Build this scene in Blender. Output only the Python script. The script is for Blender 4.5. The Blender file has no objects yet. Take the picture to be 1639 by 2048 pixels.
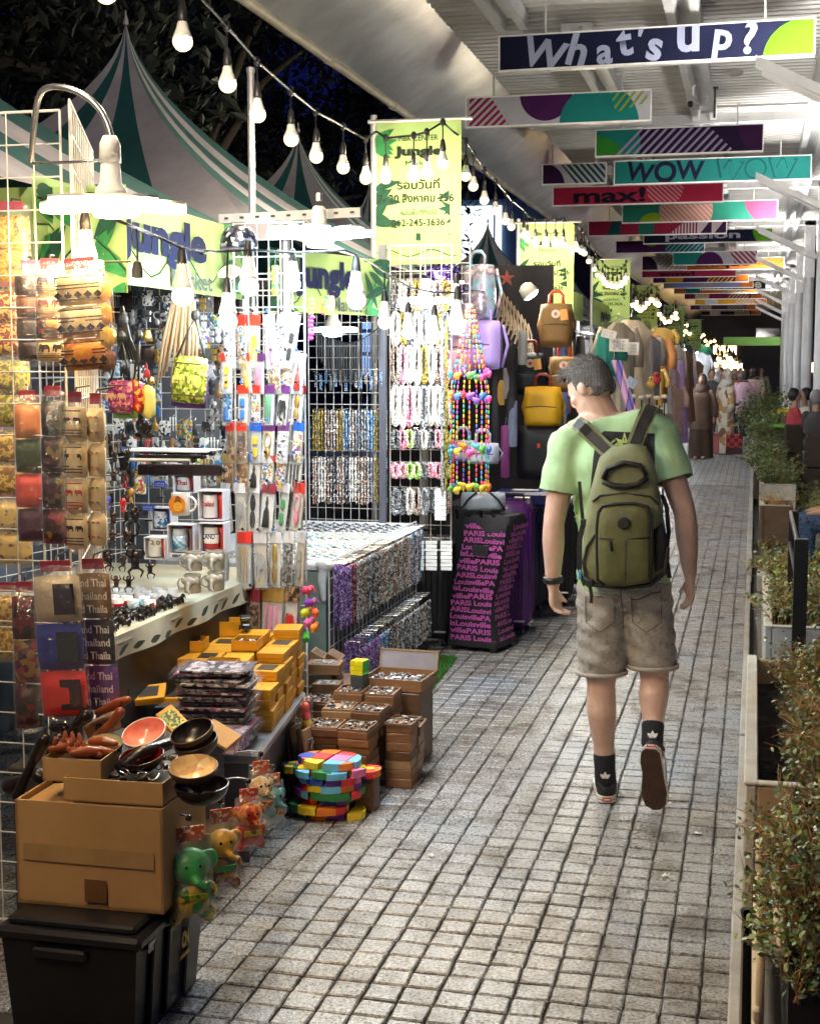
import bpy, bmesh, math, random
import numpy as np
from mathutils import Vector, Matrix, Euler
random.seed(7)
R_ = math.radians
SC = bpy.context.scene
COL = SC.collection
# ------------------------------------------------------------------ camera
CAMZ, FPX, PITCH, YAW = 1.72, 2850.0, math.atan2(294, 2850), math.atan2(690.5, math.hypot(2850, 294))
cam = bpy.data.cameras.new('camera'); camo = bpy.data.objects.new('camera', cam); COL.objects.link(camo)
camo.location = (0, 0, CAMZ); camo.rotation_euler = (math.pi/2-PITCH, 0, YAW)
cam.sensor_fit = 'HORIZONTAL'; cam.sensor_width = 36; cam.lens = FPX/1639*36
cam.clip_start = .05; cam.clip_end = 800
SC.camera = camo
# ------------------------------------------------------------------ world: last dusk light, no sun left
w = bpy.data.worlds.new('World'); SC.world = w; w.use_nodes = True
nt = w.node_tree; bg = nt.nodes['Background']
sky = nt.nodes.new('ShaderNodeTexSky'); sky.sky_type = 'NISHITA'; sky.sun_disc = False
sky.sun_elevation = R_(-1.2); sky.sun_rotation = R_(200)
nt.links.new(sky.outputs[0], bg.inputs[0]); sky.ozone_density = 8.0; bg.inputs[1].default_value = .035
vs_ = SC.view_settings; vs_.view_transform = 'Standard'; vs_.look = 'None'; vs_.gamma = 1; vs_.exposure = 3.0
SC.render.engine = 'CYCLES'
cy = SC.cycles; cy.use_denoising = True; cy.use_adaptive_sampling = True; cy.adaptive_threshold = .025; cy.max_bounces = 5; cy.diffuse_bounces = 3; cy.glossy_bounces = 3
cy.transmission_bounces = 4; cy.transparent_max_bounces = 16; cy.sample_clamp_indirect = 6; cy.caustics_reflective = False; cy.caustics_refractive = False
try: cy.denoiser = 'OPENIMAGEDENOISE'
except Exception: pass
# ------------------------------------------------------------------ helpers
_F = Matrix.Rotation(YAW, 3, 'Z') @ Vector((0, math.cos(PITCH), -math.sin(PITCH)))
_Rt = Matrix.Rotation(YAW, 3, 'Z') @ Vector((1, 0, 0)); _U = _Rt.cross(_F)
def P(u, v, X=None, Y=None, Z=None):
    """where the line of sight through photo point (u, v) meets a plane of the place"""
    d = _F + _Rt*((u-819.5)/FPX) + _U*((1024-v)/FPX)
    t = X/d.x if X is not None else Y/d.y if Y is not None else (Z-CAMZ)/d.z
    return Vector((0, 0, CAMZ)) + d*t
class MB:
    def __init__(s): s.v = []; s.f = []; s.m = []; s.T = None
    def add(s, vs, fs, mi=0):
        b = len(s.v)
        if s.T is not None: vs = [s.T @ Vector(p) for p in vs]
        s.v += [tuple(p) for p in vs]; s.f += [tuple(i+b for i in f) for f in fs]; s.m += [mi]*len(fs); return s
    def box(s, c, d, rot=None, mi=0):
        x, y, z = d[0]/2, d[1]/2, d[2]/2
        vs = [Vector((a*x, b*y, e*z)) for e in (-1, 1) for b in (-1, 1) for a in (-1, 1)]
        if rot is not None:
            m = rot if isinstance(rot, Matrix) else Euler(rot).to_matrix()
            vs = [m @ p for p in vs]
        c = Vector(c)
        return s.add([p+c for p in vs], [(0,2,3,1),(4,5,7,6),(0,1,5,4),(2,6,7,3),(0,4,6,2),(1,3,7,5)], mi)
    def cbox(s, c, d, b, rot=None, mi=0):
        """box with chamfered edges"""
        h = [d[0]/2, d[1]/2, d[2]/2]; b = min(b, min(h)*.95); vs = []; idx = {}
        for sx in (-1, 1):
            for sy in (-1, 1):
                for sz in (-1, 1):
                    for a in range(3):
                        p = [sx*(h[0]-b), sy*(h[1]-b), sz*(h[2]-b)]; p[a] = (sx, sy, sz)[a]*h[a]
                        idx[(sx, sy, sz, a)] = len(vs); vs.append(Vector(p))
        fs = []
        for a in range(3):
            o = [i for i in range(3) if i != a]
            for sg in (-1, 1):
                q = []
                for (p0, p1) in ((-1, -1), (1, -1), (1, 1), (-1, 1)):
                    k = [0]*3; k[a] = sg; k[o[0]] = p0; k[o[1]] = p1; q.append(idx[(*k, a)])
                fs.append(q if (sg > 0) != (a == 1) else q[::-1])
        for a in range(3):
            o = [i for i in range(3) if i != a]
            for p0 in (-1, 1):
                for p1 in (-1, 1):
                    k0 = [0]*3; k1 = [0]*3
                    k0[a] = -1; k1[a] = 1
                    for k in (k0, k1): k[o[0]] = p0; k[o[1]] = p1
                    fs.append([idx[(*k0, o[0])], idx[(*k1, o[0])], idx[(*k1, o[1])], idx[(*k0, o[1])]])
        for sx in (-1, 1):
            for sy in (-1, 1):
                for sz in (-1, 1): fs.append([idx[(sx, sy, sz, a)] for a in range(3)])
        if rot is not None:
            m = rot if isinstance(rot, Matrix) else Euler(rot).to_matrix()
            vs = [m @ p for p in vs]
        c = Vector(c); return s.add([p+c for p in vs], fs, mi)
    def bar(s, a, b, r0, r1=None, n=6, mi=0):
        return s.tube([a, b], [r0, r0 if r1 is None else r1], n, mi)
    def tube(s, pts, r, n=6, mi=0, sq=1.0, closed=False):
        pts = [Vector(p) for p in pts]; k = len(pts); r = r if isinstance(r, (list, tuple)) else [r]*k
        vs = []; fs = []; up = None
        for i, p in enumerate(pts):
            t = (pts[(i+1) % k]-pts[i-1]) if closed else (pts[min(i+1, k-1)]-pts[max(i-1, 0)])
            if t.length < 1e-9: t = Vector((0, 0, 1))
            t.normalize()
            if up is None: up = Vector((0, 0, 1)) if abs(t.z) < .9 else Vector((0, 1, 0))
            x = up.cross(t)
            if x.length < 1e-5: x = Vector((1, 0, 0)).cross(t)
            x.normalize(); y = t.cross(x); up = y
            for j in range(n):
                a = 2*math.pi*j/n; vs.append(p + x*math.cos(a)*r[i] + y*math.sin(a)*r[i]*sq)
        for i in range(k if closed else k-1):
            i2 = (i+1) % k
            for j in range(n): fs.append((i*n+j, i*n+(j+1) % n, i2*n+(j+1) % n, i2*n+j))
        if not closed: fs += [tuple(range(n))[::-1], tuple((k-1)*n+j for j in range(n))]
        return s.add(vs, fs, mi)
    def lathe(s, prof, c=(0, 0, 0), n=16, mi=0, rot=None, sx=1, sy=1, cap=True):
        vs = []; fs = []; k = len(prof); c = Vector(c)
        m = None if rot is None else Euler(rot).to_matrix()
        for (r, z) in prof:
            for j in range(n):
                a = 2*math.pi*j/n; p = Vector((r*math.cos(a)*sx, r*math.sin(a)*sy, z)); vs.append((m @ p if m else p)+c)
        for i in range(k-1):
            for j in range(n): fs.append((i*n+j, i*n+(j+1) % n, (i+1)*n+(j+1) % n, (i+1)*n+j))
        if cap and prof[0][0] > 1e-6: fs.append(tuple(range(n))[::-1])
        if cap and prof[-1][0] > 1e-6: fs.append(tuple((k-1)*n+j for j in range(n)))
        return s.add(vs, fs, mi)
    def ball(s, c, r, n=12, m=8, mi=0, rot=None):
        r = r if isinstance(r, (list, tuple)) else (r, r, r); c = Vector(c)
        mm = None if rot is None else Euler(rot).to_matrix(); vs = []; fs = []
        for i in range(m+1):
            t = math.pi*i/m
            for j in range(n):
                a = 2*math.pi*j/n; p = Vector((r[0]*math.sin(t)*math.cos(a), r[1]*math.sin(t)*math.sin(a), -r[2]*math.cos(t)))
                vs.append((mm @ p if mm else p)+c)
        for i in range(m):
            for j in range(n): fs.append((i*n+j, i*n+(j+1) % n, (i+1)*n+(j+1) % n, (i+1)*n+j))
        return s.add(vs, fs, mi)
    def prism(s, poly, z0, z1, mi=0, mtx=None):
        """2-D outline (x, z) given thickness along y from z0 to z1"""
        n = len(poly); vs = [Vector((x, z0, z)) for x, z in poly]+[Vector((x, z1, z)) for x, z in poly]
        if mtx is not None: vs = [mtx @ p for p in vs]
        fs = [tuple(range(n)), tuple(range(n, 2*n))[::-1]]+[((i+1) % n, i, n+i, n+(i+1) % n) for i in range(n)]
        return s.add(vs, fs, mi)
    def surf(s, fn, nu, nv, mi=0, wrap=False):
        vs = [fn(i/nu, j/nv) for j in range(nv+1) for i in range(nu+1)]
        fs = [(j*(nu+1)+i, j*(nu+1)+i+1, (j+1)*(nu+1)+i+1, (j+1)*(nu+1)+i) for j in range(nv) for i in range(nu)]
        return s.add(vs, fs, mi)
    def pillow(s, c, d, n=8, p=.45, mi=0, rot=None, jit=0):
        """stuffed slab lying in x-z, thickness along y"""
        c = Vector(c); m = None if rot is None else Euler(rot).to_matrix(); rnd = random.Random(len(s.v))
        off = [[rnd.uniform(-jit, jit) for _ in range(n+1)] for _ in range(n+1)]
        for sg in (-1, 1):
            def fn(a, b):
                x, z = a*2-1, b*2-1
                h = (max(0, (1-x**4)*(1-z**4)))**p
                ii, jj = round(a*n), round(b*n)
                q = Vector((x*d[0]/2*(1-.05*z*z), sg*(h*d[1]/2+(off[ii][jj] if h > .02 else 0)), z*d[2]/2*(1-.05*x*x)))
                return (m @ q if m else q)+c
            if sg < 0: s.surf(fn, n, n, mi)
            else: s.surf(lambda a, b: fn(1-a, b), n, n, mi)
        return s
    def mesh(s, name, smooth=False):
        me = bpy.data.meshes.new(name); me.from_pydata(s.v, [], s.f); me.polygons.foreach_set('material_index', s.m)
        if smooth:
            me.polygons.foreach_set('use_smooth', [True]*len(s.f))
        me.update(); return me
    def build(s, name, mats, parent=None, loc=None, rot=None, smooth=False, ang=None):
        me = s.mesh(name, smooth); o = link(name, me, mats, parent, loc, rot)
        if smooth and ang:
            try: me.set_sharp_from_angle(angle=R_(ang))
            except Exception: pass
        return o
def link(name, me, mats=None, parent=None, loc=None, rot=None, scl=None):
    if mats is not None and len(me.materials) == 0:
        for m in (mats if isinstance(mats, (list, tuple)) else [mats]): me.materials.append(m)
    o = bpy.data.objects.new(name, me); COL.objects.link(o)
    if parent is not None: o.parent = parent
    if loc is not None: o.location = loc
    if rot is not None: o.rotation_euler = rot
    if scl is not None: o.scale = scl
    return o
def tag(o, label=None, cat=None, group=None, kind=None):
    if label: o['label'] = label
    if cat: o['category'] = cat
    if group: o['group'] = group
    if kind: o['kind'] = kind
    return o
def thing(name, label, cat, loc=(0, 0, 0), rz=0, group=None, rot=None):
    o = bpy.data.objects.new(name, None); COL.objects.link(o); o.empty_display_size = .05
    o.location = loc; o.rotation_euler = rot if rot is not None else (0, 0, rz); return tag(o, label, cat, group)
def copy_thing(o, loc=None, rz=None, label=None, group=None, rot=None, parent=None):
    c = o.copy(); COL.objects.link(c)
    if parent is not None: c.parent = parent
    if loc is not None: c.location = loc
    if rz is not None: c.rotation_euler = (0, 0, rz)
    if rot is not None: c.rotation_euler = rot
    if label: c['label'] = label
    if group: c['group'] = group
    for ch in o.children: copy_thing(ch, parent=c)
    return c
ORD_ = ['first', 'second', 'third', 'fourth', 'fifth', 'sixth', 'seventh', 'eighth', 'ninth', 'tenth', 'eleventh', 'twelfth', 'thirteenth', 'fourteenth', 'fifteenth', 'sixteenth', 'seventeenth', 'eighteenth', 'nineteenth', 'twentieth']
class _O:
    def __getitem__(s, n):
        if n < 20: return ORD_[n]
        t = (n+1)//10; u = (n+1) % 10; T = ['', '', 'twent', 'thirt', 'fort', 'fift'][t]
        return T+'ieth' if u == 0 else T+'y-'+ORD_[u-1]
ORD = _O()
_TS = bpy.data.scenes.new('workbench')
def _baked(o):
    """evaluated mesh of a loose object, worked out in a small scene of its own"""
    _TS.collection.objects.link(o)
    with bpy.context.temp_override(scene=_TS, view_layer=_TS.view_layers[0]):
        me = bpy.data.meshes.new_from_object(o.evaluated_get(bpy.context.evaluated_depsgraph_get()))
    bpy.data.objects.remove(o); return me
# ------------------------------------------------------------------ materials
_MC = {}
def hexc(h):
    h = h.lstrip('#'); c = [int(h[i:i+2], 16)/255 for i in (0, 2, 4)]
    return tuple(x/12.92 if x <= .04045 else ((x+.055)/1.055)**2.4 for x in c)
def C3(c): return hexc(c) if isinstance(c, str) else tuple(c)
def M(name, col=(.5, .5, .5), rough=.55, metal=0., var=.15, vs=9., bump=0., bs=60., alpha=1., spec=.5, rand=0., coat=0., sheen=0., stretch=None, sss=0.):
    if name in _MC: return _MC[name]
    m = bpy.data.materials.new(name); m.use_nodes = True; _MC[name] = m
    nt = m.node_tree; b = nt.nodes['Principled BSDF']; L = nt.links.new; N = nt.nodes.new
    col = C3(col)
    b.inputs['Roughness'].default_value = rough; b.inputs['Metallic'].default_value = metal
    b.inputs['Specular IOR Level'].default_value = spec; b.inputs['Coat Weight'].default_value = coat
    b.inputs['Alpha'].default_value = alpha; b.inputs['Sheen Weight'].default_value = sheen
    if sss: b.inputs['Subsurface Weight'].default_value = sss; b.inputs['Subsurface Radius'].default_value = (.012, .005, .003)
    tc = N('ShaderNodeTexCoord'); mp = N('ShaderNodeMapping'); L(tc.outputs['Object'], mp.inputs[0])
    if stretch: mp.inputs['Scale'].default_value = stretch
    oi = N('ShaderNodeObjectInfo')
    va = N('ShaderNodeVectorMath'); va.operation = 'ADD'
    mu = N('ShaderNodeVectorMath'); mu.operation = 'SCALE'; mu.inputs['Scale'].default_value = 37.
    cx = N('ShaderNodeCombineXYZ'); L(oi.outputs['Random'], cx.inputs[0]); L(oi.outputs['Random'], cx.inputs[2])
    L(cx.outputs[0], mu.inputs[0]); L(mp.outputs[0], va.inputs[0]); L(mu.outputs[0], va.inputs[1])
    nz = N('ShaderNodeTexNoise'); nz.inputs['Scale'].default_value = vs; nz.inputs['Detail'].default_value = 5; nz.inputs['Roughness'].default_value = .65
    L(va.outputs[0], nz.inputs['Vector'])
    mr = N('ShaderNodeMapRange'); mr.inputs[1].default_value = .25; mr.inputs[2].default_value = .75
    mr.inputs[3].default_value = 1-var*1.3; mr.inputs[4].default_value = 1+var
    L(nz.outputs['Fac'], mr.inputs[0])
    fac = mr.outputs[0]
    if rand:
        m2 = N('ShaderNodeMapRange'); m2.inputs[3].default_value = 1-rand; m2.inputs[4].default_value = 1+rand; L(oi.outputs['Random'], m2.inputs[0])
        mm = N('ShaderNodeMath'); mm.operation = 'MULTIPLY'; L(fac, mm.inputs[0]); L(m2.outputs[0], mm.inputs[1]); fac = mm.outputs[0]
    sc = N('ShaderNodeVectorMath'); sc.operation = 'SCALE'; sc.inputs[0].default_value = col; L(fac, sc.inputs['Scale'])
    L(sc.outputs[0], b.inputs['Base Color'])
    m['_col'] = 0
    if bump:
        n2 = N('ShaderNodeTexNoise'); n2.inputs['Scale'].default_value = bs; n2.inputs['Detail'].default_value = 4; L(va.outputs[0], n2.inputs['Vector'])
        bp = N('ShaderNodeBump'); bp.inputs['Strength'].default_value = min(1, bump); bp.inputs['Distance'].default_value = .01
        L(n2.outputs['Fac'], bp.inputs['Height']); L(bp.outputs[0], b.inputs['Normal'])
    return m
def EM(name, col, strength):
    if name in _MC: return _MC[name]
    m = bpy.data.materials.new(name); m.use_nodes = True; _MC[name] = m
    nt = m.node_tree; nt.nodes.remove(nt.nodes['Principled BSDF']); e = nt.nodes.new('ShaderNodeEmission')
    e.inputs[0].default_value = (*C3(col), 1); e.inputs[1].default_value = strength
    nt.links.new(e.outputs[0], nt.nodes['Material Output'].inputs[0]); return m
def MP(name, cols=None, kind='voronoi', scale=40., rough=.5, metal=0., stretch=(1, 1, 1), bump=0., rot=(0, 0, 0), spec=.5, const=True):
    """printed / mixed pattern from a list of colours"""
    if name in _MC: return _MC[name]
    m = bpy.data.materials.new(name); m.use_nodes = True; _MC[name] = m
    nt = m.node_tree; b = nt.nodes['Principled BSDF']; L = nt.links.new; N = nt.nodes.new
    b.inputs['Roughness'].default_value = rough; b.inputs['Metallic'].default_value = metal; b.inputs['Specular IOR Level'].default_value = spec
    tc = N('ShaderNodeTexCoord'); mp = N('ShaderNodeMapping'); L(tc.outputs['Object'], mp.inputs[0])
    mp.inputs['Scale'].default_value = stretch; mp.inputs['Rotation'].default_value = rot
    oi = N('ShaderNodeObjectInfo'); cx = N('ShaderNodeCombineXYZ'); L(oi.outputs['Random'], cx.inputs[0]); L(oi.outputs['Random'], cx.inputs[2])
    va = N('ShaderNodeVectorMath'); va.operation = 'ADD'; L(mp.outputs[0], va.inputs[0]); L(cx.outputs[0], va.inputs[1])
    rp = N('ShaderNodeValToRGB'); rp.color_ramp.interpolation = 'CONSTANT' if const else 'LINEAR'
    el = rp.color_ramp.elements; k = len(cols)
    for i, c in enumerate(cols):
        e = el[i] if i < 2 else el.new(i/k)
        e.position = i/k; e.color = (*C3(c), 1)
    if kind == 'voronoi':
        t = N('ShaderNodeTexVoronoi'); t.inputs['Scale'].default_value = scale; L(va.outputs[0], t.inputs['Vector'])
        sx = N('ShaderNodeSeparateColor'); L(t.outputs['Color'], sx.inputs[0]); src = sx.outputs[0]
    elif kind == 'ring':
        t = N('ShaderNodeTexVoronoi'); t.inputs['Scale'].default_value = scale; L(va.outputs[0], t.inputs['Vector'])
        mu = N('ShaderNodeMath'); mu.operation = 'MULTIPLY'; mu.inputs[1].default_value = 1.2; L(t.outputs['Distance'], mu.inputs[0]); src = mu.outputs[0]
    elif kind == 'wave':
        t = N('ShaderNodeTexWave'); t.inputs['Scale'].default_value = scale; t.inputs['Distortion'].default_value = 2.5; t.inputs['Detail'].default_value = 2
        L(va.outputs[0], t.inputs['Vector']); src = t.outputs['Fac']
    elif kind == 'bands':
        t = N('ShaderNodeTexWave'); t.bands_direction = 'Z'; t.wave_profile = 'SAW'; t.inputs['Scale'].default_value = scale; L(mp.outputs[0], t.inputs['Vector']); src = t.outputs['Fac']
    elif kind == 'noise':
        t = N('ShaderNodeTexNoise'); t.inputs['Scale'].default_value = scale; t.inputs['Detail'].default_value = 3; L(va.outputs[0], t.inputs['Vector'])
        mr = N('ShaderNodeMapRange'); mr.inputs[1].default_value = .3; mr.inputs[2].default_value = .7; L(t.outputs['Fac'], mr.inputs[0]); src = mr.outputs[0]
    else:  # checker of diamonds
        t = N('ShaderNodeTexChecker'); t.inputs['Scale'].default_value = scale; t.inputs[1].default_value = (0, 0, 0, 1); t.inputs[2].default_value = (.99, .99, .99, 1)
        L(mp.outputs[0], t.inputs['Vector']); src = t.outputs['Fac']
    L(src, rp.inputs[0]); L(rp.outputs[0], b.inputs['Base Color'])
    if bump:
        bp = N('ShaderNodeBump'); bp.inputs['Strength'].default_value = bump; bp.inputs['Distance'].default_value = .005; L(src, bp.inputs['Height']); L(bp.outputs[0], b.inputs['Normal'])
    return m
def film(name='clear_film', a=.16, tint=(1, 1, 1)):
    if name in _MC: return _MC[name]
    m = bpy.data.materials.new(name); m.use_nodes = True; _MC[name] = m
    nt = m.node_tree; L = nt.links.new; N = nt.nodes.new; nt.nodes.remove(nt.nodes['Principled BSDF'])
    tr = N('ShaderNodeBsdfTransparent'); gl = N('ShaderNodeBsdfGlossy'); gl.inputs['Roughness'].default_value = .12; gl.inputs['Color'].default_value = (*tint, 1)
    df = N('ShaderNodeBsdfDiffuse'); df.inputs['Color'].default_value = (.8, .8, .8, 1)
    mx = N('ShaderNodeMixShader'); m2 = N('ShaderNodeMixShader'); m2.inputs[0].default_value = .25
    tc = N('ShaderNodeTexCoord'); nz = N('ShaderNodeTexNoise'); nz.inputs['Scale'].default_value = 45; nz.inputs['Distortion'].default_value = 1.5; L(tc.outputs['Object'], nz.inputs['Vector'])
    bp = N('ShaderNodeBump'); bp.inputs['Strength'].default_value = .8; bp.inputs['Distance'].default_value = .006; L(nz.outputs['Fac'], bp.inputs['Height']); L(bp.outputs[0], gl.inputs['Normal'])
    L(gl.outputs[0], m2.inputs[1]); L(df.outputs[0], m2.inputs[2])
    mx.inputs[0].default_value = a; L(tr.outputs[0], mx.inputs[1]); L(m2.outputs[0], mx.inputs[2]); L(mx.outputs[0], nt.nodes['Material Output'].inputs[0])
    return m
_TX = {}
def text_mesh(s, w=None, h=None, ext=.002, bold=0., shear=0.):
    """lettering as a mesh in x-z, facing -y, centred; fitted to width w and/or height h"""
    k = (s, w, h, ext, bold, shear)
    if k in _TX: return _TX[k]
    cu = bpy.data.curves.new('t', 'FONT'); cu.body = s; cu.size = 1; cu.offset = bold; cu.shear = shear; cu.resolution_u = 3
    cu.align_x = 'CENTER'; me = _baked(bpy.data.objects.new('t', cu)); bpy.data.curves.remove(cu)
    n = len(me.vertices); a = np.empty(n*3, np.float32); me.vertices.foreach_get('co', a); a = a.reshape(-1, 3)
    lo, hi = a.min(0), a.max(0); d = np.maximum(hi-lo, 1e-4); c = (lo+hi)/2
    sx = w/d[0] if w else None; sy = h/d[1] if h else None
    sx = sx or sy; sy = sy or sx
    b = np.zeros_like(a); b[:, 0] = (a[:, 0]-c[0])*sx; b[:, 2] = (a[:, 1]-c[1])*sy; b[:, 1] = 0
    me.vertices.foreach_set('co', b.ravel()); me.update(); me.materials.clear(); me.name = 'lettering'
    _TX[k] = me; return me
def text(s, parent, mat, loc, w=None, h=None, bold=0., rot=(0, 0, 0), name='lettering', shear=0.):
    me = text_mesh(s, w, h, .002, bold, shear).copy(); me.materials.append(mat)
    return link(name, me, None, parent, loc, rot)
def blob(mb, voxel, smooth=8, name='blob'):
    """melt overlapping volumes into one continuous skin"""
    me = mb.mesh('tmp'); o = bpy.data.objects.new('tmp', me)
    r = o.modifiers.new('r', 'REMESH'); r.mode = 'VOXEL'; r.voxel_size = voxel; r.use_smooth_shade = True
    s = o.modifiers.new('s', 'SMOOTH'); s.factor = .5; s.iterations = smooth
    out = _baked(o); out.name = name; bpy.data.meshes.remove(me)
    out.polygons.foreach_set('use_smooth', [True]*len(out.polygons)); out.materials.clear(); return out
def caps(mb, pts, rs, n=10, sq=1.0):
    """chain of tapered limbs with rounded joints"""
    for i in range(len(pts)-1): mb.bar(pts[i], pts[i+1], rs[i], rs[i+1], n)
    for p, r in zip(pts, rs): mb.ball(p, r, n, 6)
def cut(me, co, no, fill=False):
    """keep the side of the plane that the normal points away from"""
    bm = bmesh.new(); bm.from_mesh(me)
    g = bm.verts[:]+bm.edges[:]+bm.faces[:]
    bmesh.ops.bisect_plane(bm, geom=g, plane_co=co, plane_no=no, clear_outer=True)
    bm.to_mesh(me); bm.free(); me.update(); return me
def wire_grid(mb, w, h, nx, nz, r=.0022, fr=.004, mi=0):
    """welded wire panel in x-z, origin at its lower middle"""
    for i in range(1, nx): mb.bar((-w/2+w*i/nx, 0, 0), (-w/2+w*i/nx, 0, h), r, n=4, mi=mi)
    for j in range(1, nz): mb.bar((-w/2, -r*1.6, h*j/nz), (w/2, -r*1.6, h*j/nz), r, n=4, mi=mi)
    for a, b in (((-w/2, 0, 0), (-w/2, 0, h)), ((w/2, 0, 0), (w/2, 0, h)), ((-w/2, 0, 0), (w/2, 0, 0)), ((-w/2, 0, h), (w/2, 0, h))): mb.bar(a, b, fr, n=6, mi=mi)
def chk(pts, n=2):
    pts = [Vector(p) for p in pts]
    for _ in range(n): pts = [pts[0]]+[q for a, b in zip(pts, pts[1:]) for q in (a.lerp(b, .25), a.lerp(b, .75))]+[pts[-1]]
    return pts
def sag(a, b, d, n=8):
    a, b = Vector(a), Vector(b); return [a.lerp(b, i/n)-Vector((0, 0, d*4*(i/n)*(1-i/n))) for i in range(n+1)]
# ================================================================== SETTING
def worldmat(name, base, rough, f):
    """material in world coordinates, so that stains run across many pieces"""
    m = bpy.data.materials.new(name); m.use_nodes = True; nt = m.node_tree; b = nt.nodes['Principled BSDF']; b.inputs['Roughness'].default_value = rough
    f(nt, b); _MC[name] = m; return m
def pav(nt, b, grid=False):
    L = nt.links.new; N = nt.nodes.new; g = N('ShaderNodeNewGeometry')
    def noise(s, d=5, r=.6):
        n = N('ShaderNodeTexNoise'); n.inputs['Scale'].default_value = s; n.inputs['Detail'].default_value = d; n.inputs['Roughness'].default_value = r; L(g.outputs['Position'], n.inputs['Vector']); return n.outputs['Fac']
    def ramp(src, pts):
        r = N('ShaderNodeValToRGB'); e = r.color_ramp.elements
        for i, (p, c) in enumerate(pts):
            q = e[i] if i < 2 else e.new(p)
            q.position = p; q.color = (*C3(c), 1)
        L(src, r.inputs[0]); return r.outputs[0]
    def mul(a, c, f=1.):
        x = N('ShaderNodeMix'); x.data_type = 'RGBA'; x.blend_type = 'MULTIPLY'; x.inputs[0].default_value = f; L(a, x.inputs[6]); L(c, x.inputs[7]); return x.outputs[2]
    c = ramp(noise(95, 3, .7), [(.36, (.12, .122, .128)), (.56, (.43, .445, .465)), (.74, (.60, .62, .64))])
    c = mul(c, ramp(noise(1.1), [(.38, (.95, .89, .80)), (.52, (1, .98, .95)), (.66, (.86, .93, 1.0))]))
    c = mul(c, ramp(noise(4.5, 6, .7), [(.38, (.5, .46, .41)), (.52, (1, 1, 1)), (.8, (1.0, 1.0, 1.0))]))
    oi = N('ShaderNodeObjectInfo'); c = mul(c, ramp(oi.outputs['Random'], [(0, (.78, .77, .76)), (1, (1, 1, 1))]))
    if grid:
        bt = N('ShaderNodeTexBrick'); bt.offset = 0; bt.inputs['Scale'].default_value = 1; bt.inputs['Brick Width'].default_value = .1; bt.inputs['Row Height'].default_value = .1
        bt.inputs['Mortar Size'].default_value = .007; bt.inputs['Color1'].default_value = (1, 1, 1, 1); bt.inputs['Color2'].default_value = (.82, .82, .82, 1); bt.inputs['Mortar'].default_value = (.18, .17, .16, 1)
        L(g.outputs['Position'], bt.inputs['Vector']); c = mul(c, bt.outputs['Color'])
    L(c, b.inputs['Base Color'])
    bp = N('ShaderNodeBump'); bp.inputs['Strength'].default_value = .6; bp.inputs['Distance'].default_value = .005; L(noise(70, 4), bp.inputs['Height']); L(bp.outputs[0], b.inputs['Normal'])
PAV = worldmat('paver_stone', None, .27, pav)
PAVG = worldmat('paver_stone_far', None, .5, lambda nt, b: pav(nt, b, True))
GROUT = M('grout', (.055, .05, .046), .9, var=.4, vs=4)
CONC = M('concrete', (.42, .40, .36), .8, var=.25, vs=5, bump=.3, bs=40)
floor = MB().surf(lambda a, b: (-14+14.02*a, -4+94*b, -.010), 4, 10).build('pavement', GROUT); tag(floor, kind='structure')
rnd = random.Random(3)
def paver_mb(mb, x, y, wx, wy, seed, top=0.):
    r = random.Random(seed); b = .004; z = top+r.uniform(-.001, .001); tx = r.uniform(-.001, .001); ty = r.uniform(-.001, .001)
    hx, hy = wx/2, wy/2; j = lambda: r.uniform(-.0025, .0025)
    lo = [(-hx+j(), -hy+j()), (hx+j(), -hy+j()), (hx+j(), hy+j()), (-hx+j(), hy+j())]
    up = [((q[0])*(1-b/hx*1.2), (q[1])*(1-b/hy*1.2)) for q in lo]
    vs = [(x+q[0], y+q[1], -.02) for q in lo]+[(x+q[0], y+q[1], z-.004) for q in lo]+[(x+q[0], y+q[1], z+q[0]/hx*tx+q[1]/hy*ty) for q in up]
    fs = [(8, 9, 10, 11)]+[(k*4+i, k*4+(i+1) % 4, k*4+4+(i+1) % 4, k*4+4+i) for k in (0, 1) for i in range(4)]
    mb.add(vs, fs)
var_me = []
for k in range(10):
    mb = MB(); paver_mb(mb, 0, 0, .0945, .0915, 50+k); me = mb.mesh('paver'); me.materials.append(PAV); var_me.append(me)
far = MB(); cnt = 0
for iy in range(0, 175):
    y = 3.35+iy*.1
    for ix in range(1, 46 if y < 12 else 26):
        x = .0-ix*.1+.045
        if y > 14 and False: continue
        if x > -1.54 and 3.62 < y < 5.66:
            cnt += 1; link('paver', var_me[rnd.randrange(10)], None, floor, (x+rnd.uniform(-.001, .001), y, 0), (0, 0, rnd.choice((0, 2))*math.pi/2))
        else: paver_mb(far, x, y, .0945, .0915, ix*991+iy)
tag(far.build('paver_field', PAV, floor), kind='stuff')
fl2 = MB().surf(lambda a, b: (-14+13.99*a, 20.85+70*b, 0), 2, 4).build('far_paving', PAVG, floor)
ter = MB().surf(lambda a, b: (.03+12*a, -4+94*b, -.012), 2, 6).build('terrace', M('terrace_floor', (.2, .18, .16), .6, var=.3, vs=2)); tag(ter, kind='structure')
gnd = MB().surf(lambda a, b: (-160+320*a, -60+400*b, -.03), 2, 2).build('ground', M('asphalt', (.05, .05, .055), .8)); tag(gnd, kind='structure')
kb = MB()
kerb = MB().cbox((-.012, 4.9, .03), (.035, 3.1, .06), .006).build('kerb', CONC); tag(kerb, kind='structure')
kerb = MB().cbox((-.012, 9.0, .03), (.035, 5.0, .06), .006).build('kerb', CONC); tag(kerb, kind='structure')
kerb = MB().cbox((-.012, 22.0, .04), (.05, 20.9, .08), .006).build('kerb', CONC); tag(kerb, kind='structure')
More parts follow.
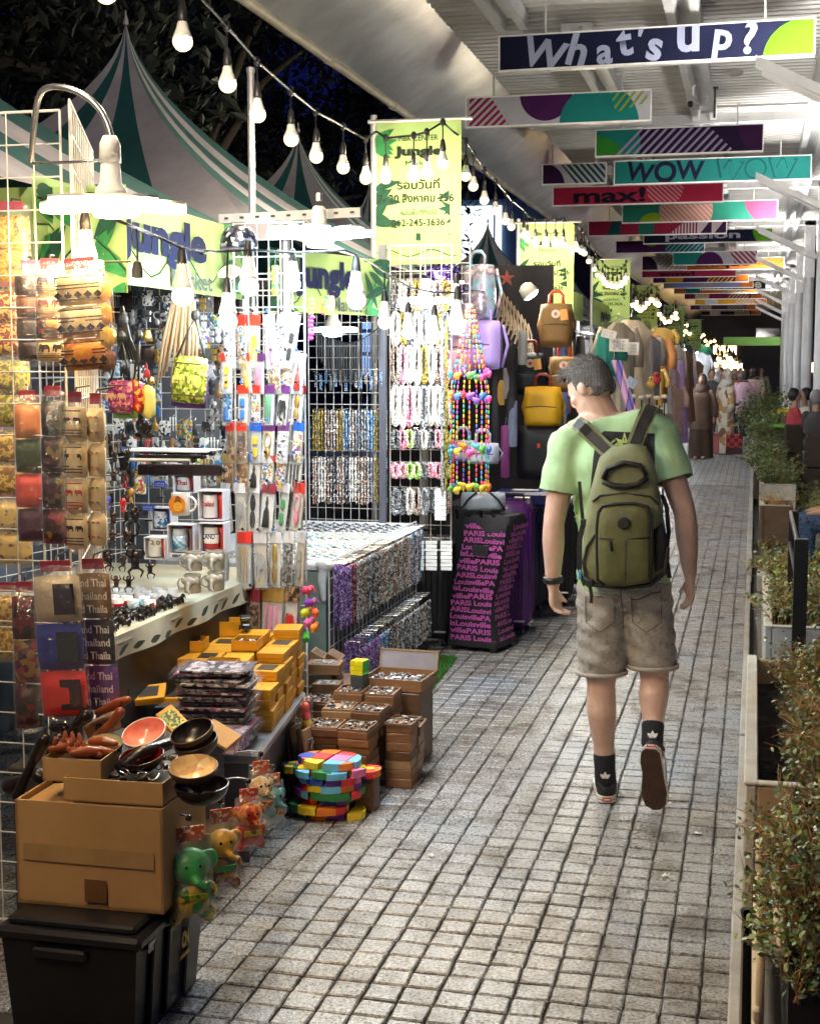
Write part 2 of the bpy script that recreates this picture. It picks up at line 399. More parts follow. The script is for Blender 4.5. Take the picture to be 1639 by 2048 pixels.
# ------------------------------------------------------------------ canopy
STEEL = M('painted_steel', (.7, .7, .7), .45, var=.12, vs=3)
DECK = M('deck_steel', (.52, .51, .49), .5, metal=.15, var=.2, vs=1.2, stretch=(1, 6, 1))
SILV = M('silver_sheet', (.52, .52, .53), .28, metal=.75, var=.25, vs=2.2, bump=.35, bs=5)
CREAM = M('cream_pipe', (.5, .44, .34), .5, var=.3, vs=3)
can = thing('canopy_roof', 'long corrugated metal canopy over the walkway with silver soffit', 'canopy', (0, 8, 4.6))
ys = []; p = .15
prof = [(0, 0), (.05, 0), (.065, .045), (.135, .045)]
n = int(76/p); vs = []; fs = []
for i in range(n):
    for (dy, dz) in prof:
        for x in (-2.62, 1.25): vs.append((x, -3+i*p+dy, 4.62-8+3.4+dz-.02))
vs = [(x, y, z) for x, y, z in vs]
for i in range(len(vs)//2-1): fs.append((2*i, 2*i+1, 2*i+3, 2*i+2))
o = MB().add(vs, fs).build('roof_deck', DECK, can)
o = MB().surf(lambda a, b: (-2.58-.80*a, -4+77*b, .07-.49*a+.02*math.sin(b*260)*a*(1-a)*4), 6, 120).build('soffit_sheet', SILV, can, smooth=True)
MB().tube([(-3.4, -4+77*k/30, -.42+.008*math.sin(k*2.1)) for k in range(31)], .045, 8).build('gutter_pipe', CREAM, can, smooth=True)
for k in range(36):
    MB().bar((-3.4, -3+2.1*k, -.42), (-3.4, -2.93+2.1*k, -.42), .052, n=8).build('pipe_joint', CREAM, can)
def trough(x, y0, y1, name='lamp_trough'):
    q = [(-.13, 0), (-.06, 0), (-.045, .10), (.045, .10), (.06, 0), (.13, 0), (.13, .13), (-.13, .13)]
    mb = MB(); nq = len(q); mb.add([(x+a, y, b-.15) for y in (y0, y1) for a, b in q], [((i+1) % nq, i, nq+i, nq+(i+1) % nq) for i in range(nq)]+[tuple(range(nq)), tuple(range(nq, 2*nq))[::-1]])
    mb.build(name, STEEL, can)
trough(-.62, -4, 60); trough(-2.0, -4, 3.9); trough(-1.53, 4.3, 12.0); trough(.62, -4, 60); trough(-2.2, 13, 60)
for k in range(10):
    yy = -1.9+6.2*k
    f = thing('portal_frame', f'white steel portal frame over the walkway, {ORD[k]} from the camera', 'steel frame', (0, yy, 0), group='portal frames of the canopy')
    MB().lathe([(.085, 0), (.085, .9), (.1, .905), (.1, 3.42)], (.97, 0, 0), 18).build('column', STEEL, f, smooth=True, ang=40)
    # haunched beam: web with flanges
    pr = [(1.0, 3.26), (.84, 3.33), (.0, 3.76), (-.6, 4.06), (-1.0, 4.42)]
    MB().prism([(.90, 3.32), (.90, 3.40), (-.05, 3.87), (-.05, 3.79)], -.03, .03).build('haunch_web', STEEL, f); MB().prism([(.87, 3.4), (1.07, 3.4), (1.07, 4.5), (.87, 4.5)], -.05, .05).build('column_head', STEEL, f); MB().box((-.75, 0, 4.47), (3.7, .1, .1)).build('roof_beam', STEEL, f)
    for a, b in zip(pr[1:2], pr[2:3]):
        mid = ((a[0]+b[0])/2, 0, (a[1]+b[1])/2-.006); ln = math.hypot(b[0]-a[0], b[1]-a[1])
        MB().box(mid, (ln, .13, .012), (0, -math.atan2(b[1]-a[1], b[0]-a[0]), 0)).build('flange', STEEL, f)
    a, b = pr[1], pr[2]
    ang = -math.atan2(b[1]-a[1], b[0]-a[0])
    warm = k < 3
    lt = thing('fill_tube_lamp', f'added unseen twin fill tube behind the haunch of the {ORD[k]} portal frame', 'tube lamp', (.38, yy+.075, 3.60), rot=(0, ang, 0), group='added fill tubes on the portal frames')  # added lamp, hidden behind the brace, to brighten walkway and foreground
    TW = EM('fill_tube_glow', (1, .96, .91), 125.)
    for sx in (-.2, .2): MB().lathe([(.012, -.19), (.016, -.185), (.016, .185), (.012, .19)], (sx, 0, -.01), 10, rot=(0, math.pi/2, 0)).build('tube', TW, lt, smooth=True)
    MB().box((0, .02, .025), (.84, .15, .016)).build('hood', STEEL, lt)  # added to keep the fill light off signs and ceiling
# a camera and two ceiling fittings under the trough
cc = thing('security_camera', 'grey bullet security camera hanging under the ceiling beam', 'camera', P(1385, 205, Z=4.28))
MB().cbox((0, 0, 0), (.075, .2, .075), .012, (R_(-14), 0, R_(-18))).build('housing', M('cam_grey', (.3, .28, .27), .4), cc)
MB().lathe([(.026, -.02), (.026, .02)], (-.02, -.11, -.03), 12, rot=(R_(76), 0, 0)).build('lens', M('lens_black', (.01, .01, .01), .1), cc)
MB().tube([(0, .03, .03), (0, .03, .16), (.02, .03, .17)], .012, 8).build('bracket', STEEL, cc)
MB().tube(sag((.03, .05, .02), (.14, .05, .06), .06), .006, 5).build('cable', M('cable_grey', (.25, .24, .23), .6), cc)
sm = MB().lathe([(.075, 0), (.075, .02), (.05, .04), (.0, .041)], (0, 0, 0), 18, rot=(math.pi, 0, 0)).build('ceiling_speaker', M('cam_grey'), None, P(1470, 142, Z=4.52)); tag(sm, 'round grey ceiling fitting right of the lettered navy sign', 'ceiling fitting')
cd = thing('conduit_drop', 'black steel rod hanging from the canopy beside the security camera', 'rod', P(1428, 235, Z=4.25))
MB().box((0, 0, .15), (.022, .022, .3)).build('rod', M('matt_black', (.015, .015, .015), .5), cd); MB().box((0, 0, .3), (.06, .03, .02)).build('plate', M('matt_black'), cd)
# ------------------------------------------------------------------ hanging signs
def clip(poly, a, b):
    out = []; n = len(poly)
    def side(p): return (b[0]-a[0])*(p[1]-a[1])-(b[1]-a[1])*(p[0]-a[0])
    for i in range(n):
        p, q = poly[i], poly[(i+1) % n]; sp, sq = side(p), side(q)
        if sp >= 0: out.append(p)
        if (sp > 0 > sq) or (sp < 0 < sq): t = sp/(sp-sq); out.append((p[0]+(q[0]-p[0])*t, p[1]+(q[1]-p[1])*t))
    return out
def clipc(poly, conv):
    for i in range(len(conv)):
        if len(poly) < 3: return []
        poly = clip(poly, conv[i], conv[(i+1) % len(conv)])
    return poly
def circ(cx, cy, r, n=40): return [(cx+r*math.cos(2*math.pi*i/n), cy+r*math.sin(2*math.pi*i/n)) for i in range(n)]
NAVY, WHI, PUR, TEAL, GRN, CRM, PNK, ORG, YEL, LIL = '#1d2140', '#d9d6df', '#56225e', '#1f8d86', '#6cbf1f', '#b12a52', '#e2577f', '#d9762c', '#eeb02c', '#7b8ed0'
def pm(c): return M('print_'+c.strip('#'), tuple(x*.54 for x in hexc(c)), .75, var=.12, vs=3, spec=.12)
HANG = M('hanger_rod', (.45, .44, .43), .5)
def hanging_sign(label, u0, u1, vt, vb, ops, z=4.17, lip=True):
    vm = (vt+vb)/2; um = (u0+u1)/2; c = P(um, vm, Z=z)
    W = (P(u1, vm, Y=c.y)-P(u0, vm, Y=c.y)).x; H = (P(um, vt, Y=c.y)-P(um, vb, Y=c.y)).z
    t = thing('hanging_sign', label, 'sign', c, group='banner boards hung under the canopy')
    MB().cbox((0, .02, 0), (W, .04, H), .003).build('board', pm(ops[0]), t)
    fr = M('sign_frame', (.75, .73, .70), .4)
    MB().box((0, .015, -H/2-.010), (W+.02, .07, .018)).build('frame_rail', fr, t); MB().box((0, .015, H/2+.006), (W+.02, .05, .010)).build('frame_rail', fr, t)
    for s in (-1, 1): MB().box((s*(W/2+.006), .018, 0), (.012, .05, H)).build('frame_post', fr, t)
    for s in (-.35, .35): MB().bar((W*s, .02, H/2), (W*s, .02, max(H/2+.08, 4.55-c.z)), .009, n=6).build('hanger', HANG, t)
    A = W/H; rect = [(-A/2, -.5), (A/2, -.5), (A/2, .5), (-A/2, .5)]; lay = 0
    for op in ops[1:]:
        lay += 1; y = -.002-.0012*lay; k = op[0]
        if k == 'text':
            _, s, cx, cz, w_, h_, col, rot = op
            text(s, t, pm(col), (cx*H, y, cz*H), w_*H if w_ else None, h_*H if h_ else None, .03, (0, rot, 0)); continue
        if k == 'circ': polys = [circ(op[1], op[2], op[3])]; col = op[4]
        elif k == 'poly': polys = [op[1]]; col = op[2]
        elif k == 'cstripe': # stripes inside a circle
            _, cx, cz, r, ang, pitch, duty, col = op; reg = circ(cx, cz, r); polys = []
            for i in range(-int(2.5*r/pitch)-1, int(2.5*r/pitch)+2):
                d = (math.cos(ang), math.sin(ang)); nn = (-d[1], d[0]); a = (cx+nn[0]*i*pitch, cz+nn[1]*i*pitch); l = 4*r; h = pitch*duty
                q = [(a[0]-d[0]*l, a[1]-d[1]*l), (a[0]+d[0]*l, a[1]+d[1]*l), (a[0]+d[0]*l+nn[0]*h, a[1]+d[1]*l+nn[1]*h), (a[0]-d[0]*l+nn[0]*h, a[1]-d[1]*l+nn[1]*h)]
                polys.append(clipc(q, reg))
        else: # 'stripe' inside a convex region
            _, reg, ang, pitch, duty, col = op; polys = []; cx = sum(p[0] for p in reg)/len(reg); cz = sum(p[1] for p in reg)/len(reg)
            for i in range(-30, 31):
                d = (math.cos(ang), math.sin(ang)); nn = (-d[1], d[0]); a = (cx+nn[0]*i*pitch, cz+nn[1]*i*pitch); l = 9; h = pitch*duty
                q = [(a[0]-d[0]*l, a[1]-d[1]*l), (a[0]+d[0]*l, a[1]+d[1]*l), (a[0]+d[0]*l+nn[0]*h, a[1]+d[1]*l+nn[1]*h), (a[0]-d[0]*l+nn[0]*h, a[1]-d[1]*l+nn[1]*h)]
                polys.append(clipc(q, reg))
        mb = MB()
        for q in polys:
            q = clipc(q, rect) if len(q) >= 3 else []
            if len(q) >= 3: mb.add([(a*H, y, b*H) for a, b in q], [tuple(range(len(q)))])
        if mb.f:
            o = mb.build('print', pm(col), t)
            if len(polys) > 1: o['kind'] = 'stuff'
    return t
A1 = 626/72
ops = [NAVY, ('circ', A1/2+.03, -.62, 1.15, GRN)]
for ch, x, z, h, r in (('W', -3.3, -.08, .92, .28), ('h', -2.25, -.02, .98, .28), ('a', -1.45, -.2, .58, 0), ('t', -.85, .12, .8, -.12), ("'", -.37, .42, .3, .25), ('s', .05, -.14, .66, .2), ('u', 1.05, .12, .78, .0), ('p', 2.05, -.1, .85, .12), ('?', 2.85, .06, .98, .12)):
    ops.append(('text', ch, x, z, None, h, '#c3c9ea', r))
s1 = hanging_sign("navy hanging sign with white letters What's up? and a green corner", 992, 1618, 56, 124, ops)
s1.rotation_euler = (0, R_(-.3), 0)
hanging_sign('white hanging board with crimson stripes, purple and teal half circles', 930, 1297, 189, 246, [WHI, ('stripe', [(-3.2, -.5), (-1.75, -.5), (-2.4, .5), (-3.2, .5)], .75, .2, .5, CRM), ('circ', -.4, .55, .95, PUR), ('circ', 1.5, -.6, 1.42, TEAL), ('stripe', [(2.1, -.2), (3.2, .1), (3.2, .5), (1.9, .5)], .9, .22, .35, '#9ab33a')])
hanging_sign('dark purple hanging board with white diagonal stripes and teal corner', 1190, 1522, 255, 306, ['#2c1a40', ('circ', -3.2, -.1, 1.7, TEAL), ('circ', -3.3, -.9, 1.2, '#3a9a35'), ('stripe', [(-2.6, -.5), (2.2, -.5), (1.2, .5), (-1.6, .5)], .8, .24, .4, '#b9a8cf'), ('circ', 4.2, .7, 1.9, '#431d4c')])
hanging_sign('teal hanging sign reading WOW twice, solid and outlined', 1226, 1617, 317, 362, ['#258a83', ('text', 'W', -3.2, 0, None, .86, NAVY, .18), ('text', 'O', -2.05, -.02, None, .98, NAVY, 0), ('text', 'W', -.95, .02, None, .86, NAVY, .05), ('text', 'W', .75, 0, None, .86, '#1a5f64', .18), ('text', 'W', .78, 0.0, None, .72, '#258a83', .18), ('text', 'O', 1.95, 0, None, .95, '#1a5f64', 0), ('text', 'O', 1.95, 0, None, .8, '#258a83', 0), ('text', 'W', 3.1, 0, None, .88, '#1a5f64', .08), ('text', 'W', 3.1, 0, None, .74, '#258a83', .08)])
hanging_sign('short white hanging board with purple quarter circle and dark stripes', 1085, 1210, 328, 366, [WHI, ('circ', -1.7, -.6, 1.2, '#3c1d48'), ('stripe', [(.1, -.5), (1.7, -.5), (1.7, .5), (-.7, .5)], -.85, .26, .5, '#1d5a5c')])
hanging_sign('crimson hanging sign reading max! with pink striped circle', 1104, 1442, 371, 406, ['#c22b4e', ('cstripe', 1.6, .35, 1.05, -.75, .2, .5, '#e89aa6'), ('text', 'max!', -1.6, 0, 4.2, .86, '#241a30', 0)])
hanging_sign('green hanging board with pink striped circle and rose corner', 1243, 1551, 404, 441, ['#2f8f78', ('circ', -2.5, -.8, .8, '#a5c82f'), ('circ', -.7, .1, 1.45, '#e9b9a6'), ('cstripe', -.7, .1, 1.45, -.8, .2, .3, '#c47f78'), ('circ', 4.0, .75, 1.6, PNK)])
hanging_sign('crimson and teal hanging board with white dots and triangles', 1175, 1450, 440, 468, ['#a92749', ('poly', [(-3.6, -.5), (-2.6, -.5), (-2.6, .5), (-3.2, .5)], '#1d5a5c'), ('poly', [(-1.3, -.5), (-.2, -.5), (-.2, .5), (-1.3, .5)], '#2a7565'), ('poly', [(.9, -.5), (4.9, -.5), (4.9, .5), (2.2, .5)], '#d9c9cf'), ('stripe', [(.6, -.5), (2.9, -.5), (2.9, .5), (1.6, .5)], 1.57, .22, .5, '#8f2443'), ('poly', [(3.1, -.5), (3.9, -.5), (3.9, .5)], '#3c1d48'), ('poly', [(4.1, -.5), (4.9, -.5), (4.9, .5)], '#3c1d48')])
hanging_sign('navy hanging sign reading passion with green corner', 1286, 1542, 460, 484, [NAVY, ('circ', 5.2, .5, 1.5, GRN), ('text', 'passion', -.4, 0, 6.2, .8, '#c9c9dd', 0)])
hanging_sign('purple hanging board with teal stripes and lime spot', 1231, 1407, 481, 504, [PUR, ('circ', -.7, .8, .8, GRN), ('stripe', [(.5, -.5), (3.8, -.5), (3.8, .5), (.5, .5)], .8, .3, .5, '#49b5a7')])
hanging_sign('white hanging board with teal and crimson striped end', 1345, 1512, 503, 528, [WHI, ('circ', -2.2, .2, 1.2, TEAL), ('circ', -.4, -.6, 1.1, PUR), ('stripe', [(1.6, -.5), (3.3, -.5), (3.3, .5), (1.2, .5)], -.8, .3, .5, CRM)])
hanging_sign('pale hanging board with purple quarter circle and mustard stripes', 1284, 1372, 512, 539, [WHI, ('circ', -1.6, -.5, 1.1, '#3c1d48'), ('stripe', [(-.2, -.5), (1.6, -.5), (1.6, .5), (-.6, .5)], .8, .25, .4, '#b5a468')])
hanging_sign('orange hanging sign with dark lettering unique', 1362, 1566, 516, 538, [ORG, ('text', 'unique', -.9, 0, 5, .85, '#2a1d2a', 0), ('cstripe', 3.4, 0, 1.2, .8, .3, .4, '#b5581d')])
hanging_sign('crimson hanging sign reading wow! in dark letters', 1283, 1470, 541, 553, ['#b12a52', ('text', 'wow!', -2, 0, 6, .85, '#2a1526', 0)])
hanging_sign('navy hanging sign reading awesome in cream letters', 1400, 1530, 562, 578, [NAVY, ('text', 'awesome', 0, 0, 7, .8, '#dfd8c8', 0)])
names = ['purple and mustard', 'grey and lilac', 'orange and teal', 'maroon and sand', 'mustard and white', 'violet and grey', 'navy and white', 'plum and ochre']
sc_ = [(PUR, YEL), ('#8d8794', LIL), (ORG, TEAL), ('#7c2244', '#c9b28a'), (YEL, WHI), ('#4d3a73', '#b9b2bd'), (NAVY, WHI), ('#4a2350', '#c98d2f')]
vv = 556
for i in range(8):
    h = 13-i*.9; u0 = 1305+i*14+(i*37 % 30); u1 = u0+190-i*12
    a, b = sc_[i]
    hanging_sign(f'{names[i]} patterned hanging board far down the walkway', u0, u1, vv-h*.4, vv+h*.6, [a, ('circ', -4, .2, 1.4, b), ('stripe', [(1, -.5), (5, -.5), (5, .5), (1, .5)], .8, .5, .5, b), ('circ', 6.5, -.3, 1.2, ORG)]); vv += 11.5
gb = thing('green_beam', 'bright green beam spanning the far end of the walkway', 'beam', (-.55, 58, 2.55))
MB().box((.45, 0, .1), (2.3, .2, .34)).build('fascia', M('green_paint', (.2, .5, .05), .5), gb); MB().box((1.75, 0, -.9), (.3, .2, 3.3)).build('post', M('green_paint'), gb)
# ------------------------------------------------------------------ tents
TG = M('tent_green', (.006, .062, .062), .75, var=.3, vs=3, bump=.15, bs=9); TW_ = M('tent_white', (.30, .28, .31), .75, var=.22, vs=3, bump=.15, bs=9)
POLE = M('galv_pole', (.5, .49, .47), .4, metal=.6, var=.15, vs=5)
def make_tent(label, cx, cy, hw=1.5, ze=2.3, za=3.72):
    t = thing('market_tent', label, 'tent', (cx, cy, 0), group='striped pagoda tents behind the stalls')
    nseg = 14
    def pt(side, s, k):
        f = (1-k)**1.75; q = (-1+2*s)*hw; scal = 1-.10*math.sin(math.pi*s)*(1-k)*k*3
        x, y = ((q, -hw), (hw, q), (-q, hw), (-hw, -q))[side]
        return Vector((x*f*scal+0, y*f*scal, ze+(za-ze)*k))
    for sd in range(4):
        for g in range(5):
            mb = MB(); mb.surf(lambda a, b: pt(sd, (g+a)/5, b*.985), 3, nseg)
            mb.build('canopy_gore', TG if (g+sd) % 2 else TW_, t, smooth=True)
    MB().lathe([(.018, 0), (.016, .02), (.006, .05), (.004, .08)], (0, 0, za-.03), 8).build('finial', POLE, t)
    for sx in (-1, 1):
        for sy in (-1, 1): MB().bar((sx*(hw-.06), sy*(hw-.06), 0), (sx*(hw-.06), sy*(hw-.06), ze), .025, n=8).build('leg', POLE, t)
    return t
make_tent('nearest striped tent, its green and white slope cut by the left edge', -3.78, 4.95)
make_tent('tall green and white striped tent peak behind the hooked lamp', -3.6, 7.9)
make_tent('smaller green and white tent peak between the pole and the first banner', -3.82, 11.8)
make_tent('half hidden tent peak beside the first green banner', -4.2, 15.5)
make_tent('dark tent peak right of the first green banner', -3.66, 19.8)
make_tent('dark tent peak behind the second green banner', -3.7, 24.5)
make_tent('farthest tent peak glimpsed past the third banner', -3.8, 30)
pl = thing('steel_pole', 'thin galvanised pole standing between the first two tents', 'pole', P(505, 500, Y=6.6)*1)
pl.location.z = 0
MB().bar((0, 0, 0), (0, 0, 1.72+600/2850*6.6), .018, n=8).build('tube', POLE, pl); MB().lathe([(.022, 0), (.022, .02), (.0, .025)], (0, 0, 1.72+600/2850*6.6), 8).build('cap', POLE, pl)
# ------------------------------------------------------------------ trees
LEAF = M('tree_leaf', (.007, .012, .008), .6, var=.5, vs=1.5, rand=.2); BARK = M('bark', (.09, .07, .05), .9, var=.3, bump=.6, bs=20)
def tree(label, x, y, base, top, rad, nl, seed):
    r = random.Random(seed); t = thing('street_tree', label, 'tree', (x, y, 0))
    mb = MB(); hub = Vector((0, 0, base)); mb.tube([(0, 0, 0), (.1, 0, base*.5), hub], [.22, .16, .13], 9)
    clumps = []
    for k in range(26):
        a = r.uniform(0, 6.28); rr = rad*math.sqrt(r.uniform(.05, 1)); c = Vector((math.cos(a)*rr, math.sin(a)*rr, r.uniform(base-.4, top)))
        clumps.append((c, r.uniform(.5, 1.05)))
        if k < 12: mb.tube([hub-Vector((0, 0, r.uniform(0, .8))), hub.lerp(c, .5)+Vector((0, 0, .3)), c], [.07, .04, .012], 5)
    mb.build('trunk', BARK, t, smooth=True)
    vs, fs = [], []
    for i in range(nl):
        c, cr = clumps[r.randrange(len(clumps))]
        d = Vector((r.gauss(0, 1), r.gauss(0, 1), r.gauss(0, .8))).normalized()*cr*(r.random()**.45); p = c+d
        m = Euler((r.uniform(-1, 1), r.uniform(-1, 1), r.uniform(0, 6.28))).to_matrix(); s = r.uniform(.05, .11); b = len(vs)
        for q in ((-s, 0, 0), (0, -s*.4, .01), (s, 0, 0), (0, s*.4, .01)): vs.append(p+m @ Vector(q))
        fs.append((b, b+1, b+2, b+3))
    tag(MB().add(vs, fs).build('crown', LEAF, t), kind='stuff')
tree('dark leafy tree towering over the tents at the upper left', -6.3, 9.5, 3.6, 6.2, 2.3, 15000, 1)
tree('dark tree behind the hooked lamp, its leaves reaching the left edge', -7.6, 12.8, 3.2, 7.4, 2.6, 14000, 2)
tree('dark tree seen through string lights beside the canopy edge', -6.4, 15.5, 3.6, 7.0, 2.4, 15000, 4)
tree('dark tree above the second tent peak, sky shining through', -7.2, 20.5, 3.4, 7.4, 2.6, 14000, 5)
# ------------------------------------------------------------------ far buildings behind the market
gl = thing('glass_building', 'blue glass office block behind the tents with lit white top', 'building', (-9.6, 44, 0))
MB().box((0, 2, 3.4), (5.4, 4, 6.8)).build('wall', M('bld_blue', (.10, .19, .34), .5, var=.3, vs=.8), gl)
PANE = EM('dusk_lit_pane', (.20, .36, .72), .2); PANW = EM('lit_white_panel', (.78, .88, 1), .3)
for r_ in range(5):
    for c_ in range(8): MB().box((-2.3+c_*.66, -.02, 1.0+r_*.72), (.58, .06, .6)).build('window', PANE if (r_*3+c_*5) % 4 else M('dark_pane', (.03, .05, .09), .1), gl)
MB().box((-.3, -.06, 5.6), (4.4, .1, 2.0)).build('lit_sign_panel', PANW, gl)
for c_ in range(4): MB().box((-1.6+c_*1.1, -.14, 5.6), (.05, .05, 2.0)).build('mullion', M('bld_blue'), gl)
bk = thing('office_block', 'dim dark building block standing behind the trees at left', 'building', (-26, 50, 0))
MB().box((0, 3, 7), (14, 6, 14)).build('wall', M('bld_dark', (.05, .055, .08), .6, var=.3, vs=.5), bk)
for r_ in range(9):
    for c_ in range(12):
        MB().box((-6.2+c_*1.1, -.02, 1.4+r_*1.4), (.7, .06, .8)).build('window', PANE if (r_*7+c_*3) % 5 == 0 else M('dark_pane'), bk)
fw = thing('far_block', 'dark building closing the far end of the market walkway', 'building', (-8, 78, 0)); MB().box((0, 3, 6), (60, 6, 12)).build('wall', M('bld_dark'), fw)
for c_ in range(14): MB().box((-9+c_*2.2, -.03, 1.6+.9*(c_ % 3)), (1.2, .06, .5)).build('window', EM('far_shop', (1, .62, .3), .7) if c_ % 2 else M('dark_pane'), fw)
# ------------------------------------------------------------------ string lights
CABLE = M('black_cable', (.012, .012, .013), .5); SOCK = M('socket_black', (.02, .018, .018), .45); BBASE = M('bulb_base', (.72, .68, .62), .4)
B_FAR = EM('bulb_far', (1, .66, .24), 3.5)
_LP = {}
def glow_glass(name, col, s, watt):
    """frosted bulb glass, half clear, round a small bright core"""
    m = bpy.data.materials.new(name); m.use_nodes = True; nt = m.node_tree; nt.nodes.remove(nt.nodes['Principled BSDF'])
    e = nt.nodes.new('ShaderNodeEmission'); t = nt.nodes.new('ShaderNodeBsdfTransparent'); x = nt.nodes.new('ShaderNodeMixShader'); e.inputs[0].default_value = (*col, 1); e.inputs[1].default_value = s
    for a, b in ((t.outputs[0], x.inputs[1]), (e.outputs[0], x.inputs[2]), (x.outputs[0], nt.nodes['Material Output'].inputs[0])): nt.links.new(a, b)
    l = bpy.data.lights.new(name, 'POINT'); l.energy = watt; l.color = [c*.6+.4 for c in col]; l.shadow_soft_size = .013; _LP[name] = l; return m
B_WARM = glow_glass('bulb_warm', (1, .76, .40), .5, 4.6); B_COOL = glow_glass('bulb_cool', (.74, .88, 1), .6, 3.0); B_MID = glow_glass('bulb_neutral', (1, .90, .72), .55, 1.8)
def put_core(mat, parent, q, r):
    if mat.name in _LP:
        o = bpy.data.objects.new('bulb_core', _LP[mat.name]); COL.objects.link(o); o.parent = parent; o.location = q-Vector((0, 0, r*.5))
def _bulb_mesh(r, mat, n=12, m=8):
    mb = MB(); mb.ball((0, 0, -r*.92), (r, r, r*.95), n, m); me = mb.mesh('bulb', True); me.materials.append(mat); return me
def _sock_mesh(r):
    mb = MB(); mb.lathe([(.004, r*3.0), (r*.32, r*2.8), (r*.45, r*2.0), (r*.5, r*1.3), (r*.45, r*1.2), (r*.45, r*.9)], (0, 0, 0), 10, 0); me = mb.mesh('socket', True); me.materials.append(SOCK); return me
def _neck_mesh(r):
    mb = MB(); mb.lathe([(r*.44, r*1.0), (r*.5, r*.85), (r*.62, r*.3), (r*.86, -.25*r), (r*.93, -.50*r)], (0, 0, 0), 12); me = mb.mesh('bulb_base', True); me.materials.append(BBASE); return me
def festoon(label, pts, bulbs, drop, r, mat, cable_r=.006, n=12, m=8, name='string_light', mids=None):
    """cable through pts; bulbs = list of points where a bulb centre hangs (cable point = drop above)"""
    o = thing(name, label, 'string light', pts[0]); o0 = Vector(pts[0])
    MB().tube([Vector(p)-o0 for p in pts], cable_r, 6).build('cable', CABLE, o, smooth=True)
    bm, sm_, nm = _bulb_mesh(r, mat, n, m), _sock_mesh(r), _neck_mesh(r)
    for q in bulbs:
        q = Vector(q)-o0
        put_core(mat, o, q, r); link('bulb', bm, None, o, q+Vector((0, 0, r*.4))); link('socket', sm_, None, o, q+Vector((0, 0, r*.4))); link('bulb_base', nm, None, o, q+Vector((0, 0, r*.4)))
        MB().bar(q+Vector((0, 0, r*3.3)), q+Vector((0, 0, drop)), .004, n=5).build('lead', CABLE, o)
        MB().ball(q+Vector((0, 0, drop)), (.016, .016, .022), 8, 6).build('clip', SOCK, o)
    return o
bl = []
for k, (u, v, y) in enumerate(((365, 72, 4.55), (455, 158, 5.1), (515, 220, 5.55), (582, 270, 6.1), (632, 305, 6.6), (686, 328, 7.15), (731, 350, 7.6))): bl.append(P(u, v, Y=y))
pre = [Vector((-1.86, y, 2.80+.015*(i % 2))) for i, y in enumerate((.6, 1.3, 2.0, 2.7, 3.35, 3.95))]; bl = pre+bl  # extra unseen bulbs, added nearer the viewer to brighten the near goods
cb = [Vector((-1.9, 0, 3.02))]+[b+Vector((0, 0, .19)) for b in bl]+[P(752, 262, Y=8.15)]
festoon('string of warm bulbs sloping from the top edge to the first banner', cb, bl, .19, .034, B_WARM)
bl = [P(u, v, Y=y) for u, v, y in ((771, 350, 7.7), (827, 347, 7.55), (853, 340, 7.55), (885, 320, 7.6))]
festoon('short string of bulbs hanging across the first green banner', [P(752, 262, Y=8.15)]+[b+Vector((0, 0, .2)) for b in bl]+[P(905, 262, Y=8.1)], bl, .2, .033, B_WARM)
def run(label, pxs, y0, y1, start, end, mat=B_WARM, r=.033, drop=.19, n=10, m=6):
    k = len(pxs); b = [P(u, v, Y=y0+(y1-y0)*(i/(k-1 or 1))) for i, (u, v) in enumerate(pxs)]
    festoon(label, [start or b[0]+Vector((0, -.2, drop))]+[q+Vector((0, 0, drop)) for q in b]+[end or b[-1]+Vector((0, .2, drop))], b, drop, r, mat, n=n, m=m)
run('string of bulbs along the canopy edge from first to second banner', [(931, 346), (946, 367), (968, 395), (990, 416), (1010, 437), (1022, 449), (1047, 466), (1054, 474)], 8.5, 12.7, P(905, 262, Y=8.1), None)
run('short string of four bulbs crossing the second green banner', [(1070, 484), (1091, 484), (1110, 484), (1126, 484)], 12.3, 12.3, None, None)
run('string of bulbs between second and third banners', [(1152, 493), (1162, 499), (1168, 503), (1177, 519), (1188, 535), (1194, 547)], 13.1, 18.7, None, None, n=8, m=6)
run('curved string of bulbs across the third banner', [(1204, 553), (1209, 562), (1215, 567), (1224, 569), (1233, 570), (1241, 567), (1248, 561), (1251, 553)], 18.3, 18.3, None, None, B_FAR, n=8, m=5)
far_runs = [([(1266, 606), (1270, 601), (1274, 612), (1280, 616), (1287, 611), (1294, 603), (1302, 596), (1312, 603), (1316, 606)], 25), ([(1317, 625), (1324, 634), (1330, 641), (1338, 640), (1345, 631), (1350, 624), (1352, 634)], 31),
            ([(1352, 645), (1358, 655), (1364, 668), (1370, 660), (1372, 648)], 36), ([(1378, 665), (1386, 660), (1393, 652), (1397, 660), (1400, 672)], 42), ([(1406, 668), (1410, 680), (1414, 688), (1420, 682), (1428, 680), (1432, 690), (1440, 696)], 50)]
for k, (px, y) in enumerate(far_runs): run(f'{ORD[k]} distant looped string of glowing bulbs beyond the third banner', px, y, y+1.5, None, None, B_FAR, r=.05, drop=.24, n=8, m=5)
rr = random.Random(9)
for k in range(5):
    px = [(1448+rr.gauss(14, 14), 718+rr.gauss(8, 12)) for _ in range(10)]; px.sort()
    run(f'{ORD[k]} cluster string of bulbs glowing at the far end of the market', px, 60+k*1.5, 61+k*1.5, None, None, B_FAR, r=.11, drop=.3, n=8, m=5)
